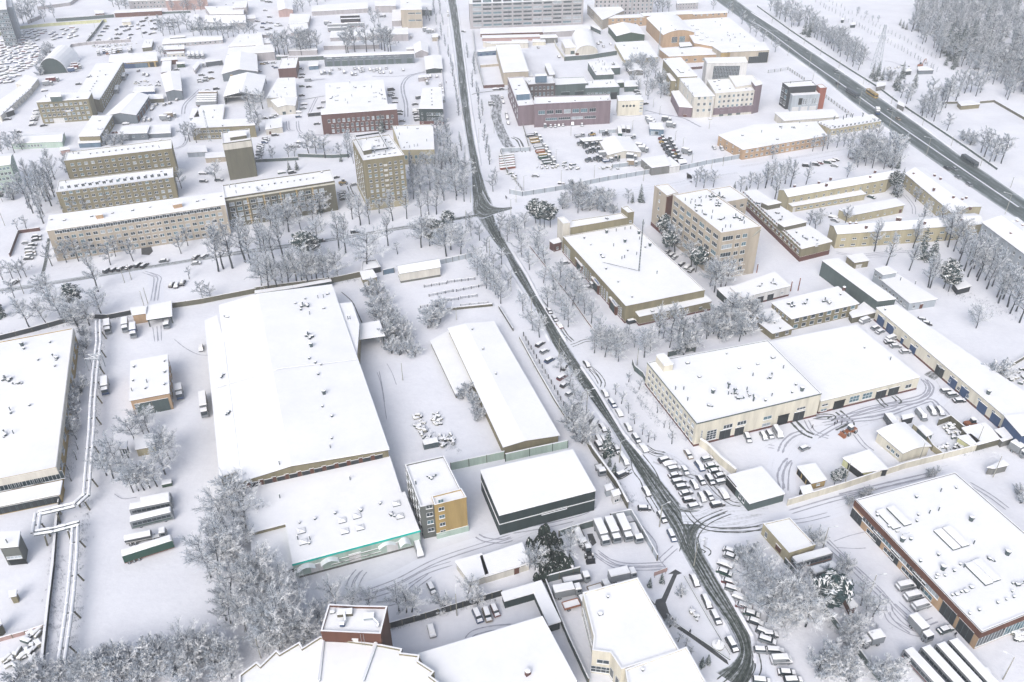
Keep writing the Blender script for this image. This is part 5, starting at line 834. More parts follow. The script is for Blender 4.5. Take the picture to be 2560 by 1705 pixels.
# fill-in stores between the named ones
bld(T00,[(2100,430),(2420,412),(2400,310),(2195,318)],6.0,'flat snowy store above the grey gabled hall','haze',cat='store',name='store',win=[(0,1,6,1,0,2,1,'win2')],vent=[('hatch',(2205,378)),('pipe',(2280,350))])
bld(T00,[(2090,500),(2420,490),(2410,425),(2105,435)],5.0,'white-roofed range directly behind the grey gabled hall','haze',cat='range',name='range')
bld(T10,[(0,490),(168,478),(160,412),(0,420)],(0,0,560),'low store with grey front left of the red brick house','haze',cat='store',name='store')
bld(T10,[(0,405),(130,398),(125,352),(0,358)],4.5,'snow-topped garage range left of the tall bare trees','haze',cat='garage range',name='garage_range')
bld(T10,[(15,325),(150,318),(150,295),(12,300)],4.5,'small snowy shed behind the garage range','haze',cat='shed',name='shed')
bld(T20,[(0,302),(285,295),(285,252),(0,258)],4.5,'low snowy garages under the right half of the research institute','brown',cat='garages',name='garages')
bld(T20,[(285,300),(720,272),(705,232),(290,250)],4.5,'long low snowy garages right of the research institute','haze',cat='garages',name='garages')
bld(T20,[(190,388),(308,384),(300,362),(190,364)],(0,193,412),'little cream cabin beside the parked cars','cream',cat='cabin',name='cabin')
bld(T20,[(0,390),(148,385),(145,368),(0,370)],(0,2,415),'little grey cabin left of the cream cabin','grey',cat='cabin',name='cabin')
bld(T20,[(262,352),(420,345),(400,320),(262,325)],(0,300,395),'snowy stall row behind the cream cabin','grey',cat='stalls',name='stall_row')
bld(T20,[(722,240),(815,285),(800,255),(745,232)],3.0,'narrow snowy shelter near the green gabled hall','slate',cat='shelter',name='shelter')
bld(T10,[(1380,455),(1452,450),(1445,432),(1380,436)],2.8,'tiny snowy shed left of the little gabled cottage','haze',cat='shed',name='shed')
bld(T10,[(1618,345),(1672,340),(1668,308),(1620,312)],3.2,'small beige kiosk by the upper road fence','beige',cat='kiosk',name='kiosk')
bld(T10,[(290,515),(240,520),(185,518),(190,505)],2.8,'flat snowy lean-to left of the grey-green wall','slate',cat='annex',name='annex')
bld(T10,[(300,470),(560,462),(555,420),(300,430)],3.6,'low snowy shed between the broad bare trees of the upper left','haze',cat='shed',name='shed')
bld(T10,[(1490,715),(1590,705),(1560,690),(1500,695)],2.8,'low car shelter beside the dark-fronted snowy shed','haze',cat='shelter',name='shelter')
bld(T00,[(555,1385),(640,1372),(630,1350),(555,1358)],2.8,'snowy shed between the mint low building and the dormitory','pink',cat='shed',name='shed')
bld(T00,[(2265,175),(2345,170),(2340,140),(2262,145)],3.0,'small snowy hut right of the barrel-roofed store','haze',cat='hut',name='hut')
bld(T00,[(1120,205),(1200,200),(1190,175),(1125,180)],2.8,'little pale hut at the top of the loose far lot','cream',cat='hut',name='hut')
bld(T00,[(1560,350),(1700,340),(1695,325),(1560,332)],4.6,'raised roof box on the back of the long grey-brown building','slate',cat='block',name='roof_block')
bld(T00,[(1620,590),(1695,585),(1692,568),(1620,572)],2.8,'green steel container with snowy top near the gabled shed','green',cat='container',name='container')
bld(T00,[(1480,560),(1628,548),(1625,525),(1480,535)],3.4,'brown shed with snowy roof below the white kiosk row','brown',cat='shed',name='shed')
# trees: frosted bare crowns, snow-laden conifers
M_BARK = mat('bark',(44,52,58),var=.3,scale=2,snow=.28)
M_TWIG = mat('frosted_twigs',(198,207,220),var=.25,scale=.5,snow=.85)
M_TWIGD = mat('bare_twigs',(92,108,122),var=.4,scale=.8,snow=.4)
M_NEEDLE = mat('spruce_needles',(58,80,80),var=.4,scale=1.5,snow=.14); M_NEEDLED = mat('spruce_needles_bare',(52,72,74),var=.4,scale=1.5)
M_THUJA = mat('thuja_green',(44,60,54),var=.4,scale=2.0,snow=.3)
def perp(d):
    e=d.cross(Vector((0,0,1)) if abs(d.z) < .9 else Vector((1,0,0))).normalized(); return e, d.cross(e)
def turn(d, ang, rnd):
    e, g=perp(d); a=rnd.uniform(0,6.283); return (d*math.cos(ang)+(e*math.cos(a)+g*math.sin(a))*math.sin(ang)).normalized()
def twig(b, p, d, L, r, rnd, m=0,seg=2,lift=.1):
    """3-sided tapering twig, bending"""
    for i in range(seg):
        q=p+d*(L/seg); r2=r*(1-(i+1)/seg*.75)
        b.tube(p, q, r, r2,3,m, cap=False); p, r=q, r2; d=(turn(d, .28,rnd)+Vector((0,0,lift))).normalized()
    return p, d
def bare_tree(seed, H, W_, trunk=.3,nl=9,n2=6,n3=6,n4=3,up=.5,tw=.05,droop=0.0,multi=1):
    rnd=random.Random(seed); tb, cb=MB(),MB(); r0=.016*H+.06
    for s in range(multi):
        base=Vector((0,0,0)) if multi==1 else Vector((rnd.uniform(-.3,.3),rnd.uniform(-.3,.3),0))*W_*.3
        d=Vector((rnd.uniform(-.08,.08),rnd.uniform(-.08,.08),1)).normalized() if multi==1 else Vector((rnd.uniform(-.5,.5),rnd.uniform(-.5,.5),1)).normalized()
        pts=[base]; p=base; nseg=7
        for i in range(nseg):
            p=p+d*(H*.82/nseg); pts.append(p); d=(turn(d, .10,rnd)+Vector((0,0,.12))).normalized()
        for i in range(nseg): tb.tube(pts[i],pts[i+1],r0*(1-i/nseg*.85),r0*(1-(i+1)/nseg*.85),6,0,cap=False)
        for i in range(nl):
            f=trunk+(1-trunk)*(i+.6*rnd.random())/nl; k=min(nseg-1,int(f*nseg)); q=pts[k].lerp(pts[k+1],f*nseg-k)
            a=i*2.4+rnd.uniform(-.4,.4); e=up*(.6+.7*f)+rnd.uniform(-.1,.1)
            dd=Vector((math.cos(a)*math.cos(e),math.sin(a)*math.cos(e),math.sin(e)))
            L=W_*.5*(1.15-.75*abs(f-.45)**1.0*(1.2 if f > .45 else .6))*rnd.uniform(.8,1.15); pp=q; r=r0*.42*(1.1-f*.6); segs=4
            for s_ in range(segs):
                p2=pp+dd*(L/segs); r2=r*.72; tb.tube(pp, p2,r, r2,4,0,cap=False)
                for j in range(n2):
                    o=pp.lerp(p2,rnd.random()); d2=turn(dd, rnd.uniform(.5,1.0),rnd); d2=(d2+Vector((0,0,.25-droop))).normalized(); l2=L*.42*rnd.uniform(.6,1.1)*(1-s_*.12)
                    o2=o+d2*l2; cb.tube(o, o2,tw*.9,tw*.5,3,1,cap=False)
                    for k3 in range(n3):
                        o3=o.lerp(o2,rnd.uniform(.15,1)); d3=(turn(d2,rnd.uniform(.4,.95),rnd)+Vector((0,0,.12-droop))).normalized(); l3=l2*.5*rnd.uniform(.6,1.1)
                        e3=o3+d3*l3; cb.tube(o3,e3,tw*.62,tw*.38,3,rnd.random() < .4,cap=False)
                        for k4 in range(n4):
                            o4=o3.lerp(e3,rnd.uniform(.2,1)); d4=(turn(d3,rnd.uniform(.4,.9),rnd)+Vector((0,0,-droop))).normalized(); cb.tube(o4,o4+d4*l3*.6*rnd.uniform(.6,1.1),tw*.5,tw*.3,3,rnd.random() < .4,cap=False)
                pp, r=p2,r2; dd=(turn(dd, .22,rnd)+Vector((0,0,.10-droop*.4))).normalized()
    return tb.mesh('trunk',M_BARK),cb.mesh('crown',[M_TWIG, M_TWIGD])
def spruce(seed, H, W_, whorls=15,dense=9,gap=.0,pine=False):
    rnd=random.Random(seed); tb, cb=MB(),MB(); tb.tube((0,0,0),(0,0,H*.97),.013*H+.05,.03,6,0)
    z0=H*(.42 if pine else .06)
    for i in range(whorls):
        f=i/(whorls-1); z=z0+(H-z0)*f*.98; R=W_*.5*((1-f)**.8 if not pine else (.55+.75*math.sin(math.pi*min(1,f*.9+.12)))*.8)+.15; nb=max(4,int(dense*(1-f*.5)))
        for j in range(nb):
            a=j*6.283/nb+rnd.uniform(-.4,.4)+i; L=R*rnd.uniform(.7,1.15); dz=rnd.uniform(-.35,-.1) if not pine else rnd.uniform(-.05,.35)
            d=Vector((math.cos(a),math.sin(a),dz)); s=Vector((-math.sin(a),math.cos(a),0)); p0=Vector((0,0,z+rnd.uniform(-.2,.2)))
            w0=L*(.26 if not pine else .38)
            nf=4
            for k in range(nf):      # fan of needle sprays: tilted leaf-like faces with thickness
                u0,u1=.12+.88*k/nf, .12+.88*(k+1)/nf; sag=-.12*L*u1*u1
                c0,c1=p0+d*(L*u0)+Vector((0,0,-.1*L*u0*u0)),p0+d*(L*u1)+Vector((0,0,sag)); wk=w0*(math.sin(math.pi*(u0*.8+.2))*.9+.25)*rnd.uniform(.8,1.2)
                jt=Vector((0,0,rnd.uniform(-.2,.05)-.4*wk)); l_, r_=c0+s*wk+jt+d*.12*L, c0-s*wk+jt+d*.12*L
                mi=1 if rnd.random() < (.42 if pine else .28) else 0; cb.face([c0,l_, c1],mi); cb.face([c0,c1,r_],mi)
                dn=Vector((0,0,-.28-.1*L)); cb.face([l_, c0+dn, c1+dn*.6],1); cb.face([c1+dn*.6,c0+dn, r_],1)
                for sg in (1,-1):
                    t0=c0.lerp(c1,rnd.random()); cb.face([t0,t0+s*sg*wk*rnd.uniform(.9,1.5)+d*.15*L+Vector((0,0,-.3*wk)),t0+d*.1*L+Vector((0,0,-.15))],1)
    return tb.mesh('trunk',M_BARK),cb.mesh('crown',[M_NEEDLE, M_NEEDLED])
def thuja(seed, H, W_):
    rnd=random.Random(seed); tb, cb=MB(),MB(); tb.tube((0,0,0),(0,0,H*.5),.1,.05,5,0)
    for i in range(230):
        f=rnd.random(); a=rnd.uniform(0,6.283); R=W_*.5*(math.sin(math.pi*min(1,.18+f*.82))**.7 if f < .95 else .15)*rnd.uniform(.75,1.1)
        p=Vector((math.cos(a)*R, math.sin(a)*R, f*H*.95+.1)); o=Vector((math.cos(a),math.sin(a),0)); s=Vector((-o.y, o.x, 0)); hh=rnd.uniform(.35,.7); ww=rnd.uniform(.14,.3)
        cb.face([p-s*ww, p+s*ww, p+Vector((0,0,hh))-o*.12+s*ww*.2,],0); cb.face([p-s*ww*.6+o*.05,p+Vector((0,0,hh*.3))+o*.2,p+Vector((0,0,hh))-o*.1],0)
    cb.cap((0,0,H*.72),W_*.3,H*.3,6,1); return tb.mesh('trunk',M_BARK),cb.mesh('crown',[M_THUJA, M_ROOF])
KIND={}
def kind(k, lst): KIND[k]=lst
kind('round',[bare_tree(s, 11,9,trunk=.28,nl=11,n2=5,n3=5,n4=3,tw=.040) for s in (1,2,3,4)])
kind('tall',[bare_tree(s, 16,8,trunk=.3,nl=14,n2=4,n3=5,n4=3,up=.75,tw=.042) for s in (11,12,13)])
kind('broad',[bare_tree(s, 13,13,trunk=.22,nl=12,n2=5,n3=6,n4=3,tw=.042) for s in (21,22)])
kind('poplar',[bare_tree(s, 15,4.5,trunk=.12,nl=16,n2=4,n3=7,n4=3,up=1.0,tw=.042) for s in (31,32)])
kind('bush',[bare_tree(s, 4.6,5.2,trunk=.05,nl=6,n2=4,n3=6,n4=3,up=.6,tw=.042,multi=3) for s in (41,42)])
kind('young',[bare_tree(s, 5,3.2,trunk=.35,nl=7,n2=3,n3=5,n4=2,tw=.045) for s in (51,52)])
kind('sapling',[bare_tree(s, 3.2,1.4,trunk=.3,nl=5,n2=2,n3=3,n4=1,tw=.04) for s in (61,)])
kind('spruce',[spruce(s, 13,5.5) for s in (71,72)])
kind('pine',[spruce(s, 13,8,whorls=11,dense=9,pine=True) for s in (81,82)])
kind('thuja',[thuja(s, 3.4,1.3) for s in (91,92)])
HREF=dict(round=11,tall=16,broad=13,poplar=15,bush=4.6,young=5,sapling=3.2,spruce=13,pine=13,thuja=3.4)
LBL = dict(round='frosted tree',tall='tall frosted tree',broad='wide frosted tree',poplar='slim frosted poplar',bush='frosted bush',young='small young tree',sapling='thin sapling',spruce='snowy spruce',pine='snow-laden pine',thuja='dark clipped thuja')
CAT = dict(bush='bush',sapling='sapling',spruce='spruce',pine='pine',thuja='thuja')
TR=random.Random(5)
def plant(k, p, h, label, group, lean=.0):
    tm, cm=TR.choice(KIND[k]); s=h/HREF[k]; s2=s*TR.uniform(.9,1.12)
    o = thing({'poplar': 'poplar_tree','young': 'young_tree','bush': 'bush','sapling': 'sapling','spruce': 'spruce_tree','pine': 'pine_tree','thuja': 'thuja'}.get(k, 'bare_tree'),label, CAT.get(k, 'tree'),(p.x, p.y, 0),TR.uniform(0,6.28),group)
    o.scale = (s2,s2,s); link('trunk',tm, o); link('crown',cm, o)
    if lean: o.rotation_euler[0]=TR.uniform(-lean, lean); o.rotation_euler[1]=TR.uniform(-lean, lean)
    return o
CLUSTERS=[]
def trees(t, where, items, group=None, hs=1.0):
    """items: (kind, height, x, y) trunk feet; labelled by their order from the left"""
    CLUSTERS.append((where, [(k, h*hs*TR.uniform(.88,1.1)*(1.22 if k in ('round','tall','broad','poplar') else 1.1),at(t, x+TR.uniform(-6,6),y+TR.uniform(-9,9)*(y < 520 and t[1]==0)),x) for k, h, x, y in items],group))
def grow():
    """the ~300 bare trees that show largest are things; those of the smallest-looking clusters go into one mass"""
    big = ('round','tall','broad')
    order=sorted(CLUSTERS, key=lambda c: -sum(i[1]/i[2].length for i in c[1])/len(c[1])); n=0; rest=[]
    for where, its, group in order:
        nb=sum(1 for i in its if i[0] in big)
        if n+nb > 300: rest+=[i for i in its if i[0] in big]; its=[i for i in its if i[0] not in big]
        else: n+=nb
        by={}
        for it in its: by.setdefault(it[0],[]).append(it)
        for k, l in by.items():
            l.sort(key=lambda i: i[3])
            for i, (kk, h, p, x) in enumerate(l):
                lab = LBL[k]+' '+where if len(l) == 1 else '%s, %s from the left %s' % (LBL[k],nth(i+1),where)
                plant(k, p, h, lab, group or 'trees '+where, .06)
    print('individual bare trees',n, 'massed',len(rest))
    return rest
def area(t, where, poly, n, kinds, h0,h1,group=None, seed=1):
    rnd=random.Random(seed); xs=[p[0] for p in poly]; ys=[p[1] for p in poly]; out=[]; tries=0
    def inside(x, y):
        c=False
        for i in range(len(poly)):
            (x1,y1),(x2,y2)=poly[i],poly[i-1]
            if (y1 > y) != (y2 > y) and x < (x2-x1)*(y-y1)/(y2-y1)+x1: c=not c
        return c
    dmin=60
    while len(out) < n and tries < 6000:
        tries+=1; x, y=rnd.uniform(min(xs),max(xs)),rnd.uniform(min(ys),max(ys))
        if not inside(x, y): continue
        if any((x-o[2])**2+(2*(y-o[3]))**2 < dmin**2 for o in out): dmin *= .985; continue
        out.append((rnd.choice(kinds),rnd.uniform(h0,h1),x, y))
    trees(t, where, out, group)
def L_(k, h, *xy): return [(k, h, x, y) for x, y in xy]
trees(T01,'in front of the long beige slab',L_('round',10,(610,840),(720,830),(845,810),(1010,865),(1065,785),(1230,830),(1720,690),(1660,760),(485,875)))
trees(T01,'on the verge below the beige slab',L_('tall',19,(2010,925),(2048,902),(2135,895),(2300,865),(2250,840)))
trees(T01,'along the street at the left edge',L_('round',9,(30,1000),(120,990),(190,985),(240,975),(135,1170)))
trees(T01,'in the snowy lot beside the red fence',L_('young',7,(160,545),(240,535)))
trees(T01,'above the long left pipeline',L_('round',12,(270,1435),(435,1410),(580,1385),(930,1330),(450,1210),(820,1420),(740,1480))+L_('tall',15,(470,1230),(905,1110))+L_('pine',12.5,(705,1300))+L_('spruce',11,(20,1345),(-30,1290))+L_('bush',5,(700,1420),(640,1390)))
trees(T01,'on the open lot before the lorry canopy',L_('young',6,(1740,995))+L_('round',9,(1930,1200),(1860,1190)))
trees(T01,'between the two khaki dormitories and the slab',L_('round',8,(600,385),(690,380),(790,370),(880,340),(1260,290),(1330,280),(1430,270),(1000,330),(745,350),(650,350)))
area(T01,'in the dark poplar belt left of the dormitories',[(250,60),(520,60),(500,300),(420,520),(330,480),(260,330)],16,['tall','poplar'],13,17,seed=3)
trees(T01,'at the left edge near the mint block',L_('pine',6,(20,285))+L_('bush',6,(120,270),(160,210))+L_('round',8,(90,250)))
area(T00,'behind the nearer khaki dormitory',[(620,1568),(1580,1520),(1600,1620),(620,1700)],18,['round','round','tall'],8,12,seed=4)
area(T00,'left of the mint-green block',[(-20,1300),(200,1330),(220,1420),(-20,1440)],8,['round','tall'],7,10,seed=5)
trees(T01,'in the courtyard beside the windowless tower',L_('round',11,(1990,100),(1665,160)))
trees(T11,'along the rear fence of the large warehouse',L_('tall',17,(125,1135),(305,1075),(385,1055),(210,1120),(425,1050))+L_('round',12,(245,1065),(485,1060),(560,1000),(620,1010),(680,1040),(760,1010),(60,1090),(520,1040)))
trees(T11,'in the park strip left of the crossing',L_('pine',13,(470,830),(430,815),(540,820))+L_('tall',17,(770,730),(820,755),(1210,688))+L_('broad',15,(1020,895))+L_('round',13,(1520,705),(1745,785),(1875,765),(1790,725),(1600,690))+L_('young',7,(1305,765))+L_('pine',11,(1590,655),(1620,680),(1680,670),(1640,640),(1760,560)))
trees(T11,'in the row below the tower block',L_('tall',14,(1255,460),(885,445),(1385,440),(1520,420),(1585,405),(1655,400),(1040,490),(960,500))+L_('young',8,(610,555),(555,565),(850,330),(1130,390)))
area(T11,'in the little wood right of the tower block',[(1400,-60),(1920,-60),(1950,280),(1420,340)],30,['tall','round','poplar'],10,14,seed=6)
area(T11,'in front of the yellow-finned hostel',[(0,440),(280,430),(560,380),(720,420),(680,560),(60,620)],13,['round','tall','round'],9,15,seed=7)
trees(T11,'on the street verge below the hostel',L_('tall',18,(100,830),(180,850),(60,780),(250,790))+L_('round',13,(560,690),(30,960)))
trees(T11,'growing against the yellow-finned hostel',L_('spruce',13,(590,380),(215,470)))
trees(T11,'along the yard fence by the main road',L_('round',9,(2030,960),(2090,1030),(2150,1080),(2200,1140),(2250,1220),(2010,880),(2120,990),(2230,1170),(2110,1080)))
trees(T11,'on the verge just below the crossing',L_('round',8,(2120,750),(1980,600),(2050,640),(1960,520),(2310,1080),(2240,1000),(2180,900),(2250,860)))
trees(T11,'between the crossing and the white fence',L_('round',8,(2175,190),(2240,600),(2310,650),(2250,520),(2330,560),(1935,215),(2200,110)))
trees(T11,'in the scrubby strip beside the large warehouse',L_('bush',6.5,(1060,1180),(1140,1150),(1090,1290),(1180,1260),(1130,1390),(1210,1350),(1240,1420),(1170,1480),(1280,1500),(1340,1480),(1380,1550),(1220,1560))+L_('spruce',8.5,(1262,1540)))
trees(T11,'by the bench rows',L_('bush',7.5,(1610,1440),(1670,1400),(1700,1300)))
trees(T12,'at the foot of the scrubby strip',L_('bush',5.5,(1240,100),(1310,120),(1400,110),(1460,130),(1370,60)))
trees(T12,'against the long gabled warehouse',L_('bush',4,(1950,470),(1900,530),(1985,560),(2020,620),(2060,690),(2040,725)))
trees(T21,'left of the machine hall',L_('pine',12,(215,480),(300,525),(350,520),(255,505))+L_('round',9,(125,535),(85,790),(160,910),(215,690),(60,640),(30,560)))
area(T21,'in the frosted thicket behind the machine hall',[(420,380),(860,410),(870,300),(640,200),(470,280)],18,['bush','round','bush'],5,9,seed=8)
trees(T21,'on the lawn by the institute block',L_('spruce',11,(1180,285))+L_('spruce',6,(1108,292))+L_('round',8,(1062,300))+L_('bush',5,(930,395),(810,270),(905,262)))
trees(T21,'along the machine hall forecourt',L_('round',9,(245,780),(300,860),(495,1085),(550,1085),(560,1240),(612,1215),(670,1310),(730,1400),(815,1530),(440,1010)))
trees(T21,'on the verge right of the main road',L_('round',8,(285,1030),(520,1435),(190,1455),(250,1530),(400,1180),(450,1290),(380,1090),(95,1290),(480,1370),(330,1250)))
trees(T21,'against the foot of the institute block',L_('pine',12,(1440,770),(1400,640),(1690,930))+L_('round',12,(1490,750),(1640,880),(1860,1115),(1910,1090),(1820,1060),(1960,1060)))
area(T21,'in the frosted grove above the cream workshop',[(1100,1620),(1500,1500),(1700,1390),(2180,1300),(2330,1420),(2250,1530),(1500,1700)],34,['round','round','bush'],6,10,seed=9)
trees(T21,'in front of the khaki annex',L_('tall',13,(1460,1500),(1350,1540),(1530,1560)))
trees(T21,'behind the institute block',L_('round',9,(1690,150),(1760,160),(1850,150),(1720,100),(2100,190),(2180,160),(2260,170),(2330,130))+L_('spruce',4,(2045,165),(2150,190)))
trees(T31,'at the top of the school-like block',L_('tall',13,(60,270),(200,150),(350,130),(100,180),(150,120),(30,140),(-30,160))+L_('round',9,(720,60)))
trees(T31,'in the yellow courtyard',L_('spruce',14,(1180,225))+L_('round',8,(1185,262),(1350,285),(715,480),(375,500),(430,550),(475,490))+L_('pine',11,(1150,200)))
trees(T31,'in front of the south yellow range',L_('tall',15,(970,740),(1090,875),(1330,710)))
trees(T31,'leaning at the edge of the birch wood',L_('spruce',14,(1400,800),(1500,840))+L_('tall',13,(1300,915),(1470,1070),(1488,1078)))
trees(T31,'in the birch wood beside the grey-blue block',L_('tall',15,(1750,850),(1800,920),(1832,975),(1885,900),(1912,975),(1925,1010),(1998,1005),(2010,1085),(2100,1160),(2112,1215),(2200,1250),(2218,1310),(2310,1395),(1960,930),(2060,1060),(2160,1180),(2270,1290),(1850,870)))
trees(T31,'beside the wooden hut',L_('pine',12,(1650,1110),(1610,1080)))
trees(T31,'over the courtyard roofs',L_('tall',15,(1620,640),(1650,700),(1700,740),(1560,600),(1760,760),(1680,620),(1390,545)))
trees(T31,'standing alone in the white field',L_('broad',9,(1905,1445)))
trees(T32,'by the tyre heap',L_('bush',8,(2060,385),(2100,360)))
trees(T32,'beside the ochre timber hut',L_('pine',5,(605,1312),(665,1282)))
trees(T32,'along the track behind the bus garage',L_('bush',3.2,(860,1430),(920,1405),(1520,1235),(1480,1245),(745,1500),(2290,1410),(2310,1480)))
trees(T22,'in the avenue beside the cream workshop',L_('young',5.5,(945,485),(1000,570),(1065,660),(1130,755),(1198,855),(1255,925),(1163,440),(1065,370),(1470,940))+L_('sapling',3.5,(1310,905),(1440,800),(1330,655),(1390,790)))
trees(T22,'among the cars left of the main road',L_('round',6.5,(440,280),(525,410),(580,500),(635,590)))
trees(T22,'at the corner of the two yards',L_('bush',7,(560,720),(620,790),(600,860),(690,900),(660,940),(540,800)))
trees(T22,'standing beside the main road',L_('spruce',11.5,(888,1030)))
trees(T22,'in the flower bed by the road',L_('thuja',3,(850,1075))+L_('spruce',4,(890,1138),(935,1205)))
area(T22,'in the frosted grove at the bend',[(660,60),(1150,-30),(1290,60),(1230,170),(1000,200),(780,230)],15,['round','round','broad'],7,10,seed=10)
trees(T23,'over the right-hand row of parked cars',L_('bush',7,(2140,480))+L_('broad',11,(2200,720),(2260,880),(2340,1010),(2310,800))+L_('round',8,(2150,640)))
trees(T23,'in the clubhouse garden',L_('spruce',3.6,(1740,1425),(1800,1400),(1265,690),(1380,655))+L_('bush',3.2,(1440,1060),(1545,780))+L_('young',4,(1520,1200),(1600,1235),(1640,1330)))
trees(T23,'at the corner of the thuja grove',L_('round',9,(530,425),(215,540)))
rnd_=random.Random(12); its=[]
for i in range(11):
    for j in range(7):
        u, v=(i+rnd_.uniform(-.2,.2))/10,(j+rnd_.uniform(-.2,.2))/6
        x = (150+v*230)*(1-u)+(300+v*235)*u; y = (350-v*70)*(1-u)+(640-v*90)*u; its.append(('thuja',rnd_.uniform(2.8,4.2),x, y))
trees(T23,'in the dense thuja grove',its+[('thuja',5,300,240),('thuja',4.5,270,265),('thuja',3.5,215,652),('thuja',3.2,265,645)])
trees(T33,'along the fence below the checkpoint',L_('bush',6,(420,330))+L_('round',8,(235,690))+L_('bush',5,(640,690),(560,640),(700,560),(760,1280),(700,1200),(720,1120)))
trees(T33,'in the big frosted clump at the bottom right',L_('broad',11,(70,1010),(160,900),(250,1030),(340,1060),(20,880),(120,1060),(230,940)))
trees(T33,'beside the long bunker',L_('pine',12,(515,912))+L_('tall',9,(560,880))+L_('round',7,(845,865),(960,970),(900,960),(835,1140)))
trees(T33,'at the bottom edge near the buses',L_('bush',7,(600,1440),(560,1520),(660,1520),(480,1500),(1050,1568),(1110,1560),(740,1568)))
trees(T02,'between the ochre hall and the pipeline',L_('round',6,(790,180),(775,415),(740,560),(730,730),(700,900))+L_('bush',5,(680,640),(650,830),(800,60),(780,-40),(740,480),(670,560))+L_('sapling',4,(712,990),(705,1085),(650,1280),(630,1180)))
trees(T02,'in the clump around the yellow hut',L_('round',10,(1245,935),(1325,865),(1375,855),(1515,1000),(1515,1220),(1220,1385),(1270,1370),(1325,1365),(1380,1345),(1450,1330),(1080,1150),(1040,1260),(1130,1290),(980,1230),(1560,1080)))
area(T03,'in the tall thicket left of the mint depot',[(1900,200),(2080,-100),(2300,-180),(2360,300),(2400,600),(2700,900),(2760,1200),(2420,1300),(2050,1050),(1930,620)],33,['round','round','broad','tall'],9,13,seed=13)
area(T03,'in the bottom-left scrub belt',[(700,1640),(900,1480),(1200,1360),(1750,1250),(2100,1350),(2250,1500),(2100,1640)],30,['round','bush','broad'],6,9,seed=14)
trees(T03,'at the foot of the left pipeline',L_('bush',6,(640,1560),(740,1510),(470,1560),(560,1600),(220,1600),(300,1590),(420,1630)))
trees(T13,'behind the brown plant tower',L_('broad',9,(735,890))+L_('round',7,(880,880),(1050,890),(610,1010),(560,1060)))
trees(T13,'in the open yard before the mint depot',L_('round',8,(1318,920),(1385,930),(1430,925),(1945,805))+L_('bush',5,(2030,840),(1730,890)))
area(T13,'at the foot of the tall left thicket',[(0,900),(300,780),(460,1000),(560,1180),(320,1250),(60,1350)],14,['round','broad','round'],8,11,seed=15)
trees(T10,'in the left row of the upper road',L_('poplar',10,(1660,230),(1700,330),(1740,430),(1765,520),(1790,610),(1800,700),(1830,830),(1850,950),(1862,1060),(1600,200),(1560,180),(1640,130),(1620,60),(1690,130),(1720,240),(1680,50)))
trees(T10,'in the right row of the upper road',L_('poplar',11,(1945,530),(1990,800),(2045,960),(2010,680),(2060,1130),(2092,1290),(2140,1510),(1885,1380),(2000,600),(2030,880),(2110,1400),(2075,1060)))
trees(T10,'beside the low cream institute',L_('round',11,(1700,1220),(1745,1250),(1690,1330),(1730,1430),(1790,1480),(1800,1550),(1660,1280),(1760,1340))+L_('spruce',8,(1690,1500),(1720,1480)))
trees(T10,'among the low stores of the upper left',L_('broad',17,(220,500),(500,495),(180,480),(440,490),(1180,470))+L_('tall',18,(300,490),(1240,470),(850,480),(910,470),(1020,475),(1090,470),(420,500),(560,490),(825,490),(1210,480),(1150,460),(470,500),(380,490),(260,505)))
trees(T10,'near the red-brown gabled house',L_('round',10,(430,110),(385,95),(500,60),(560,40),(1090,240),(1130,210),(1060,180),(640,20)))
trees(T10,'in the orchard behind the hostel',L_('broad',12,(640,1450),(490,1440),(560,1430))+L_('round',8,(300,1450),(150,1475),(60,1480),(360,1440),(760,1440)))
trees(T10,'in the courtyard behind the hostel',L_('spruce',6,(785,1482),(380,1560),(310,1568)))
trees(T10,'in front of the red brick works office',L_('spruce',13,(1150,1215)))
trees(T10,'in the clump left of the whitewashed hut',L_('broad',12,(10,1060),(60,1000),(30,1200),(-40,1110),(-60,980),(-20,1230)))
trees(T10,'behind the nine-storey tower',L_('tall',12,(890,1500),(850,1450),(870,1380)))
trees(T00,'beside the long khaki block',L_('round',11,(1740,1300),(1800,1310),(1700,1290)))
trees(T00,'in the belt above the long grey-brown building',L_('round',13,(1600,320),(1650,300),(1780,330),(1870,345),(2050,350),(2250,345),(2330,330),(1560,310),(1500,335),(1900,330),(2000,335),(2100,345),(2200,350),(2290,320),(1480,300),(1950,345),(2150,330),(1720,270),(1840,320)))
trees(T00,'beside the small shop',L_('round',8,(1475,510),(1510,520)))
area(T00,'in the top-left belt beyond the yellow wall',[(-40,180),(60,90),(330,40),(520,150),(480,215),(150,250),(-40,290)],20,['round','tall','round'],10,14,seed=16)
area(T00,'on the top edge left of centre',[(1030,60),(1160,30),(1170,110),(1090,110)],5,['tall'],12,15,seed=17)
area(T00,'behind the brown top-edge block',[(1530,70),(1860,20),(1850,150),(1560,110)],9,['round','tall'],9,12,seed=18)
trees(T00,'by the arched hangar',L_('bush',7,(430,520),(400,600),(450,480),(390,690)))
trees(T00,'by the blue-grey stores',L_('bush',6,(980,1330),(1050,1325),(1120,1330),(950,1290)))
area(T20,'in the frosted grove behind the slate workshop',[(1000,640),(1190,560),(1310,560),(1420,740),(1420,900),(1250,930),(1060,720)],24,['round','bush','round'],6,9,seed=19)
area(T20,'in front of the pale top-edge office',[(1080,125),(1480,125),(1480,60),(1120,60)],12,['tall','round'],10,13,seed=20)
trees(T20,'on the verge beside the highway factory',L_('round',10,(2180,300),(2110,230),(1990,130),(2300,385),(1850,80),(2240,340),(2420,480)))
trees(T30,'in the belt along the far side of the highway',L_('round',12,(220,250),(150,190),(80,160),(430,340),(480,385),(540,430),(600,475),(660,520),(720,565),(780,610),(830,645),(700,470),(620,410),(800,520),(860,590),(20,110),(280,230),(560,400))+L_('spruce',13,(370,345),(330,320),(400,300)))
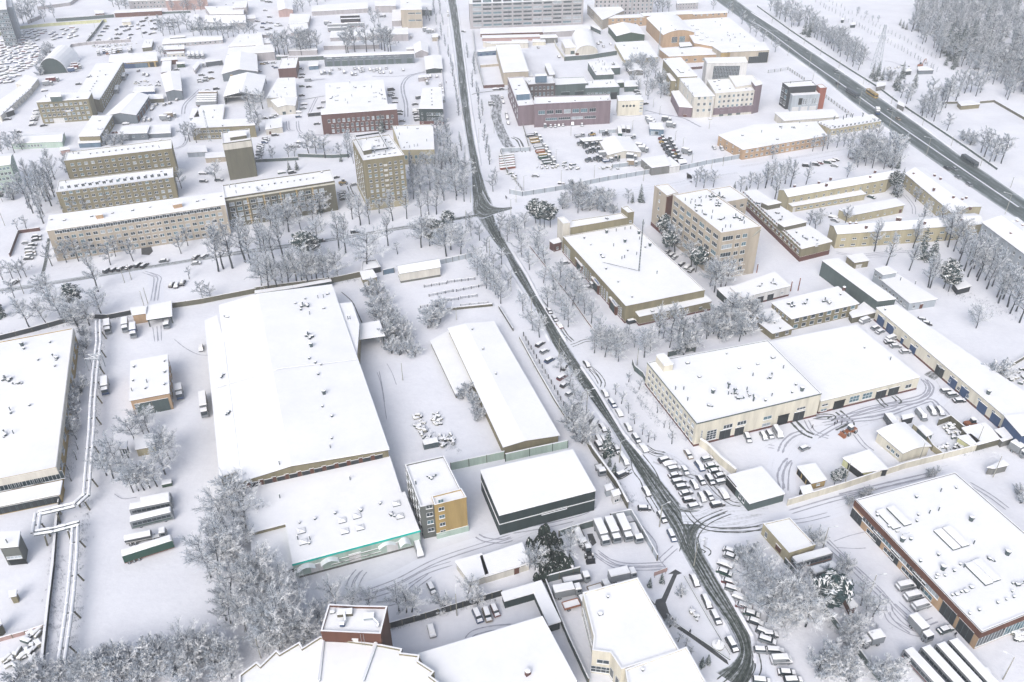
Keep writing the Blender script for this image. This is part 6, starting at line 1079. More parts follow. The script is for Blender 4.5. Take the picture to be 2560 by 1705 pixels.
area(T30,'behind the belt beyond the highway',[(60,90),(330,180),(420,260),(560,330),(700,400),(880,560),(840,640),(600,470),(430,370),(250,250),(60,170)],34,['round','tall','round'],11,14,seed=31)
trees(T30,'around the pylon foot',L_('spruce',10,(980,745),(1045,735),(960,715),(1010,700))+L_('bush',7,(1110,745)))
trees(T30,'between the pylon and the pavilion',L_('spruce',11,(1190,830),(1165,800),(1340,800),(1225,720))+L_('round',10,(1265,955),(1310,925),(1400,1040),(1450,1080),(1220,900)))
area(T30,'in the poplar stand by the pavilion',[(1380,1060),(1450,960),(1600,830),(1950,850),(1930,900),(1700,930),(1600,1020),(1570,1140)],22,['poplar','tall'],12,16,seed=21)
trees(T30,'in the snowy garden below the pavilion',L_('round',10,(1645,1200))+L_('tall',14,(2080,1480),(1990,1440),(2140,1500),(1950,1400),(2030,1500))+L_('bush',6,(1790,1290),(1850,1330),(1880,1300)))
trees(T30,'along the pavement of the side road',L_('round',9,(410,1390),(495,1385),(545,1370),(625,1355),(700,1345),(775,1330),(855,1320),(40,1460),(930,1300),(1000,1290)))
area(T30,'in the frosted wood between side road and highway',[(700,1450),(1000,1360),(1240,1380),(1300,1500),(1150,1568),(750,1568)],22,['round','bush','tall'],8,11,seed=22)
trees(T30,'at the tip of the yellow range',L_('spruce',8,(1185,1545)))
area(T30,'at the near edge of the far wood',[(1290,300),(1310,240),(1500,420),(1720,520),(1900,620),(2080,760),(2250,900),(2200,920),(1900,700),(1700,620),(1500,500)],22,['round','tall','round'],12,15,seed=23)
trees(T30,'in the dark spruce group of the far wood',L_('spruce',19,(1620,480),(1660,520),(1700,560),(1740,500),(1780,470),(1690,470),(1830,420),(1880,400),(1760,420),(1640,430),(1850,470))+L_('spruce',9,(1630,600),(1690,635),(1720,610)))
trees(T30,'on the snowy field above the pylon',L_('spruce',6,(1210,235),(1240,250),(1270,265))+L_('young',6,(835,130),(820,120),(895,160),(950,190),(1010,200)))
its = [('sapling',3.6,440+i*30+random.uniform(-6,6),25+i*17+random.uniform(-5,5)) for i in range(38)]+[('sapling',3.4,560+i*36,20+i*19+random.uniform(-5,5)) for i in range(28)]
trees(T30,'in the sapling rows across the field',its, hs=1.2)
# the far wood beyond its edge trees: nobody could count it, one object
import numpy as np
def mass(name, label, cat, spots, src, mats):
    """spots: (point, scale xy, scale z, angle, source index) -> one mesh"""
    Vs, Ls, Ms=[],[],[]; off=0
    for p, sx, sz, a, k in spots:
        v, lp, mi=src[k]; ca, sa=math.cos(a)*sx, math.sin(a)*sx; o=np.empty_like(v); o[:, 0]=p.x+v[:, 0]*ca-v[:, 1]*sa; o[:, 1]=p.y+v[:, 0]*sa+v[:, 1]*ca; o[:, 2]=v[:, 2]*sz
        Vs.append(o); Ls.append(lp+off); Ms.append(mi); off+=len(v)
    V = np.concatenate(Vs); L = np.concatenate(Ls); M = np.concatenate(Ms); me = bpy.data.meshes.new(name); me.vertices.add(len(V)); me.vertices.foreach_set('co',V.ravel()); me.loops.add(len(L)*3); me.loops.foreach_set('vertex_index',L.ravel()); me.polygons.add(len(L))
    me.polygons.foreach_set('loop_start',np.arange(0,len(L)*3,3)); me.polygons.foreach_set('material_index',M)
    for m in mats: me.materials.append(m)
    me.update(calc_edges=True); me.validate(); return tag(link(name, me),label, cat, kind='stuff')
def source(tm, cm):
    v, l, m=[],[],[]; off=0
    for k, me in enumerate((tm, cm)):
        me.calc_loop_triangles(); c = np.empty(len(me.vertices)*3,'f'); me.vertices.foreach_get('co',c); tr = np.empty(len(me.loop_triangles)*3,'i'); me.loop_triangles.foreach_get('vertices',tr); mi = np.empty(len(me.loop_triangles),'i'); me.loop_triangles.foreach_get('material_index',mi)
        v.append(c.reshape(-1,3)); l.append(tr.reshape(-1,3)+off); m.append(np.zeros_like(mi) if k==0 else (mi+3 if me.materials[0] is M_NEEDLE else mi+1)); off+=len(c)//3
    return np.concatenate(v),np.concatenate(l),np.concatenate(m)
SRC=[source(*bare_tree(s, 14,9,trunk=.3,nl=9,n2=4,n3=5,n4=2,tw=.085)) for s in (201,202,203)]+[source(*spruce(204,16,5.5,whorls=11,dense=7))]
def woodland():
    rnd=random.Random(99); poly=[(1290,240),(1310,60),(1500,-60),(1800,-120),(3000,-120),(3000,1000),(2500,930),(2250,860),(2050,700),(1850,600),(1560,440)]
    def inside(x, y):
        c=False
        for i in range(len(poly)):
            (x1,y1),(x2,y2)=poly[i],poly[i-1]
            if (y1 > y) != (y2 > y) and x < (x2-x1)*(y-y1)/(y2-y1)+x1: c=not c
        return c
    n=0; tries=0; spots=[]; out=[]; dmin=42
    while n < 540 and tries < 20000:
        tries+=1; x, y=rnd.uniform(1290,2900),rnd.uniform(-120,960)
        if not inside(x, y): continue
        if any((x-a)**2+(2*(y-b_))**2 < dmin**2 for a, b_ in spots): dmin *= .997; continue
        spots.append((x, y)); n+=1; s=rnd.uniform(.95,1.35); out.append((at(T30,x, y),s, s, rnd.uniform(0,6.28),3 if rnd.random() < .1 else rnd.randrange(3)))
    mass('far_wood','dense frosted wood filling the upper right corner','wood',out, SRC, (M_BARK, M_TWIG, M_TWIGD, M_NEEDLE, M_NEEDLED))
woodland()
_rest=grow()
if _rest: mass('distant_trees','small frosted trees scattered through the far blocks','trees',[(p, h/14*(1.25 if k == 'broad' else 1.0),h/14,TR.uniform(0,6.28),TR.randrange(3)) for k, h, p, x in _rest],SRC, (M_BARK, M_TWIG, M_TWIGD, M_NEEDLE, M_NEEDLED))
# vehicles
PAINT = {k: mat('paint_'+k, v, rough=.35,var=.12,scale=.8,spec=.5,k=.75) for k, v in dict(w=(140,146,152),s=(74,82,88),k=(26,30,36),r=(110,30,30),g=(44,74,66),b=(44,74,116),o=(160,100,66),y=(176,146,76),t=(44,74,72),G=(16,72,58),n=(146,132,112)).items()}
CNAME = dict(w='white',s='silver-grey',k='dark',r='dark red',g='green',b='blue',o='orange',y='yellow',t='teal',G='dark green',n='beige')
M_TYRE = mat('tyre',(36,38,40),var=.2,snow=.15); M_GLASSD = mat('car_glass',(40,52,60),rough=.12,var=.2,spec=.7,snow=.0)
def extr(b, prof, w0,w1=None, m=0,zc=None):
    """closed side profile (x,z) swept across the width; w1=half width at the top"""
    w1=w0 if w1 is None else w1; zs=[p[1] for p in prof]; z0,z1=min(zs),max(zs)
    def hw(z): return w0+(w1-w0)*((z-z0)/(z1-z0) if z1 > z0 else 0)
    n=len(prof); L=[(x, -hw(z),z) for x, z in prof]; R=[(x, hw(z),z) for x, z in prof]
    b.add(L+R, [(i, (i+1) % n, n+(i+1) % n, n+i) for i in range(n)],m); b.face(L, m); b.face(R[::-1],m)
def wheel_mesh(r=.33,w=.22):
    b = MB(); b.tube((0,-w/2,0),(0,w/2,0),r, r, 10,0); b.tube((0,-w/2-.02,0),(0,w/2+.02,0),r*.55,r*.55,8,1); return b.mesh('wheel',[M_TYRE, M_STEEL])
WH=wheel_mesh(); WH2=wheel_mesh(.5,.35)
_cm={}
CARDIM=dict(sedan=(4.5,1.8,1.42,.95),hatch=(4.1,1.76,1.5,.98),suv=(4.6,1.9,1.75,1.1),wagon=(4.7,1.82,1.5,.98),van=(5.4,2.0,2.3,1.25),minibus=(6.4,2.15,2.7,1.3))
def carmesh(kd, col, cover):
    key=(kd, col, cover)
    if key in _cm: return _cm[key]
    Lh, W_, H, B=CARDIM[kd]; h=Lh/2; P=PAINT[col]; out=[]
    # body
    b=MB(); extr(b, [(-h, .3),(h-.05,.3),(h, .55),(h-.12,B*.82),(h*.52,B),(-h*.8,B*1.02),(-h, B*.85)],W_/2,W_/2*.97)
    r0,r1 = {'sedan': (-.62,.32),'hatch': (-.8,.35),'suv': (-.82,.38),'wagon': (-.85,.33),'van': (-.94,.5),'minibus': (-.95,.55)}[kd]
    f0,f1 = {'sedan': (-.8,.55),'hatch': (-.93,.58),'suv': (-.95,.58),'wagon': (-.96,.56),'van': (-.97,.78),'minibus': (-.98,.82)}[kd]
    pr=[(f0*h, B),(f1*h, B),(r1*h, H-.06),(r0*h, H-.04)]
    if kd in ('van','minibus'): extr(b, [(f0*h, B),(f1*h, B),(r1*h, H-.06),(r0*h, H-.04)],W_/2*.97,W_/2*.9)
    else: extr(b, [(r0*h-.05,H-.05),(r1*h+.05,H-.07),(r1*h, H),(r0*h, H)],W_/2*.8,W_/2*.78)
    b.box((0,0,.27),(Lh*.9,W_*.86,.2),0,3)
    for i in (-1,1): b.box((h*.93,i*W_*.36,B*.72),(.14,.3,.16),0,1); b.box((-h*.99,i*W_*.4,B*.78),(.08,.22,.2),0,2)
    out.append(('body',b.mesh('body',[P, M_FRAME, PAINT['r'],M_TYRE])))
    g=MB()
    if kd in ('van','minibus'):
        g.face([(f1*h+.02,-W_*.44,B+.1),(f1*h+.02,W_*.44,B+.1),(r1*h+.06,W_*.42,H-.25),(r1*h+.06,-W_*.42,H-.25)],0)
        for i in (-1,1):
            for (a, c) in (((.3,.62),) if kd == 'van' else ((.3,.62),(-.3,.2),(-.85,-.4))): g.box(((a+c)/2*h, i*(W_*.475),B+(H-B)*.45),((c-a)*h, .05,(H-B)*.42),0,0)
    else: extr(g, pr, W_/2*.93,W_/2*.78)
    out.append(('windows',g.mesh('windows',M_GLASSD)))
    s=MB(); T=.14
    if cover==3: s.box((0,0,H+.01),(.5,.4,.02),0,0)
    elif cover==2:    # buried
        extr(s, [(-h*.99,B*.9),(h*.97,B*.8),(h*.93,B+T*.8),(f1*h+.1,B+T*1.1),(r1*h+.1,H+T*.9),(r1*h*.3,H+T*1.4),(r0*h+.1,H+T),(f0*h-.02,B+T*1.6),(-h*.97,B+T)],W_/2*1.0,W_/2*.72)
    else:
        if kd not in ('van','minibus'):
            extr(s, [(f1*h*.98,B+.01),(h*.95,B*.84),(h*.9,B+T*.5),(f1*h*1.05,B+T*1.05)],W_/2*.8,W_/2*.7)
            if kd == 'sedan': extr(s, [(-h*.97,B),(f0*h+.05,B+.02),(f0*h+.0,B+T),(-h*.92,B+T)],W_/2*.78,W_/2*.7)
        extr(s, [(r0*h-.04,H),(r1*h+.04,H-.01),(r1*h-.08,H+T),(r0*h+.08,H+T*1.1)],W_/2*.74,W_/2*.6)
        if cover==1: extr(s, [(f1*h*.97,B+.02),(r1*h+.08,H-.03),(r1*h, H+.1),(f1*h*.99,B+.2)],W_/2*.8,W_/2*.74)
    out.append(('snow_cover',s.mesh('snow_cover',M_ROOF, smooth=False)))
    _cm[key]=out; return out
def car(t, x, y, dx, dy, col, kd, cover, label, group=None, far=False):
    p = at(t, x, y, .6); rz = heading(t, x, y, dx, dy, .6); ms = carmesh(kd, col, cover); cat = {'van': 'van','minibus': 'minibus'}.get(kd, 'car')
    nm = {'van': 'parked_van','minibus': 'minibus'}.get(kd, 'parked_car')
    if far:
        key = ('far',kd, col, cover)
        if key not in _cm:
            b=MB(); mats=[]
            for n_, me in ms:
                for m in me.materials: mats.append(m)
            off=0; b=MB()
            for n_, me in ms:
                vs=[v.co for v in me.vertices]; n0=len(b.v); b.v+=[tuple(v) for v in vs]
                for q in me.polygons: b.f.append(tuple(i+n0 for i in q.vertices)); b.m.append(q.material_index+off)
                off+=len(me.materials)
            for i in (-1,1):
                for j in (-1,1): b.tube((i*1.35,j*.85-.1,.33),(i*1.35,j*.85+.1,.33),.33,.33,8,off)
            _cm[key] = b.mesh('car',mats+[M_TYRE])
        o=link(nm, _cm[key],None, (p.x, p.y, 0.02),rz); return tag(o, label, cat, group)
    o=thing(nm, label, cat, (p.x, p.y, .02),rz, group)
    for n_, me in ms: link(n_, me, o)
    Lh, W_, H, B=CARDIM[kd]
    for i in (-1,1):
        for j in (-1,1): link('wheel',WH, o, (i*Lh*.31,j*(W_/2-.11),.33))
    return o
VR=random.Random(3)
def cars(t, where, d, items, far=False, kd=None, end='far end',jit=.08):
    """items 'x,y,colour[kind]' ; order counted from the far end of the row"""
    its=[]
    for s in items.split():
        a = s.split(','); its.append((float(a[0]),float(a[1]),a[2] if len(a) > 2 else 's'))
    its.sort(key=lambda i: i[1] if end == 'far end' else i[0]); n=len(its)
    KM = dict(v='van',m='minibus',u='suv',h='hatch',e='wagon')
    for i, (x, y, c) in enumerate(its):
        kk = KM.get(c[1],'sedan') if len(c) > 1 else (kd or VR.choice(['sedan','sedan','hatch','suv','wagon'])); cov=int(c[2]) if len(c) > 2 else VR.choice([0,0,0,0,1,1,2]); col=c[0]
        nm = {'van': 'van','minibus': 'minibus','suv': 'off-roader','hatch': 'hatchback','wagon': 'estate','sedan': 'car'}[kk]
        lab = 'snow-covered %s %s %s' % (CNAME[col],nm, where) if n == 1 else '%s %s, %s from the %s %s' % (CNAME[col],nm, nth(i+1),end, where)
        car(t, x, y, d[0]+VR.uniform(-jit, jit),d[1]+VR.uniform(-jit, jit),col, kk, cov, lab, None if n == 1 else 'cars '+where, far)
# trucks, buses, trailers: one builder, part by part, local x forward
def veh(kind_, t, x, y, d, label, group=None, col='w',col2='w',L=None, cat=None, stripe=None, snowy=True):
    p=at(t, x, y, 1.4); rz=heading(t, x, y, d[0],d[1],1.4); S=lambda *a: MB()
    nm = dict(box='box_truck',dump='dump_truck',flat='flatbed_truck',tanker='tank_truck',trailer='semi_trailer',bus='bus',coach='coach',semi='articulated_lorry',loader='wheel_loader',digger='excavator',tractor='tractor',container='container')[kind_]
    o = thing(nm, label, cat or {'box': 'truck','dump': 'dump truck','flat': 'truck','tanker': 'tank truck','trailer': 'trailer','bus': 'bus','coach': 'coach','semi': 'lorry','loader': 'loader','digger': 'excavator','tractor': 'tractor','container': 'container'}[kind_],(p.x, p.y, .02),rz, group)
    def part(n_, b, ms, par=None): return link(n_, b.mesh(n_, ms),par or o)
    P=PAINT[col]; P2=PAINT[col2]
    def wheels(xs, W_, me=WH2,r=.5):
        for xx in xs:
            for j in (-1,1): link('wheel',me, o, (xx, j*(W_/2-.2),r))
    def cab(x0,W_=2.4,H=2.8,Lc=2.0,pm=P2):
        b = MB(); extr(b, [(x0,.6),(x0+Lc, .6),(x0+Lc, 1.6),(x0+Lc-.25,H),(x0+.05,H)],W_/2,W_/2*.93); c = part('cab',b, pm)
        b=MB(); b.face([(x0+Lc+.02,-W_*.44,1.65),(x0+Lc+.02,W_*.44,1.65),(x0+Lc-.2,W_*.41,H-.2),(x0+Lc-.2,-W_*.41,H-.2)],0)
        for j in (-1,1): b.box((x0+Lc*.55,j*W_*.485,2.05),(Lc*.55,.06,.75),0,0)
        part('windscreen',b, M_GLASSD, c); b = MB(); extr(b, [(x0+.02,H),(x0+Lc-.2,H),(x0+Lc-.35,H+.28),(x0+.15,H+.3)],W_/2*.92,W_/2*.8); part('snow_layer',b, M_ROOF, c)
    def box(x0,x1,z0,z1,W_, m, n_='cargo_box',snow=.3):
        b=MB(); b.box(((x0+x1)/2,0,(z0+z1)/2),(x1-x0,W_, z1-z0),0,0); c=part(n_, b, m)
        if snow: b = MB(); b.box(((x0+x1)/2,0,z1+snow/2),(x1-x0-.02,W_-.02,snow),0,0,taper=.95); part('snow_layer',b, M_ROOF, c)
        return c
    if kind_ == 'box': L = L or 8; W_ = 2.5; box(-L/2,L/2-2.3,1.0,3.5,W_, P); cab(L/2-2.1); box(-L/2,L/2-.3,.65,.95,1.2,M_DARK, 'chassis',0); wheels((-L/2+1.5,L/2-1.2),W_)
    elif kind_ == 'trailer': L = L or 13; W_ = 2.5; box(-L/2,L/2,1.1,3.8,W_, P); box(-L/2,L/2,.7,1.05,2.2,M_RUST, 'chassis',0); wheels((-L/2+1.2,-L/2+2.5,-L/2+3.8),W_)
    elif kind_ == 'semi': L = L or 15; W_ = 2.5; box(-L/2,L/2-3.2,1.1,3.8,W_, P); cab(L/2-2.3,H=3.2,Lc=2.2); box(-L/2,L/2-.4,.65,1.05,1.6,M_DARK, 'chassis',0); wheels((-L/2+1.2,-L/2+2.5,L/2-4,L/2-1.2),W_)
    elif kind_ == 'container': L = L or 6; box(-L/2,L/2,.1,2.6,2.4,P, 'container_box')
    elif kind_ in ('dump','flat'):
        L = L or 7.5; W_ = 2.4; b = MB(); x0,x1 = -L/2,L/2-2.3; hh = 1.0 if kind_ == 'dump' else .55
        for (c_, s_) in (((x0+.06,0),(.12,W_)),((x1-.06,0),(.12,W_)),(((x0+x1)/2,W_/2-.06),(x1-x0,.12)),(((x0+x1)/2,-W_/2+.06),(x1-x0,.12))): b.box((c_[0],c_[1],1.1+hh/2),(s_[0],s_[1],hh+(.002 if s_[0] > 1 else 0)),0,0)
        b.box(((x0+x1)/2,0,1.05),(x1-x0,W_, .1),0,0); c = part('load_bed',b, P); b = MB(); b.box(((x0+x1)/2,0,1.1+hh*.32),(x1-x0-.3,W_-.3,hh*.5),0,0); part('snow_layer',b, M_ROOF, c)
        cab(L/2-2.1,H=2.6); box(-L/2+.3,L/2-.3,.65,.98,1.2,M_DARK, 'chassis',0); wheels((-L/2+1.3,L/2-1.2),W_)
    elif kind_ == 'tanker':
        L = L or 11; b = MB(); b.tube((-L/2,0,2.2),(L/2-4.2,0,2.2),1.15,1.15,14,0); c = part('tank',b, P); b = MB(); b.tube((-L/2+.05,0,2.55),(L/2-4.3,0,2.55),1.08,1.08,12,0); part('snow_layer',b, M_ROOF, c); cab(L/2-2.1); box(-L/2,L/2-.4,.65,1.0,1.4,M_DARK, 'chassis',0); wheels((-L/2+1.3,-L/2+2.6,L/2-4,L/2-1.2),2.4)
    elif kind_ in ('bus','coach'):
        L = L or 12; W_ = 2.55; H = 3.0 if kind_ == 'bus' else 3.4; b = MB(); extr(b, [(-L/2,.4),(L/2-.05,.4),(L/2,1.2),(L/2-.25,H-.1),(L/2-.6,H),(-L/2+.3,H),(-L/2,H-.4)],W_/2,W_/2*.97,0); body = part('body',b, P)
        b=MB(); zw=H*.5
        for j in (-1,1):
            n_=int(L/1.5)
            for i in range(n_): b.box((-L/2+.6+(L-1.2)*(i+.5)/n_, j*W_*.49,zw+.45),((L-1.2)/n_-.12,.07,.95),0,0)
        b.box((L/2-.1,0,zw+.35),(.1,W_*.9,1.3),0,0); b.box((-L/2+.0,0,zw+.6),(.1,W_*.75,.7),0,0); part('windows',b, M_GLASSD)
        if stripe: b = MB(); [b.box((0,j*W_*.497,1.1),(L*.93,.05,.35),0,0) for j in (-1,1)]; part('stripe',b, PAINT[stripe])
        b = MB(); extr(b, [(-L/2+.1,H-.02),(L/2-.35,H-.02),(L/2-.6,H+.3),(-L/2+.4,H+.32)],W_/2*.97,W_/2*.85); part('snow_cover' if snowy else 'roof_panel',b, M_ROOF if snowy else P); wheels((-L/2+2.6,L/2-2.4),W_)
        b = MB(); [b.box((L/2+.02,j*.9,.8),(.08,.35,.22),0,0) for j in (-1,1)]; part('headlights',b, M_FRAME)
    elif kind_ in ('loader','tractor'):
        b = MB(); extr(b, [(-3,.9),(-.6,.9),(-.6,1.9),(-2.8,1.8)],1.0,.9); part('engine_cover',b, P); b = MB(); extr(b, [(-.6,.8),(1.2,.8),(1.2,1.3),(-.6,1.4)],.7,.6); part('front_frame',b, P)
        b = MB(); extr(b, [(-1.2,1.9),(.4,1.9),(.2,3.2),(-1.1,3.2)],.8,.7); c = part('cab',b, M_GLASSD); b = MB(); b.box((-.45,0,3.3),(1.5,1.5,.25),0,0); part('snow_layer',b, M_ROOF, c)
        if kind_ == 'loader':
            b = MB(); [b.tube((.3,j*.7,1.8),(2.6,j*.7,.7),.14,.14,5,0) for j in (-1,1)]; part('lift_arm',b, P); b = MB(); extr(b, [(2.5,.15),(3.6,.1),(3.6,.2),(2.8,.35),(2.7,1.2),(2.5,1.2)],1.35); part('bucket',b, P)
        me=wheel_mesh(.75,.5)
        for xx in (-2.1,1.0):
            for j in (-1,1): link('wheel',me, o, (xx, j*1.05,.75))
    elif kind_ == 'digger':
        b = MB(); [b.box((0,j*1.1,.45),(3.8,.55,.9),0,0) for j in (-1,1)]; part('tracks',b, M_DARK); b = MB(); b.box((-.4,0,1.6),(3.4,2.6,1.2),0,0); part('upper_body',b, P); b = MB(); b.box((.9,.8,2.5),(1.3,1.0,1.4),0,0); part('cab',b, M_GLASSD)
        b = MB(); b.tube((1.2,-.3,1.8),(3.2,-.3,5.2),.28,.24,6,0); b.tube((3.2,-.3,5.2),(5.4,-.3,5.6),.24,.2,6,0); part('boom',b, P); b = MB(); b.tube((5.4,-.3,5.6),(6.3,-.3,2.6),.2,.16,6,0); part('arm',b, P); b = MB(); b.box((6.2,-.3,2.2),(.9,.9,.8),.0,0,taper=.7); part('bucket',b, M_DARK)
    return o
# --- parked along and around the main road
DR, DL=(.5,.86),(.86,-.5)
cars(T22,'at the kerb right of the main road',(.52,.85),'855,475,w 922,568,b 985,652,s 1068,785,s 1143,892,s 1210,975,w')
cars(T22,'just right of the main road bend',(.5,.86),'688,205,k')
cars(T22,'on the verge left of the main road',(.84,-.5),'258,22,k 298,88,w 345,170,b 460,325,r 485,395,k 535,475,w 588,575,s')
cars(T22,'by the bushes left of the main road',(.5,-.8),'705,720,wv2 758,745,w 480,235,k')
cars(T22,'beside the roadside spruce',(.5,.8),'835,790,k 800,905,s 850,910,k 800,960,k 965,990,k 1012,1050,w 1035,1095,w 1235,1378,k')
cars(T22,'nosing into the churned slush left of the road',(1,-.35),'1010,1215,ku0'); cars(T22,'near the snowy roundel flower bed',(1,-.08),'1215,1528,kh0')
cars(T22,'in the front row of the roadside car park',(1,-.22),'1405,1085,k 1450,1120,w 1490,1165,we 1497,1225,ks0 1530,1280,s 1565,1330,s 1597,1388,s 1625,1450,k 1680,1508,w')
cars(T22,'in the middle row of the roadside car park',(.5,.86),'1587,1180,w 1675,1315,s 1745,1430,w')
cars(T22,'in the inner row of the roadside car park',(.55,.83),'1620,1035,n 1722,1145,bu 1735,1270,k 1820,1270,ku 1810,1410,s 1945,1400,ku')
cars(T22,'in the wall-side row of the roadside car park',(1,-.25),'1790,1075,w 1832,1138,g 1865,1187,k 1915,1228,s 1930,1285,w 1885,1495,ku0')
cars(T21,'at the left kerb beside the leafless avenue',(.55,.82),'342,1285,ks0 392,1355,ks0 437,1420,r')
cars(T21,'in front of the machine hall',(1,-.2),'490,845,w 628,985,w2 600,965,w 1100,1385,k')
cars(T21,'between machine hall and institute block',(.6,-.55),'1430,740,w 1465,772,s 1495,792,w 1555,855,k 1610,880,g 1645,910,k')
veh('flat',T21,705,1052,(1,-.15),'long-bed pickup in front of the second hall gate',col='s',L=5.5)
cars(T23,'at the left kerb below the lorry gate',(.5,.86),'1378,55,k 1468,225,b')
cars(T23,'at the kerb beside the clubhouse garden',(.45,.88),'1678,635,k 1788,830,k 1872,975,s 2020,1225,ku0')
cars(T23,'in the right-hand row below the checkpoint',(1,.38),'2007,365,s 2010,415,w 1957,485,s 1950,560,Gs0 2000,650,rs1 2030,715,w 2090,790,w 2130,870,rs1 2200,940,g 2235,1015,k 2310,1108,s 2345,1185,w')
cars(T33,'in the right-hand row at the bottom edge',(1,.03),'-60,1275,w 68,1278,we 120,1370,wv2 172,1480,ks0 232,1550,k')
cars(T23,'at the very bottom edge of the road bend',(1,.1),'2290,1560,w')
for i, (x, y, L_c) in enumerate([(822,205,8.5),(925,185,8.5),(1032,165,9)]): veh('box',T23,x, y, (.42,.9),'white box truck with thick snow, %s of the parked line beside the concrete wall' % nth(i+1),'box trucks beside the concrete wall',L=L_c)
veh('flat',T23,1135,190,(.4,.9),'snow-filled flatbed truck at the right end of the box truck line',col='s',L=8)
veh('dump',T23,620,225,(.42,.9),'dark dump truck left of the box trucks',col='k',col2='s',L=8)
veh('loader',T23,700,370,(.3,.95),'wheel loader with raised snow-filled bucket',col='k')
veh('dump',T23,590,618,(1,-.18),'dump truck with snow-filled bed beside the thuja grove wall',col='s',L=8)
veh('box',T23,510,738,(1,-.2),'white box truck parked nose right by the clubhouse',L=8)
veh('flat',T23,580,840,(1,-.28),'orange-sided truck with snowy load bed beside the clubhouse',col='o',L=7)
veh('flat',T23,800,695,(1,-.3),'rust-coloured flatbed trailer truck just behind the clubhouse',col='n',L=6.5)
veh('box',T23,1015,592,(1,-.22),'white covered truck alone in the yard above the clubhouse',L=8)
cars(T13,'alone in the open yard',(.38,.92),'1612,708,w'); cars(T13,'by the mint depot',(.35,.93),'1495,360,wv2')
cars(T13,'by the black slatted fence',(.35,.93),'2035,962,bu 2122,952,n 2195,912,r',end='left end'); cars(T13,'under a thick cap on the clubhouse drive',(.2,1),'1612,1100,wh2')
cars(T33,'along the bus garage side',(1,-.3),'1262,690,wv2 1335,785,wv2 1403,870,wv2 1628,1085,ts0')
veh('box',T33,1400,1085,(.68,.74),'white high-roof ambulance van with a red roof stripe',col='w',L=7,cat='ambulance')
veh('box',T33,945,1185,(-1,.25),'snow-heaped covered pickup beside the frosted shrubs',col='w',L=6)
veh('coach',T33,400,445,(1,-.28),'white and orange touring coach beside the checkpoint house',col='w',stripe='o',L=12)
veh('bus',T33,510,548,(1,-.28),'short white bus in front of the touring coach',col='w',L=8)
for i, (x, y) in enumerate([(1450,1500),(1610,1480),(1745,1450),(1860,1415)]): veh('coach',T33,x, y, (-.68,-.74),'snow-roofed coach at the bottom edge, %s from the left' % nth(i+1),'coaches at the bottom edge',col='w',stripe='r' if i==0 else None, L=14)
cars(T33,'right of the bottom-edge coaches',(.65,.75),'1930,1440,ks0'); veh('tractor',T33,1995,1520,(.5,.86),'snow-caked tractor behind the dark car at the bottom right',col='k')
cars(T33,'at the left of the bottom-right road',(1,.05),'15,1125,s')
# left yard
veh('coach',T02,1440,1475,(1,-.2),'white coach parked nearest the frosted clump, mostly hidden by the next','coaches in the left yard',col='w',L=9)
veh('coach',T03,1395,-35,(1,-.2),'white coach with dark windows, middle one in the left yard','coaches in the left yard',col='w',L=12)
veh('coach',T03,1400,70,(1,-.24),'white coach with a green side stripe in the left yard','coaches in the left yard',col='w',stripe='G',L=12)
veh('tanker',T03,1345,235,(1,-.2),'snow-covered tank truck behind the green trailer',col='s',L=11.5)
veh('trailer',T03,1368,368,(1,-.32),'long dark green curtain-sided trailer in the left yard',col='G',L=13.6)
veh('box',T02,965,415,(0,1),'blue-fronted box truck beside the left pipeline',col='w',col2='b',L=8.5)
veh('box',T02,1647,470,(.1,1),'small blue-cab truck beside the peach garage',col='w',col2='b',L=6.5)
veh('semi',T02,1872,590,(.1,1),'long white lorry parked against the side aisle',col='w',L=12)
cars(T02,'near the warehouse side aisle',(.1,1),'1845,62,wh2')
veh('box',T01,988,1440,(.06,1),'grey-topped truck left of the lorry canopy','trucks by the lorry canopy',col='s',L=7.5)
veh('box',T01,1150,1425,(0,1),'white-nosed truck in the middle of the lorry canopy row','trucks by the lorry canopy',col='w',L=7.5)
veh('box',T01,1225,1475,(.0,1),'tall dark blue box truck nearest the lorry canopy','trucks by the lorry canopy',col='b',L=8)
veh('flat',T01,1525,1395,(.05,1),'snow-covered truck half under the lorry canopy',col='w',L=7)
cars(T01,'in the walled lot left of the beige slab',(1,-.1),'335,600,k 335,630,k 245,658,w 300,680,k 275,712,w 280,745,n 285,772,w 262,803,k')
cars(T01,'in the slanted row along the west street',(.8,-.6),'985,915,s 1045,905,k 1110,897,k 1185,885,k 1270,865,k 1325,868,k 1800,790,k 1875,785,w',end='left end')
cars(T01,'driving on the west street',(1,-.08),'1505,825,s'); cars(T01,'parked below the twin tracks',(.4,-.9),'1575,1045,k 1622,1050,k 1677,1030,k',end='left end'); cars(T01,'at the crossroads by the left edge',(1,-.5),'130,1028,ku0'); cars(T01,'on the far verge of the west street',(1,-.15),'1800,848,w2')
cars(T01,'beside the windowless tower',(1,0),'1865,22,s 1870,95,s 1925,20,k 2010,85,s')
cars(T11,'between hostel and tower block',(1,-.25),'235,15,g 330,15,k 900,125,w 785,190,w 790,210,s 800,232,g 805,255,k 730,60,k',end='left end'); cars(T11,'driving on the west street',(1,-.1),'595,640,k 910,560,k 375,650,s',end='left end')
veh('tractor',T11,808,102,(1,-.2),'small yellow tractor beside the tower block',col='y')
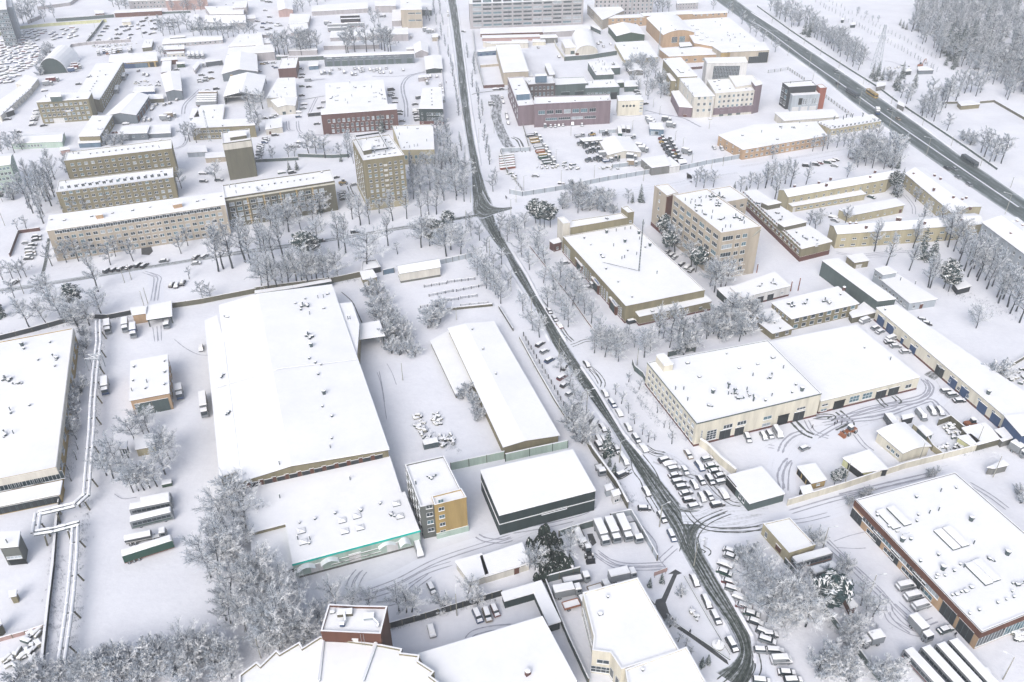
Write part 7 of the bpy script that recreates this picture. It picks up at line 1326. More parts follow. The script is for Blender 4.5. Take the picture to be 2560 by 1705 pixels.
# right yards
cars(T32,'alone in the workshop yard',(1,-.35),'335,975,w'); cars(T22,'in front of the cream workshop gates',(.5,.86),'2165,885,w 2310,868,w',end='left end'); cars(T32,'in front of the cream workshop gates',(.5,.86),'18,855,wh 88,840,wv2',end='left end')
cars(T32,'in the yard behind the cream repair shed',(.6,.78),'1190,722,k 1405,682,wv 1505,640,w 1580,640,w',end='left end'); cars(T32,'beside the blue garage gates',(1,-.1),'1642,452,w 1690,490,w 1755,540,k 1260,92,w2 1120,5,k 1170,40,w2')
veh('loader',T32,745,815,(-.9,.4),'orange wheel loader clearing snow in front of the workshop',col='o'); veh('digger',T30,1400,600,(1,-.3),'orange-red excavator with raised arm on the snowy field',col='o')
veh('box',T32,2305,1000,(.8,.5),'snow-capped truck by the right edge beyond the perimeter wall',col='w',L=6); veh('tractor',T32,1885,745,(1,-.1),'small orange sweeper buried in snow beside the blue gates',col='o')
veh('bus',T32,1130,735,(.6,.78),'small snow-topped service bus behind the cream repair shed',col='s',L=6)
cars(T31,'behind the brick workshop',(1,-.4),'890,1380,wv2 985,1440,w 1030,1475,w 1130,1545,wv2'); cars(T31,'in the white field below the small office',(1,.1),'1455,1398,k 1420,1365,w'); cars(T31,'in the yellow courtyard',(1,.3),'950,240,g 615,455,w 600,425,k')
veh('flat',T22,812,1172,(.45,.9),'white pickup truck beside the green fence',col='w',L=5)
# highway traffic
veh('bus',T30,955,862,(.8,.55),'yellow bus on the far carriageway of the highway',col='y',L=14,snowy=False); veh('bus',T30,775,855,(.83,.5),'grey-white bus at the near kerb of the highway',col='s',L=15,snowy=False)
veh('box',T30,1005,1025,(.3,.95),'light truck with a blue cab on the highway',col='w',col2='b',L=7); veh('bus',T30,1850,1480,(.85,.55),'green-striped bus on the highway near the courtyard',col='s',stripe='g',L=14,snowy=False)
cars(T30,'in traffic on the highway',(.8,.55),'1120,1005,ss3 625,650,we3 1195,1090,ns3 640,770,ke3 200,370,ss3 1645,1545,ke3 1715,1548,ws3'); cars(T31,'in traffic on the near highway carriageway',(.8,.55),'1745,58,ws3 1848,125,we3')
cars(T30,'among the trees beside the side road',(1,.1),'440,1510,k 475,1495,r 545,1490,g 585,1475,k 620,1465,k 610,1520,w2 350,1520,k 780,1450,k 850,1445,g',far=True, end='left end')
# lilac office lot and machinery yard
cars(T20,'in front of the lilac office',(.1,1),'303,1158,wv 355,1158,w 397,1158,w 430,1148,w 468,1146,w 556,1138,wv 642,1145,w',far=True, end='left end')
cars(T10,'beside the swept drive',(1,-.15),'2160,940,g 2165,962,w 2200,818,s 2252,815,s',far=True); cars(T10,'along the right side of the swept drive',(.2,1),'2258,895,s 2270,938,s 2298,1045,k 2305,1080,k 2315,1128,k',far=True)
cars(T20,'by the cream factory office',(.6,.8),'1855,1355,w 1925,1365,w',far=True); cars(T20,'beside the cream cube',(1,-.1),'1145,840,s 1160,862,w 1165,885,s 1225,950,k',far=True)
cars(T21,'in the fenced equipment yard',(1,0),'215,45,w 455,112,k',far=True); cars(T20,'beside the arched white hangar',(.5,.8),'905,405,w 815,385,g 790,400,k 840,425,s 240,435,k 430,520,s',far=True)
for i, (x, y, k_, c_) in enumerate([(180,1235,'flat','k'),(215,1265,'flat','y'),(225,1295,'flat','y'),(255,1340,'flat','w'),(275,1360,'flat','w'),(275,1388,'dump','o'),(300,1410,'flat','y'),(300,1440,'dump','G'),(330,1462,'flat','s'),(345,1485,'flat','g')]): veh(k_, T20,x, y, (1,-.12),'snowy road machine, %s from the far end of the equipment column' % nth(i+1),'road machines in the equipment column',col=c_, L=8)
for i, (x, y, k_, c_, d_) in enumerate([(840,1420,'box','w',(1,-.1)),(880,1470,'flat','b',(1,-.1)),(1100,1445,'box','s',(1,.1)),(1105,1500,'box','n',(1,.05)),(1205,1375,'box','w',(1,.1)),(1180,1345,'box','w',(1,.1)),(1090,1255,'flat','k',(1,0)),(985,1190,'container','k',(.2,1)),(1020,1180,'container','k',(.2,1)),(990,1225,'container','G',(.2,1)),(1065,1185,'container','k',(.2,1)),(1265,1100,'box','w',(.9,.3)),(1280,1125,'box','w',(.9,.3)),(1460,1150,'box','w',(1,.1)),(1420,1100,'box','s',(1,.1)),(620,1240,'flat','w',(1,-.1)),(1605,1395,'box','w',(1,.3))]):
    veh(k_, T20,x, y, d_, 'snow-topped %s, number %s from the left in the machinery yard' % ({'box':'box truck','flat':'flatbed truck','container':'steel container'}[k_],'one two three four five six seven eight nine ten eleven twelve thirteen fourteen fifteen sixteen seventeen'.split()[sorted([q[0] for q in [(840,),(880,),(1100,),(1105,),(1205,),(1180,),(1090,),(985,),(1020,),(990,),(1065,),(1265,),(1280,),(1460,),(1420,),(620,),(1605,)]]).index(x)]),'vehicles in the machinery yard',col=c_, L=6.5)
for i in range(16):
    x, y = 1380+i%2*62+i*9+VR.uniform(-8,8),1265+i*16; veh('tractor',T20,x, y, (1,-.15),'small snowed-in tractor, %s from the far end of the tractor herd' % nth(i+1),'tractors in the herd right of the machinery yard',col='rsyskskrsyskskrs'[i])
veh('tractor',T20,870,1225,(1,0),'snowy digger-loader at the back of the machinery yard',col='s'); veh('tractor',T20,960,1455,(1,0),'white tractor right of the blue load bed',col='w'); veh('tractor',T20,725,1230,(-1,0),'yellowish backhoe at the rear fence of the machinery yard',col='y')
for i, (x, y) in enumerate([(640,1310),(690,1340),(740,1330),(780,1325),(720,1385),(750,1375),(800,1372),(820,1460),(790,1448),(715,1462)]): veh('tractor',T20,x, y, (1,-.1),'snow-heaped roller, %s among the machines left of the shelter' % nth(i+1),'rollers left of the machinery shelter',col='s')
# far left / centre lots
for i, x in enumerate((1735,1775,1815,1860)): veh('box',T00,x, 508,(.1,1),'grey-sided snow-topped lorry, %s from the left in the short far row' % nth(i+1),'lorries in the short far row',col='s',L=12)
veh('semi',T00,1950,590,(-1,.12),'long grey lorry with white cab beside the gabled halls',col='s',L=16); veh('trailer',T00,1915,870,(1,0),'top trailer of the stacked white trailer rank','trailers in the white rank',col='n',L=13)
for i in range(4): veh('trailer',T00,1905-i*2,898+i*20,(1,-.02),'white trailer, %s below the top one in the rank' % nth(i+1),'trailers in the white rank',col='w',L=14)
for i, (x, y, c_, l_) in enumerate([(485,735,'r',9),(440,768,'w',7),(690,600,'r',8),(700,620,'r',8),(670,645,'b',7)]): veh('box',T00,x, y, (1,-.1),['red container lorry by the long khaki wing','white van-lorry in front of the red one','upper red lorry beside the arched hangar','lower red lorry beside the arched hangar','blue-nosed lorry nearest the arched hangar'][i],col=c_, L=l_)
for i, (x, y) in enumerate([(1140,705),(1075,825)]): veh('coach',T00,x, y, (.3,-1),['upper snowy coach along the khaki wing','lower snowy coach along the khaki wing'][i],col='w',L=11)
cars(T00,'in the slanted row left of the khaki office',(1,-.2),'340,1020,w 335,1040,w 330,1055,w 325,1075,s 318,1092,s 310,1108,s 305,1128,b 298,1145,s',far=True); cars(T00,'around the khaki office forecourt',(1,-.1),'400,1150,k 70,1092,k 165,1212,k 408,830,s 720,770,s 1155,1135,w 1060,1215,r',far=True, end='left end')
cars(T00,'in the yard of the blue-grey gabled hall',(.6,-.8),'1330,1080,w 1325,1105,w 1375,1100,w 1435,960,w 1510,960,w 1560,945,s 1395,1000,k 1405,985,w 1270,648,k 1320,680,s 1355,690,s 1625,915,w 1160,690,s',far=True, end='left end')
veh('box',T00,1520,1088,(1,0),'white van-lorry in front of the khaki shed row',col='w',L=7); veh('box',T00,1565,1062,(1,-.1),'khaki lorry behind the white van-lorry',col='n',L=8)
cars(T00,'between the grey shed and the gabled hall',(1,-.1),'1850,688,s 1935,662,k 1835,735,w 1895,715,w 1940,720,n 1840,750,w 1890,740,s 1985,815,k 1900,828,w 1875,840,w 1620,640,s',far=True, end='left end')
for i, (x, y, c_) in enumerate([(905,490,'w'),(955,475,'b'),(985,480,'o'),(1015,500,'w'),(1015,480,'o'),(1060,475,'w'),(1085,465,'y'),(1190,470,'w'),(1110,465,'w'),(1050,495,'w'),(1200,450,'w'),(1040,460,'y')]): veh('box',T00,x, y, (.1,1),'small colourful lorry, %s listed in the far lorry cluster' % nth(i+1),'lorries in the far cluster',col='w' if c_ in 'oy' else c_, col2=c_, L=6)
far_a = ' '.join('%d,%d,%s' % (x, y, VR.choice('wsskwb')) for x, y in [(1070,270),(1118,245),(1162,240),(1205,240),(1265,225),(1300,195),(1325,190),(1345,165),(1390,190),(1425,180),(1460,185),(1430,215),(1475,212),(1525,210),(1550,208),(1600,207),(1565,182),(1430,265),(1415,300),(1380,310),(1330,300),(1270,262),(1185,268),(1150,280),(1075,312),(1105,312),(1200,318),(1185,348),(1075,352),(1015,358),(1565,245),(1310,235),(1450,212),(1400,262)])
cars(T00,'in the loose far lot',(.9,-.35),far_a, far=True, end='left end',jit=.3)
cars(T00,'along the far lot wall',(1,-.12),'985,240,s 970,262,s 945,290,b 920,325,g 860,302,s 840,330,s 905,365,w 945,380,k 880,395,w',far=True)
cars(T10,'in the orchard-side lot',(1,.12),'90,1270,w 95,1285,w 80,1305,b 45,1330,w 40,1350,w 38,1372,w 35,1395,w 30,1420,s 20,1455,w',far=True); cars(T10,'by the orchard fence',(1,0),'330,1345,k 375,1345,w 400,1305,k',far=True, end='left end')
cars(T10,'left of the red brick works office',(1,-.1),'420,790,g 485,795,k 420,875,k 440,955,s 430,995,w 390,1030,w 390,1070,b 560,1135,s 175,1238,k 480,740,wv 425,680,s 415,708,k 80,1085,k 150,1080,w 175,1060,w 590,990,s 625,938,w',far=True, end='left end')
cars(T10,'in front of the truck garage',(.3,1),'600,675,wv 632,670,wv 678,675,wv 765,632,s 808,665,wv 880,682,wv 905,630,w 945,632,w 975,630,w 915,682,w 960,655,w 985,650,w 1045,640,w 1080,650,w 1110,635,w 1140,635,w 1135,665,w 1170,665,w 1195,625,w 1235,662,w 1350,640,s 695,640,w 1425,340,s',far=True, end='left end')
cars(T10,'between the works office and the green office',(1,-.1),'1240,825,kv 1245,855,w 1240,875,w 1275,898,s 1275,938,k 1320,1020,s 1320,1045,s 1340,1110,w 1460,955,s 1465,1005,s 1465,1025,s 1470,1045,k 1475,1080,w 1480,1100,s 1500,900,sv',far=True, end='left end'); cars(T10,'along the upper road fence',(.1,1),'1715,820,w 1718,845,s 1718,880,s 1720,905,w 1690,780,w 1570,765,wv 1560,735,nv 1545,710,s 1600,700,s 1660,700,s 1725,925,g',far=True)
cars(T10,'near the upper road kerb',(.1,1),'1762,112,w 1766,142,s',far=True); cars(T10,'on the upper road',(1,.1),'1905,288,s',far=True)
cars(T10,'in the far top lot',(1,0),'100,15,s 130,18,s 60,5,w 15,195,k 125,155,s 70,215,b 110,205,w 140,210,w 190,235,w 60,250,s 100,270,s 130,260,s 205,220,w 225,235,w 60,585,y 185,620,b 160,575,w 95,580,w 30,655,w 85,95,w 410,630,b 170,610,b',far=True, end='left end'); 
for i, (x, y, k_, c_) in enumerate([(865,165,'trailer','k'),(870,195,'trailer','k'),(750,245,'trailer','w'),(905,235,'trailer','w'),(755,275,'trailer','w'),(660,215,'box','w'),(1565,275,'box','w'),(1600,290,'box','w'),(1650,340,'box','w'),(1160,145,'flat','s')]): veh(k_, T10,x, y, (1,-.03),'snowed-in %s, %s of the top centre yard vehicles' % ({'trailer': 'long trailer','box': 'small lorry','flat': 'flatbed'}[k_],nth(i+1)),'vehicles of the top centre yards',col=c_, L=18 if k_ == 'trailer' else 7)
# the far scrapyard: hundreds of snowed-in cars, one mass
def scrapyard():
    src = [source_flat(carmesh(k, c, 2)) for k, c in (('sedan','k'),('hatch','s'),('wagon','g'),('suv','b'),('sedan','r'),('hatch','k'))]
    rnd=random.Random(8); poly=[(-40,430),(150,290),(260,262),(440,262),(400,310),(300,420),(480,430),(380,560),(230,640),(100,760),(-40,800)]; pol2=[(440,300),(560,245),(760,255),(700,330),(560,380),(470,370)]; spots=[]
    def inside(poly, x, y):
        c=False
        for i in range(len(poly)):
            (x1,y1),(x2,y2)=poly[i],poly[i-1]
            if (y1 > y) != (y2 > y) and x < (x2-x1)*(y-y1)/(y2-y1)+x1: c=not c
        return c
    for (pg, n, dm) in ((poly, 140,39),(pol2,16,40)):
        pts=[]; tr=0
        while len(pts) < n and tr < 9000:
            tr+=1; x, y=rnd.uniform(-40,780),rnd.uniform(240,800)
            if inside(pg, x, y) and not any(((x-a)/1.9)**2+((y-b)*1.5)**2 < (dm*.55)**2 for a, b in pts): pts.append((x, y))
        for x, y in pts: a=heading(T00,x, y, 1,-.25+rnd.uniform(-.25,.25)); k=rnd.randrange(6); spots.append((at(T00,x, y, .5),1,1,a, k))
    mats = [PAINT['k'],PAINT['s'],PAINT['g'],PAINT['b'],PAINT['r'],M_GLASSD, M_ROOF, M_TYRE]; S=[]
    idx={m.name: i for i, m in enumerate(mats)}
    for (v, l, m) in src: S.append((v, l, np.array([idx.get(n_, 1) for n_ in m],'i')))
    mass('scrapyard_cars','hundreds of snowed-in scrap cars in the far left yard','cars',spots, S, mats)
def source_flat(ms):
    v, l, m=[],[],[]; off=0
    for n_, me in ms:
        me.calc_loop_triangles(); c = np.empty(len(me.vertices)*3,'f'); me.vertices.foreach_get('co',c); v.append(c.reshape(-1,3))
        for t_ in me.loop_triangles: l.append([i+off for i in t_.vertices]); m.append(me.materials[t_.material_index].name)
        off+=len(c)//3
    return np.concatenate(v),np.array(l, 'i'),m
scrapyard()
# fences and walls
def fence(t, pts, h, label, wall='concrete',step=4.0,w=.2,name='fence',cat='fence',posts=True, open_=False, pole='khaki_dark',cap=.2,zb=0.0):
    P = [at(t, x, y) for x, y in pts]; c = P[0]; o = thing(name, label, cat, c); b, s, n = MB(),MB(),0; pm = MB(); pm.box((0,0,(h+.15)/2),(.22,.3,h+.15),0,0); pme = pm.mesh('post',WALL[pole] if pole in WALL else M_DARK)
    for i in range(len(P)-1):
        d=P[i+1]-P[i]; l=d.length; a=math.atan2(d.y, d.x); m=(P[i]+P[i+1])/2-c
        if open_:
            for z in (.35,h*.55,h-.1): b.box((m.x, m.y, z),(l, .06,.08),a, 0)
            k=int(l/1.2)
            for j in range(k): q=P[i]-c+d*((j+.5)/k); b.box((q.x, q.y, h/2),(.05,.05,h),a, 0)
        else: b.box((m.x, m.y, zb+(h-zb)/2),(l, w, h-zb),a, 0)
        if cap: s.box((m.x, m.y, h+cap/2),(l, w*1.3+.02,cap),a, 0,taper=.98)
        k=max(1,int(l/step))
        for j in range(k+1 if i==len(P)-2 else k):
            if posts and n < 95: q = P[i]-c+d*(j/k); link('post',pme, o, (q.x, q.y, 0),a); n+=1
    link('panels',b.mesh('panels',WALL[wall] if wall in WALL else M_DARK),o)
    if cap and s.v: link('snow_cap',s.mesh('snow_cap',M_ROOF),o)
    return o
fence(T32,[(175,1505),(700,1345),(1250,1165),(1600,1078),(2000,975),(2400,862)],2.6,'long cream perimeter wall below the workshop yard','cream',6,name='perimeter_wall',cat='wall',pole='cream')
fence(T22,[(1720,955),(1790,1000),(1900,1115),(2045,1235)],3.0,'cream wall between the roadside car park and the workshop yard','cream',6,w=.5,name='wall',cat='wall',pole='cream',cap=.35)
fence(T22,[(1105,210),(1125,270),(1200,330),(1225,380)],2.4,'slate fence beside the left end of the cream workshop','slate',name='fence')
fence(T22,[(1430,140),(1650,85),(1680,95)],2.4,'grey fence along the back of the cream workshop','slate')
fence(T12,[(1790,1180),(2280,1075)],3.2,'mint mesh fence joining office tower and long warehouse','mint',5); fence(T22,[(-60,1100),(160,1050),(370,1005),(510,975)],3.2,'mint mesh fence in front of the long warehouse gable','mint',5,pole='green')
fence(T22,[(70,-30),(230,265),(400,560),(500,715)],1.0,'low snow-topped kerb wall beside the long warehouse','khaki_dark',3,w=.3,cat='wall',name='low_wall'); fence(T22,[(105,-50),(250,200),(420,490),(530,690)],2.0,'row of fence stakes between warehouse and verge','charcoal',3.2,open_=True, cap=0,pole='charcoal')
fence(T22,[(685,930),(740,1030),(860,1200),(960,1340),(1060,1530)],2.6,'snow-capped olive wall left of the churned slush','khaki_dark',4,w=.4,name='wall',cat='wall',cap=.35)
fence(T13,[(1235,1075),(1560,985),(1900,880),(2255,775)],2.4,'black slatted fence along the white yard','charcoal',2.6,cat='fence',cap=0)
fence(T23,[(430,235),(560,190),(740,140)],2.6,'grey concrete wall behind the parked box trucks','slate',5,cat='wall',name='wall'); fence(T23,[(900,75),(1090,35),(1200,220),(1290,380),(1330,455)],2.4,'grey corrugated fence closing the truck yard','bluegrey',5)
fence(T23,[(480,435),(555,580)],2.8,'snow-capped wall on the right of the thuja grove','slate',cat='wall',name='wall',w=.5,cap=.4); fence(T23,[(300,660),(560,590),(620,575)],2.8,'slate wall along the foot of the thuja grove','slate',cat='wall',name='wall')
fence(T23,[(310,680),(420,960),(520,1200),(700,1590)],2.4,'long green hedge-topped fence right of the broad snowy roof','slate',4,cap=.1)
fence(T23,[(1160,680),(1310,860)],.6,'low kerb of the clubhouse garden','slate',cat='kerb',name='garden_kerb',posts=False, w=.25,cap=.1); fence(T23,[(1580,595),(1800,980),(2005,1320),(2000,1365),(1500,1030)],.35,'thin kerb round the triangular lawn','slate',cat='kerb',name='lawn_kerb',posts=False, w=.2,cap=0)
fence(T33,[(300,650),(560,980),(800,1280),(950,1480),(1050,1600)],2.2,'grey mesh fence between frosted clump and bus yard','slate',5,cap=.1); fence(T33,[(150,470),(230,560),(300,650)],1.8,'short plank fence by the checkpoint house','slate',3,cap=.1)
fence(T03,[(535,20),(495,520),(450,900),(410,1280),(385,1600)],1.6,'dark wall running down beside the left pipeline','charcoal',6,w=.5,cat='wall',name='wall',cap=.15)
fence(T02,[(575,1330),(545,1510)],1.6,'short wall from the ochre hall to the pipeline','charcoal',cat='wall',name='wall'); fence(T03,[(0,1195),(240,1130),(410,1075)],1.4,'pink panel fence round the left playground','pink',3)
fence(T01,[(0,1555),(300,1480),(600,1395),(820,1355),(1000,1360),(1205,1320)],2.2,'dark rear wall above the ochre hall','charcoal',5,cat='wall',name='rear_wall'); fence(T01,[(1575,1260),(1850,1220),(2050,1180),(2360,1120)],2.4,'concrete fence between lorry canopy and large warehouse','khaki_dark',5)
fence(T11,[(0,1120),(300,1080),(700,1030),(960,975)],2.8,'grey-green rear fence of the large warehouse yard','khaki_dark',5); fence(T11,[(0,1175),(350,1125),(700,1062)],3.2,'snow-topped dark shed wall along the large warehouse','graphite',6,w=1.6,cat='wall',name='shed_wall',cap=.4)
fence(T11,[(1170,955),(1270,935)],2.6,'pale blue gate leaf by the checkpoint hut','lightblue',cat='gate',name='yard_gate'); fence(T11,[(1685,860),(1980,795)],2.4,'light grey concrete fence right of the cream store','bluegrey',3); fence(T11,[(1565,1300),(1870,1270),(2170,1240)],1.2,'snow-buried retaining wall at the foot of the bench rows','khaki_dark',cat='wall',name='retaining_wall',w=.5)
fence(T11,[(2230,1260),(2360,1470)],1.2,'low fence at the upper corner of the long warehouse yard','charcoal',3)
fence(T01,[(95,790),(175,575)],1.8,'red fence on the left of the walled car lot','red',4,pole='red'); fence(T01,[(175,575),(370,550)],1.8,'red fence at the back of the walled car lot','red',4,pole='red')
fence(T21,[(165,700),(270,830),(400,1000),(560,1200),(700,1400),(800,1530)],.7,'long low kerb fence along the machine hall forecourt','brown',4,cat='fence',cap=.1); fence(T21,[(-20,210),(95,232),(400,185),(800,105),(880,90),(1300,20),(1480,-25)],2.6,'white-panelled fence with dark posts along the side road','bluegrey',5,w=.15,pole='charcoal'); fence(T20,[(1540,1562),(1780,1510),(2090,1455),(2130,1430)],2.6,'white-panelled fence continuing before the factory office','bluegrey',5,w=.15,pole='charcoal')
fence(T20,[(95,1140),(165,1390)],1.8,'slender fence below the lilac office','slate',3,cap=0,open_=True); fence(T20,[(-95,1395),(165,1385)],2.4,'white fence at the bottom of the lilac office yard','bluegrey',5,pole='charcoal'); fence(T10,[(2245,1395),(2310,1600)],2.4,'angled fence at the corner of the equipment yard','slate',4); fence(T21,[(0,60),(90,180)],1.8,'short fence inside the equipment yard','slate',3,open_=True, cap=0)
fence(T20,[(480,560),(700,545),(960,505)],3.5,'dark hoarding with pipes below the white arched hangar','slate',6); fence(T20,[(390,390),(400,430),(490,560)],2.4,'cream wall left of the white arched hangar','cream',cat='wall',name='wall'); fence(T20,[(1640,640),(1745,630)],2.0,'red-brown fence behind the gallery block','red')
fence(T20,[(800,1225),(955,1220)],2.4,'pale hoarding behind the machinery shelter','bluegrey'); fence(T20,[(920,1545),(1190,1510)],2.4,'wavy pale fence before the flat canopy','bluegrey')
fence(T30,[(0,670),(115,655),(180,640),(330,740)],2.2,'mesh fence behind the modern office','slate',4,open_=True, cap=0); fence(T30,[(530,900),(760,1070)],2.2,'mesh fence right of the modern office','slate',4,open_=True, cap=0)
fence(T30,[(-100,60),(200,280),(480,470),(760,650),(1000,800),(1200,950),(1500,1150),(1800,1350),(2100,1560)],1.2,'long dark hedge fence beyond the highway pavement','slate',8,cap=.1,pole='slate'); fence(T30,[(1600,955),(1740,950)],1.4,'low wall left of the pavilion','khaki_dark',cat='wall',name='wall'); fence(T30,[(1945,950),(2070,938),(2350,1100),(2600,1250)],1.6,'low wall running right from the pavilion','khaki_dark',cat='wall',name='wall')
fence(T10,[(1990,290),(2010,500),(2090,810)],2.0,'dark fence right of the upper road','slate',5,cap=.1); fence(T10,[(2090,810),(2280,800)],2.2,'dark red wall below the small walled yard','red',cat='wall',name='wall'); fence(T10,[(2060,620),(2235,605)],1.8,'beige wall across the small walled yard','beige',cat='wall',name='wall')
fence(T10,[(1645,260),(1680,480),(1710,700),(1730,920)],1.8,'pale fence left of the upper road','haze',6); fence(T10,[(390,1440),(700,1450),(860,1440)],2.0,'grey-green fence behind the courtyard orchard','slate',5); fence(T10,[(0,1490),(390,1470)],1.8,'pale fence left of the courtyard orchard','slate',5)
fence(T10,[(395,560),(625,548)],3.0,'grey-green wall left of the truck garage','slate',cat='wall',name='wall'); fence(T10,[(480,1072),(610,1060)],2.4,'short wall left of the red brick office','charcoal',cat='wall',name='wall')
fence(T00,[(0,330),(60,280),(450,240),(980,203)],2.6,'long pale yellow wall round the far scrapyard','lemon',10,cat='wall',name='yellow_wall',pole='lemon',cap=0); fence(T00,[(950,205),(880,300),(800,400)],2.4,'grey fence between scrapyard and loose far lot','slate',6); fence(T00,[(640,460),(660,430),(800,412),(1200,385)],2.4,'grey wall along the bottom of the far lot','haze',6,cat='wall',name='wall'); fence(T00,[(260,220),(380,170)],3.0,'pale wall in the far top left','haze',cat='wall',name='wall')
fence(T00,[(520,200),(880,175),(1050,160)],3.0,'grey wall above the yellow wall','slate',8,cat='wall',name='wall'); fence(T00,[(350,90),(650,50),(720,0)],3.0,'wall round the snowy parade ground','haze',8,cat='wall',name='wall'); fence(T00,[(1480,128),(1750,118)],2.0,'thin fence right of the brown brick store','slate',8)
fence(T32,[(1320,810),(1390,860),(1440,905),(1500,1000),(1600,1078)],2.4,'yellowish fence from repair shed to perimeter wall','yellow',4); fence(T32,[(1555,770),(1660,730),(1780,830)],2.6,'olive screen wall round the pipe stack','khaki_dark',cat='wall',name='screen_wall'); fence(T32,[(2420,120),(2250,220),(2130,290)],1.6,'thin fence behind the tyre heap','khaki_dark',5)
fence(T13,[(370,620),(405,760),(408,840)],1.6,'pale board fence on the right of the scrap heap','pale',3); fence(T13,[(408,840),(220,895)],1.6,'slatted fence at the foot of the scrap heap','pale',2.5,open_=True)
# benches / frames in the training yard
for i, pts in enumerate([[(1545,1070),(1750,1040)],[(1760,1030),(2010,1000)],[(1590,1155),(1810,1110)],[(1840,1110),(2110,1055)],[(1650,1205),(1860,1185)],[(1880,1175),(2030,1155)],[(1510,1262),(1640,1240)],[(1880,1250),(2130,1225)]]):
    fence(T11,pts, 1.3,'snow-topped training rail, %s of the rows above the long warehouse' % nth(i+1),'charcoal',3,open_=True, name='training_rail',cat='rail',pole='charcoal',cap=.18)
# heating pipelines on trestles
def pipeline(t, pts, z, label, r=.44,gap=1.5,sup=9):
    P = [at(t, x, y, z) for x, y in pts]; c = Vector((P[0].x, P[0].y, 0)); o = thing('pipeline',label, 'pipeline',c)
    for side in (-.5,.5):
        b, s=MB(),MB()
        for i in range(len(P)-1):
            d=(P[i+1]-P[i]); d.z=0; d.normalize(); n=Vector((-d.y, d.x, 0))*gap*side; A, B=P[i]-c+n, P[i+1]-c+n; b.tube(A, B, r, r, 9,0); L=(B-A).length; k=max(1,int(L/3.2))
            for j in range(k):
                q0,q1=A.lerp(B, j/k),A.lerp(B, (j+VR.uniform(.75,1.0))/k); s.tube(q0+Vector((0,0,.22)),q1+Vector((0,0,.22)),r*.98*VR.uniform(.85,1.05),r*.98,8,0)
            if i < len(P)-2: b.tube(B-Vector((0,0,0)),B+Vector((0,0,.01)),r*1.1,r*1.1,8,0)
        pp = link('pipe',b.mesh('pipe',M_VENT, smooth=False),o); link('snow_cover',s.mesh('snow_cover',M_ROOF),pp)
    for i in range(len(P)-1):
        d=P[i+1]-P[i]; L=d.length; d.normalize(); n=Vector((-d.y, d.x, 0)); k=max(1,int(L/sup))
        for j in range(k):
            q=P[i].lerp(P[i+1],(j+.5)/k)-c; b=MB(); zz=z-r
            b.box((q.x, q.y, zz-.15),(.35,gap+1.6,.3),math.atan2(d.y, d.x),0)
            for e in (-1,1): b.tube((q.x+n.x*e*1.1,q.y+n.y*e*1.1,zz-.2),(q.x+n.x*e*1.9,q.y+n.y*e*1.9,0),.22,.28,5,0)
            link('trestle',b.mesh('trestle',WALL['khaki_dark']),o)
    return o
pipeline(T02,[(900,-190),(905,0),(870,300),(850,560),(838,820),(815,1100),(790,1420)],4.2,'twin snow-covered heating pipes beside the ochre hall')
pipeline(T03,[(800,-160),(690,-60),(350,20),(320,200),(500,170),(730,110)],4.0,'looped section of the snow-covered heating pipes',gap=1.5)
pipeline(T03,[(690,140),(680,400),(650,760),(610,1080),(560,1400),(550,1600)],3.6,'lower run of heating pipes by the dark wall')
b=MB()
o = thing('pipe_gantry','white lattice gantry over the heating pipes beside the ochre hall','gantry',at(T02,878,270)); b.box((0,0,5.6),(5.2,.3,.3),0,0); b.box((0,3,5.6),(5.2,.3,.3),0,0)
for (x, y) in ((-2.5,0),(2.5,0),(-2.5,3),(2.5,3)): b.tube((x, y, 0),(x, y, 5.6),.15,.15,5,0)
b.tube((-2.5,0,5.6),(2.5,3,5.6),.12,.12,4,0); b.tube((2.5,0,5.6),(-2.5,3,5.6),.12,.12,4,0); link('frame',b.mesh('frame',M_STEEL),o)
# lamp posts and masts
def lampmesh(h, arm=2.0,double=False, conc=True):
    b=MB(); b.tube((0,0,0),(0,0,h),.16,.1,6,0); a=MB()
    for s in ((1,-1) if double else (1,)): a.tube((0,0,h-.1),(s*arm, 0,h+.4),.07,.06,5,0); a.box((s*(arm+.4),0,h+.42),(.9,.35,.16),0,1)
    return b.mesh('pole',M_CONC if conc else M_DARK),a.mesh('lamp_arm',[M_STEEL, M_FRAME])
LM={k: lampmesh(*v) for k, v in dict(street=(9,1.8),twin=(11,3.0,True),short=(6,1.0),pole=(8,.2)).items()}
def lamps(t, where, pts, kd='street',what='street lamp'):
    pts=sorted(pts); n=len(pts)
    for i, (x, y, a) in enumerate(pts):
        p = at(t, x, y); o = thing({'pole': 'utility_pole'}.get(kd, 'street_lamp'),'%s %s' % (what, where) if n == 1 else '%s, %s from the left %s' % (what, nth(i+1),where),{'pole': 'pole'}.get(kd, 'street lamp'),p, math.radians(a),None if n == 1 else what+'s '+where)
        link('pole',LM[kd][0],o)
        if kd == 'pole': 
            continue
        link('lamp_arm',LM[kd][1],o)
lamps(T22,'along the left side of the main road',[(430,150,20),(684,640,20),(985,1110,20),(1355,1700,20)]); lamps(T21,'beside the upper main road',[(178,1330,15)]); lamps(T23,'beside the lorry gate bend',[(1352,145,20),(1670,500,30)])
lamps(T22,'behind the cream workshop',[(1148,215,0),(1630,90,0)],'pole','utility pole'); lamps(T12,'in the white yard beside the large warehouse',[(1348,355,0)],'pole','thin utility pole'); lamps(T11,'by the training rails',[(1840,1370,0)],'short','small lamp post')
lamps(T11,'near the crossing',[(1928,515,0),(1970,290,0),(2145,785,0),(2340,1105,0),(2340,410,0)],'street','street lamp'); lamps(T01,'along the west street',[(45,505,0),(220,1130,0),(1145,1028,0)],'pole','leaning utility pole'); lamps(T01,'in the lot before the lorry canopy',[(1325,1250,0),(1358,1220,0),(1208,1000,0)],'pole','thin post')
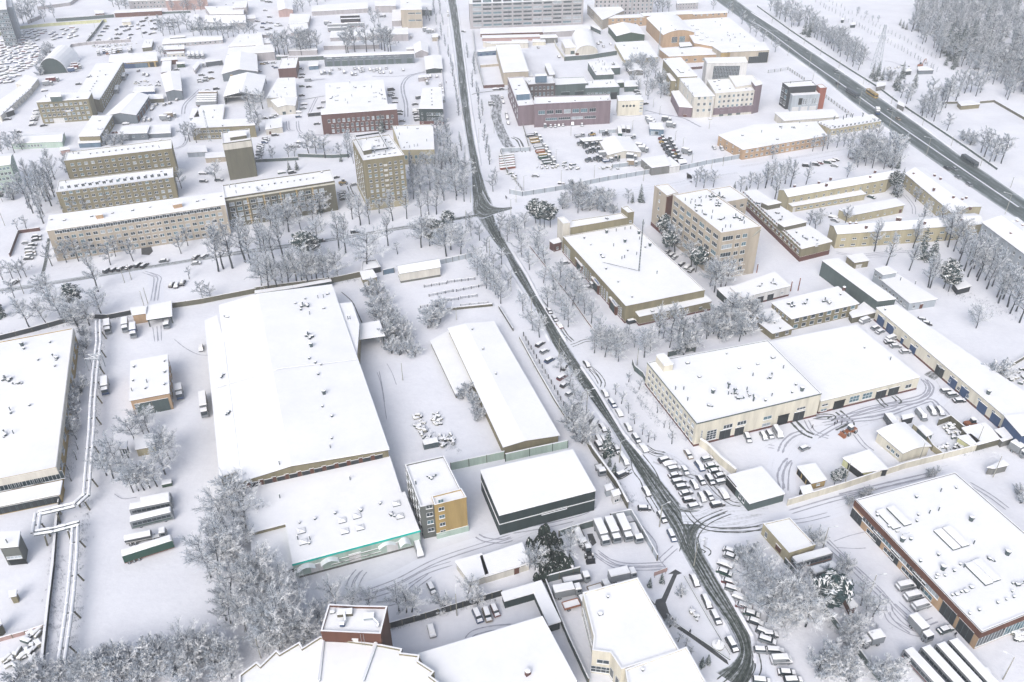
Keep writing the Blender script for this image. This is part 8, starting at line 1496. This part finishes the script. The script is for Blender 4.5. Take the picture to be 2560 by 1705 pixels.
lamps(T13,'beside the black slatted fence',[(1845,960,90)],'street','tall lamp post'); lamps(T13,'at the bottom left of the scrap heap',[(45,1350,90)],'pole','leaning utility pole')
lamps(T32,'along the perimeter wall',[(700,1310,60),(1375,1125,100),(1905,970,120),(2065,1245,150)],'street','lamp post'); lamps(T33,'around the bus garage',[(500,350,0),(925,790,0),(2155,1545,150),(1165,410,0)],'street','lamp post')
lamps(T21,'on the side road',[(37,290,0),(450,135,0),(1205,95,0),(108,190,0),(753,90,0)],'street','lamp post'); lamps(T20,'in the machinery yard',[(540,1245,0),(403,1465,0),(1105,1190,0),(1808,1185,0),(1498,1290,0),(1568,1355,0),(1650,1500,0),(1830,1555,0),(1935,1525,0),(1225,870,0),(1175,795,0),(1355,1055,0),(1295,985,0)],'short','slim lamp post')
lamps(T30,'on the highway median',[(-330,130,150),(30,410,150),(180,510,150),(375,625,150),(630,830,150),(835,970,150),(1110,1175,150),(1450,1435,150)],'twin','double-armed lamp'); lamps(T31,'on the highway median near the courtyard',[(2175,400,150)],'twin','double-armed lamp'); lamps(T30,'on the far highway pavement',[(35,215,0),(183,310,0),(330,405,0),(480,505,0),(648,630,0),(872,780,0),(1128,960,0),(1415,1155,0),(1680,1340,0),(1948,1525,0),(410,735,0)],'short','pavement lamp')
lamps(T31,'on the far pavement near the courtyard',[(2225,155,0)],'short','pavement lamp'); lamps(T10,'along the upper road',[(1740,20,0),(1762,340,0),(1862,880,20),(1900,1110,20),(1922,1470,20),(2158,1085,0),(2185,1225,0),(1838,1450,0),(2047,1310,0),(1885,1385,0)],'street','street lamp'); lamps(T00,'in the far lots',[(75,380,0),(1370,235,0),(1310,345,0),(885,300,0)],'street','lamp post')
# tall masts
def lattice(t, x, y, H, w0,w1,label, name='lattice_mast',z0=0.0,m=M_RUST, arms=False, seg=10,guys=False):
    p = at(t, x, y, z0); o = thing(name, label, 'mast',p); b=MB()
    cs=[(-1,-1),(1,-1),(1,1),(-1,1)] if arms else [(0,1),(-.87,-.5),(.87,-.5)]
    def pt(i, f): c_=cs[i % len(cs)]; r=(w0+(w1-w0)*f)/2; return (c_[0]*r, c_[1]*r, H*f)
    th=.12 if arms else .06
    for i in range(len(cs)):
        for k in range(seg): b.tube(pt(i, k/seg),pt(i, (k+1)/seg),th, th, 4,0); b.tube(pt(i, k/seg),pt(i+1,(k+1)/seg),th*.6,th*.6,4,0); b.tube(pt(i+1,k/seg),pt(i, (k+1)/seg),th*.6,th*.6,4,0)
    link('lattice',b.mesh('lattice',m),o)
    if arms:
        b=MB()
        for f, w_ in ((.62,8),(.78,6),(.93,4)): b.tube((-w_, 0,H*f),(w_, 0,H*f),.14,.14,4,0); b.tube((-w_, 0,H*f),(0,0,H*f+1.6),.08,.08,4,0); b.tube((w_, 0,H*f),(0,0,H*f+1.6),.08,.08,4,0)
        link('cross_arms',b.mesh('cross_arms',m),o)
    else:
        b = MB(); [b.box((.5*math.cos(k*2),.5*math.sin(k*2),H*.93+k*.25),(.25,.2,1.1),k, 0) for k in range(3)]; link('antennas',b.mesh('antennas',M_STEEL),o)
    return o
lattice(T21,1165,920,24.5,.6,.3,'slim lattice radio mast standing on the machine hall roof',z0=h_sh+.5,seg=18,m=M_VENT)
lattice(T30,985,640,33,6,1.2,'steel lattice electricity pylon beyond the highway','electricity_pylon',m=M_STEEL, arms=True, seg=9); lattice(T20,1340,560,26,2.2,.6,'lattice mast among the trees behind the slate workshop',m=M_STEEL); lattice(T00,1930,1300,20,2.2,.4,'grey lattice mast in front of the long khaki block',m=M_STEEL)
q = MB(); A = at(T21,830,838,h_sh+1.2); B = at(T21,1165,918,h_sh+1.4); q.tube(A, B, .12,.12,5,0); addpart(SH, 'roof_pipe',q, M_DARK)
# chimneys in the right yard, flagpole by the white office
for t, x, y, h, lab in ((T31,205,1105,5,'short dark chimney pipe behind the white three-gate garage'),(T31,275,1100,6.5,'taller dark chimney pipe right of the short one'),(T21,2245,935,4.5,'dark post beside the institute block fire stair'),(T21,650,570,4,'thin pipe behind the machine hall')):
    o = thing('chimney_pipe',lab, 'chimney',at(t, x, y)); b = MB(); b.tube((0,0,0),(0,0,h),.25,.22,8,0); link('pipe',b.mesh('pipe',M_RUST),o); b = MB(); b.cap((0,0,h),.3,.2,8,0); link('snow_cap',b.mesh('snow_cap',M_ROOF),o)
o = thing('white_mast','tall white mast in front of the white office','mast',at(T20,1820,1095)); b = MB(); b.tube((0,0,0),(0,0,14),.45,.3,8,0); link('mast_tube',b.mesh('mast_tube',WALL['white']),o); b = MB(); b.tube((0,0,0),(0,0,.5),1.4,1.2,8,0); link('foot',b.mesh('foot',M_CONC),o)
# fire stair on the institute block
IB = bpy.data.objects['institute_block']; q = MB(); hh = IB['h']; A = at(T21,2160,640,hh-6); B = at(T21,2280,540,hh-.8); q.tube(A, B, .5,.5,4,0); q.tube(at(T21,2155,640,hh-6),at(T21,2215,632,hh-6),.5,.5,4,0); addpart(IB, 'fire_stair',q, M_CONC)
# roof ribs on the star-shaped roof
PBD = bpy.data.objects['public_building']
zr=H_PT-2.9
for (a, c_, r) in (((620,1150),(565,1560),.3),((1108,1185),(965,1560),.5)):
    q = MB(); q.tube(at(T13,*a, zr),at(T13,*c_, zr),r, r, 8,0); addpart(PBD, 'roof_rib',q, M_ROOF); q = MB(); A = at(T13,a[0]+8,a[1],zr-.15); B = at(T13,c_[0]+18,c_[1],zr-.15); q.tube(A, B, r*.85,r*.85,8,0); addpart(PBD, 'rib_gutter',q, M_STEEL)
# plant on the brown tower
PT = bpy.data.objects['plant_tower']; z=H_PT+.2
def pbox(name, x, y, d, m, rz=.1,zz=0): q=MB(); p=at(T13,x, y, z); q.box((p.x, p.y, z+zz+d[2]/2),d, rz, 0); return addpart(PT, name, q, m)
pbox('air_handler',820,945,(3.7,1.6,1.0),WALL['khaki_dark']); pbox('snow_layer',820,945,(3.6,1.5,.25),M_ROOF, .1,1.0); pbox('air_handler',1040,975,(2.6,1.7,.8),M_STEEL); pbox('snow_layer',1040,975,(2.5,1.6,.2),M_ROOF, .1,.8)
q = MB(); q.tube(at(T13,810,930,z+1.2),at(T13,820,1010,z+.8),.35,.35,8,0); q.tube(at(T13,820,1010,z+.8),at(T13,790,1040,z+.6),.35,.4,8,0); addpart(PT, 'duct',q, M_STEEL, True)
q = MB(); p = at(T13,795,1050,z); q.tube((p.x-.5,p.y, z+.7),(p.x+.6,p.y, z+.7),.75,.75,12,0); addpart(PT, 'blue_fan',q, WALL['blue'],True); q = MB(); q.tube(at(T13,1080,985,z+1),at(T13,1125,1030,z+.8),.35,.35,8,0); q.tube(at(T13,1125,1030,z+.8),at(T13,1115,1060,z+.5),.35,.35,8,0); addpart(PT, 'duct',q, M_STEEL, True)
q=MB()
for i in range(12): a=at(T13,968+i*0,1100,z+.9-i*.35); q.box((a.x, a.y-.3,a.z),(.7,.06,.06),0,0)
for e in (-.35,.35): a=at(T13,968,1100,z+1.8); q.box((a.x+e, a.y-.3,z-1.2),(.06,.06,4.4),0,0)
addpart(PT, 'ladder',q, M_STEEL)
# canopies over the mint depot doors
DP = bpy.data.objects['depot']; hd = DP['h']
for (x, y, w_) in ((455,500,5.0),(672,440,5.0),(1198,290,5.0),(1365,278,3.2)):
    p=at(T13,x, y, hd-1.2); q=MB(); n=9; dirx=(at(T13,x+40,y-11,hd-1.2)-p).normalized(); out=Vector((dirx.y, -dirx.x, 0)); prof=[(-w_/2+w_*i/n, 1.1*math.sin(math.pi*i/n)) for i in range(n+1)]
    for i in range(n):
        a, c_=prof[i],prof[i+1]; A=p+dirx*a[0]+Vector((0,0,a[1]-.8)); C_=p+dirx*c_[0]+Vector((0,0,c_[1]-.8)); q.face([A-out*2.2,C_-out*2.2,C_+out*1.2,A+out*1.2],0)
    addpart(DP, 'door_canopy',q, M_ROOF)
# sign boards with lettering
def board(root, t, pts, zs, text, fg, name='sign'):
    A, B=at(t, pts[0][0],pts[0][1],zs),at(t, pts[1][0],pts[1][1],zs); d=B-A; L=d.length; a=math.atan2(d.y, d.x); c=(A+B)/2; d.normalize(); n=Vector((d.y, -d.x, 0)); h=L/4.2
    q = MB(); q.box((c.x+n.x*.3,c.y+n.y*.3,zs),(L, .15,h),a, 0); o = addpart(root, name, q, WALL['white'])
    q=MB()      # the letters are too small to read in the photograph: blue strokes where they stand
    for u, w_, hh in text: p=c+d*(L*(u-.5)); q.box((p.x+n.x*.4,p.y+n.y*.4,zs),(w_*L, .06,h*hh),a, 0)
    p0 = root.location; q.v = [(v[0]-p0.x, v[1]-p0.y, v[2]-p0.z) for v in q.v]; link('lettering',q.mesh('lettering',fg),o)
M_LET = mat('sign_blue',(40,92,160),var=.05)
board(SH, T21,((762,985),(806,1042)),h_sh-1.9,[(.14+.12*i, .07,.5) for i in range(7)],M_LET); board(SH, T21,((927,1180),(972,1240)),h_sh-1.9,[(.16+.13*i, .06,.4) for i in range(6)],M_LET)
board(K, T00,((595,1020),(668,1012)),K['h']-5.6,[(.12,.1,.5),(.87,.18,.6)],M_LET)
# heaps and clutter
def heap(t, where, pts, n, label, name='scrap_heap',cat='heap',seed=1,s=1.0,mats=None):
    rnd=random.Random(seed); P=[at(t, x, y) for x, y in pts]; c=sum((p for p in P),Vector((0,0,0)))/len(P); o=thing(name, label, cat, c); b, sn=MB(),MB()
    for i in range(n):
        u, v=rnd.random(),rnd.random(); p=P[0].lerp(P[1],u).lerp(P[3].lerp(P[2],u),v)-c; d=(rnd.uniform(.6,2.4)*s, rnd.uniform(.3,1.1)*s, rnd.uniform(.25,.9)*s); a=rnd.uniform(0,3.1); z=rnd.uniform(0,.5)*s
        b.box((p.x, p.y, z+d[2]/2),d, a, rnd.randrange(3)); sn.box((p.x, p.y, z+d[2]+.1),(d[0]*.95,d[1]*.95,.2),a, 0,taper=.8)
    link('debris',b.mesh('debris',mats or [M_DARK, WALL['slate'],M_CONC]),o); link('snow_cover',sn.mesh('snow_cover',M_ROOF),o)
heap(T13,'',[(200,750),(370,740),(380,640),(230,640)],80,'heap of snowy broken concrete beside the graphite shed',seed=2,s=.9)
heap(T12,'',[(1570,990),(1640,980),(1530,720),(1440,730)],30,'left cluster of snow-covered scrap in the white yard',seed=3); heap(T12,'',[(1700,980),(1830,940),(1800,840),(1680,860)],26,'right lower cluster of snow-covered scrap in the white yard',seed=4); heap(T12,'',[(1610,780),(1700,760),(1700,660),(1620,670)],18,'right upper cluster of snow-covered scrap in the white yard',seed=5); heap(T12,'',[(1440,720),(1540,700),(1530,660),(1440,680)],6,'small top cluster of snow-covered scrap in the white yard',seed=6)
q = thing('cabin_container','snow-topped container at the foot of the left scrap cluster','container',at(T12,1605,960),.3); b = MB(); b.box((0,0,1.1),(5,2.4,2.2),0,0); link('container_box',b.mesh('container_box',M_VENT),q); b = MB(); b.box((0,0,2.35),(4.9,2.3,.3),0,0); link('snow_layer',b.mesh('snow_layer',M_ROOF),q)
heap(T32,'',[(2180,360),(2380,420),(2400,280),(2250,210)],30,'field of snowy scrap and tyres at the right edge',seed=7,s=.9); heap(T32,'',[(1660,900),(1780,870),(1720,760),(1600,780)],26,'snowy pipe stack inside the olive screen wall',name='pipe_stack',seed=8); heap(T32,'',[(1560,1050),(1680,1020),(1640,960),(1550,990)],14,'snowy pallets beside the perimeter wall, left',name='pallet_heap',seed=9); heap(T32,'',[(1700,1010),(1820,990),(1800,950),(1710,960)],14,'snowy pallets beside the perimeter wall, right',name='pallet_heap',seed=10)
heap(T33,'',[(2260,1170),(2400,1230),(2400,1100),(2260,1120)],24,'twisted snowy metal at the right edge of the bus garage',seed=11); heap(T03,'',[(240,1420),(340,1400),(380,1100),(250,1120)],20,'snowy steel frames by the left playground',name='frame_stack',seed=12,s=1.3); heap(T03,'',[(20,1480),(230,1430),(230,1290),(30,1340)],14,'snow-covered racks on the left playground',name='rack_stack',seed=13,s=1.3)
heap(T20,'',[(600,1340),(860,1420),(800,1300),(660,1290)],20,'machine parts under snow left of the machinery shelter',seed=14); heap(T21,'',[(0,80),(30,80),(60,20),(-60,20)],14,'stacked machine parts at the equipment yard fence',seed=15); heap(T20,'',[(230,1568),(420,1540),(440,1490),(230,1510)],24,'snowy stack of steel sections in the equipment yard',seed=16); heap(T20,'',[(480,1568),(620,1568),(600,1520),(460,1500)],20,'snowy bundle of bars right of the steel sections',seed=17); heap(T20,'',[(800,1568),(1000,1560),(960,1520),(800,1530)],18,'snowy spools near the flat canopy',seed=18)
heap(T00,'',[(820,440),(1000,435),(1300,400),(830,410)],40,'line of snowy clutter along the far lot wall',seed=19); heap(T00,'',[(1230,800),(1480,800),(1460,740),(1230,750)],24,'snowy timber pile behind the deep blue store',name='timber_pile',seed=20); heap(T30,'',[(1080,650),(1330,640),(1300,600),(1080,610)],14,'pile of snowy rubble left of the excavator',seed=21)
for i in range(6):
    p = at(T10,2300+i*2,1440+i*22); o = thing('steel_rack','snow-topped steel rack, %s from the top at the equipment yard corner' % nth(i+1),'rack',p, .3,'steel racks at the equipment yard corner'); b = MB(); b.box((0,0,.8),(9,1.6,1.2),0,0); link('rack_frame',b.mesh('rack_frame',M_RUST if i % 2 else WALL['khaki_dark']),o); b = MB(); b.box((0,0,1.55),(8.9,1.5,.3),0,0); link('snow_layer',b.mesh('snow_layer',M_ROOF),o)
def weeds(label, spots, n, seed=1):
    rnd=random.Random(seed); b=MB()
    for i in range(n):
        t, x0,y0,x1,y1,sp=rnd.choice(spots); f=rnd.random(); p=at(t, x0+(x1-x0)*f+rnd.gauss(0,sp),y0+(y1-y0)*f+rnd.gauss(0,sp*.5))
        for k in range(5): a=rnd.uniform(0,6.28); h=rnd.uniform(.25,1.0); q=p+Vector((rnd.gauss(0,.3),rnd.gauss(0,.3),0)); b.face([q, q+Vector((.07*math.cos(a),.07*math.sin(a),0)),q+Vector((rnd.gauss(0,.25),rnd.gauss(0,.25),h))],0)
    tag(link('dry_weeds',b.mesh('dry_weeds',M_TWIGD)),label, 'weeds',kind='stuff')
weeds('dry weeds poking through the snow beside pipes, walls and verges',[(T03,800,-100,700,600,30),(T03,520,100,450,1200,28),(T03,560,400,500,1300,35),(T03,720,700,620,1500,35),(T02,940,0,860,1200,14),(T02,720,200,640,1200,25),(T13,30,1300,600,1050,50),(T23,480,500,600,620,25),(T33,300,700,900,1450,25),(T33,740,880,1000,1100,50),(T22,1180,400,1650,930,18),(T22,1060,380,1350,760,20),(T22,100,0,480,640,14),(T32,1700,1040,2300,880,30),(T31,1640,1100,2300,1350,50),(T12,1450,750,1850,1000,30),(T21,200,720,780,1500,16),(T11,0,1130,950,1000,14),(T01,0,1500,1200,1340,16),(T22,900,1250,1100,1500,30),(T30,-100,80,1900,1420,14),(T13,1200,1090,2200,810,16),(T11,1550,1290,2170,1240,10)],2600)
# people
M_COAT = mat('dark_coat',(36,38,46),var=.2); M_SKIN = mat('skin',(190,150,130),var=.1); M_TROU = mat('dark_trousers',(30,34,42),var=.2)
def person(t, x, y, rz, label, stride=.25,coat=None):
    p = at(t, x, y); o = thing('person',label, 'person',(p.x, p.y, .02),rz)
    vs=[(0,0,.95),(0,0,1.2),(0,0,1.42),(0,0,1.52),(0,0,1.68),(.02,0,1.78),(0,.1,.9),(stride*.5,.11,.48),(stride*.6,.11,.08),(stride*.6+.16,.11,.04),(0,-.1,.9),(-stride*.3,-.11,.48),(-stride*.9,-.11,.1),(-stride*.9+.16,-.11,.04),(0,.2,1.42),(-.08,.27,1.15),(.08,.26,.92),(.12,.25,.82),(0,-.2,1.42),(.1,-.27,1.15),(.24,-.25,.95),(.3,-.24,.86)]
    es=[(0,1),(1,2),(2,3),(3,4),(4,5),(0,6),(6,7),(7,8),(8,9),(0,10),(10,11),(11,12),(12,13),(2,14),(14,15),(15,16),(16,17),(2,18),(18,19),(19,20),(20,21)]
    rr=[.17,.16,.17,.07,.11,.08,.11,.08,.055,.05,.11,.08,.055,.05,.09,.065,.05,.04,.09,.065,.05,.04]
    me = bpy.data.meshes.new('body'); me.from_pydata(vs, es, []); b = bpy.data.objects.new('body',me); COL.objects.link(b); b.parent=o; me.materials.append(coat or M_COAT)
    sk = b.modifiers.new('skin','SKIN'); 
    for i, r in enumerate(rr): me.skin_vertices[0].data[i].radius=(r, r)
    me.skin_vertices[0].data[0].use_root = True; su = b.modifiers.new('sub','SUBSURF'); su.levels=1; su.render_levels=1
    h = MB(); h.tube((.03,0,1.62),(.05,0,1.72),.09,.1,8,0); link('face',h.mesh('face',M_SKIN),o); h = MB(); h.cap((0,0,1.72),.13,.13,8,0); link('hat',h.mesh('hat',M_TROU),o)
    return o
person(T32,405,800,2.6,'person in dark clothes walking past the workshop gates',.5); person(T32,608,770,.4,'person in a dark coat, left one of the pair talking in the yard',.1); person(T32,630,755,3.3,'person in a dark coat, right one of the pair talking in the yard',.1); person(T32,672,765,2.9,'person in dark clothes standing between the pair and the loader',.15)
person(T33,1712,1150,1.2,'person in a black coat walking beside the bus garage',.3); person(T23,1632,1125,1.9,'person in dark clothes on the swept garden path',.35); person(T11,2292,255,.6,'person in dark clothes, left of two on the pavement by the crossing',.2); person(T11,2300,262,.9,'person in dark clothes, right of two on the pavement by the crossing',.2); person(T10,1747,768,1.5,'person in dark clothes on the left pavement of the upper road',.3); person(T20,1160,1052,1.2,'person standing in front of the cream cube',.2); person(T31,573,410,1.2,'person in dark clothes in the yellow courtyard',.3); person(T30,1148,1250,1.2,'person in dark clothes on the snow by the highway',.3)
# memorial in the clubhouse garden, round flower bed, bench heap
o = thing('fountain','snow-covered cone fountain at the tip of the triangular lawn','fountain',at(T23,1890,1235)); b = MB(); b.tube((0,0,0),(0,0,.5),1.6,1.6,16,0); link('basin',b.mesh('basin',M_CONC),o); b = MB(); b.tube((0,0,.5),(0,0,2.4),.7,.2,10,0); link('cone',b.mesh('cone',M_ROOF),o)
heap(T23,'',[(1640,910),(1690,1010),(1710,1000),(1650,900)],12,'long snowy rockery on the triangular lawn',name='rockery',cat='rockery',seed=23,s=.8)
o = thing('notice_board','slanted notice board at the tip of the clubhouse garden','notice board',at(T23,1360,590),.4); b = MB(); b.box((0,0,1.6),(4.2,.15,1.6),0,0); link('board',b.mesh('board',WALL['pink']),o); b = MB(); [b.tube((e, 0,0),(e, 0,1.2),.07,.07,5,0) for e in (-1.8,1.8)]; link('legs',b.mesh('legs',M_DARK),o)
o = thing('kiosk_stack','snow-topped green barrow by the foot of the frosted clump','barrow',at(T02,1540,1320),.3); b = MB(); b.box((0,0,.8),(3,1.8,1.2),0,0); link('box',b.mesh('box',WALL['green']),o); b = MB(); b.box((0,0,1.6),(2.9,1.7,.4),0,0); link('snow_layer',b.mesh('snow_layer',M_ROOF),o)
# air: falling snow and mist thicken with distance
if HAZE:
    hb = MB(); hb.box((0,1075,105),(3200,2900,214)); hm = bpy.data.materials.new('haze'); hm.use_nodes=True; n=hm.node_tree
    n.nodes.remove(n.nodes['Principled BSDF']); v = n.nodes.new('ShaderNodeVolumePrincipled'); v.inputs['Color'].default_value = (.95,.975,1,1); v.inputs['Density'].default_value = HAZE; v.inputs['Anisotropy'].default_value=0
    n.links.new(v.outputs[0],n.nodes['Material Output'].inputs['Volume']); o = link('haze',hb.mesh('haze',hm)); o['kind'] = 'stuff'
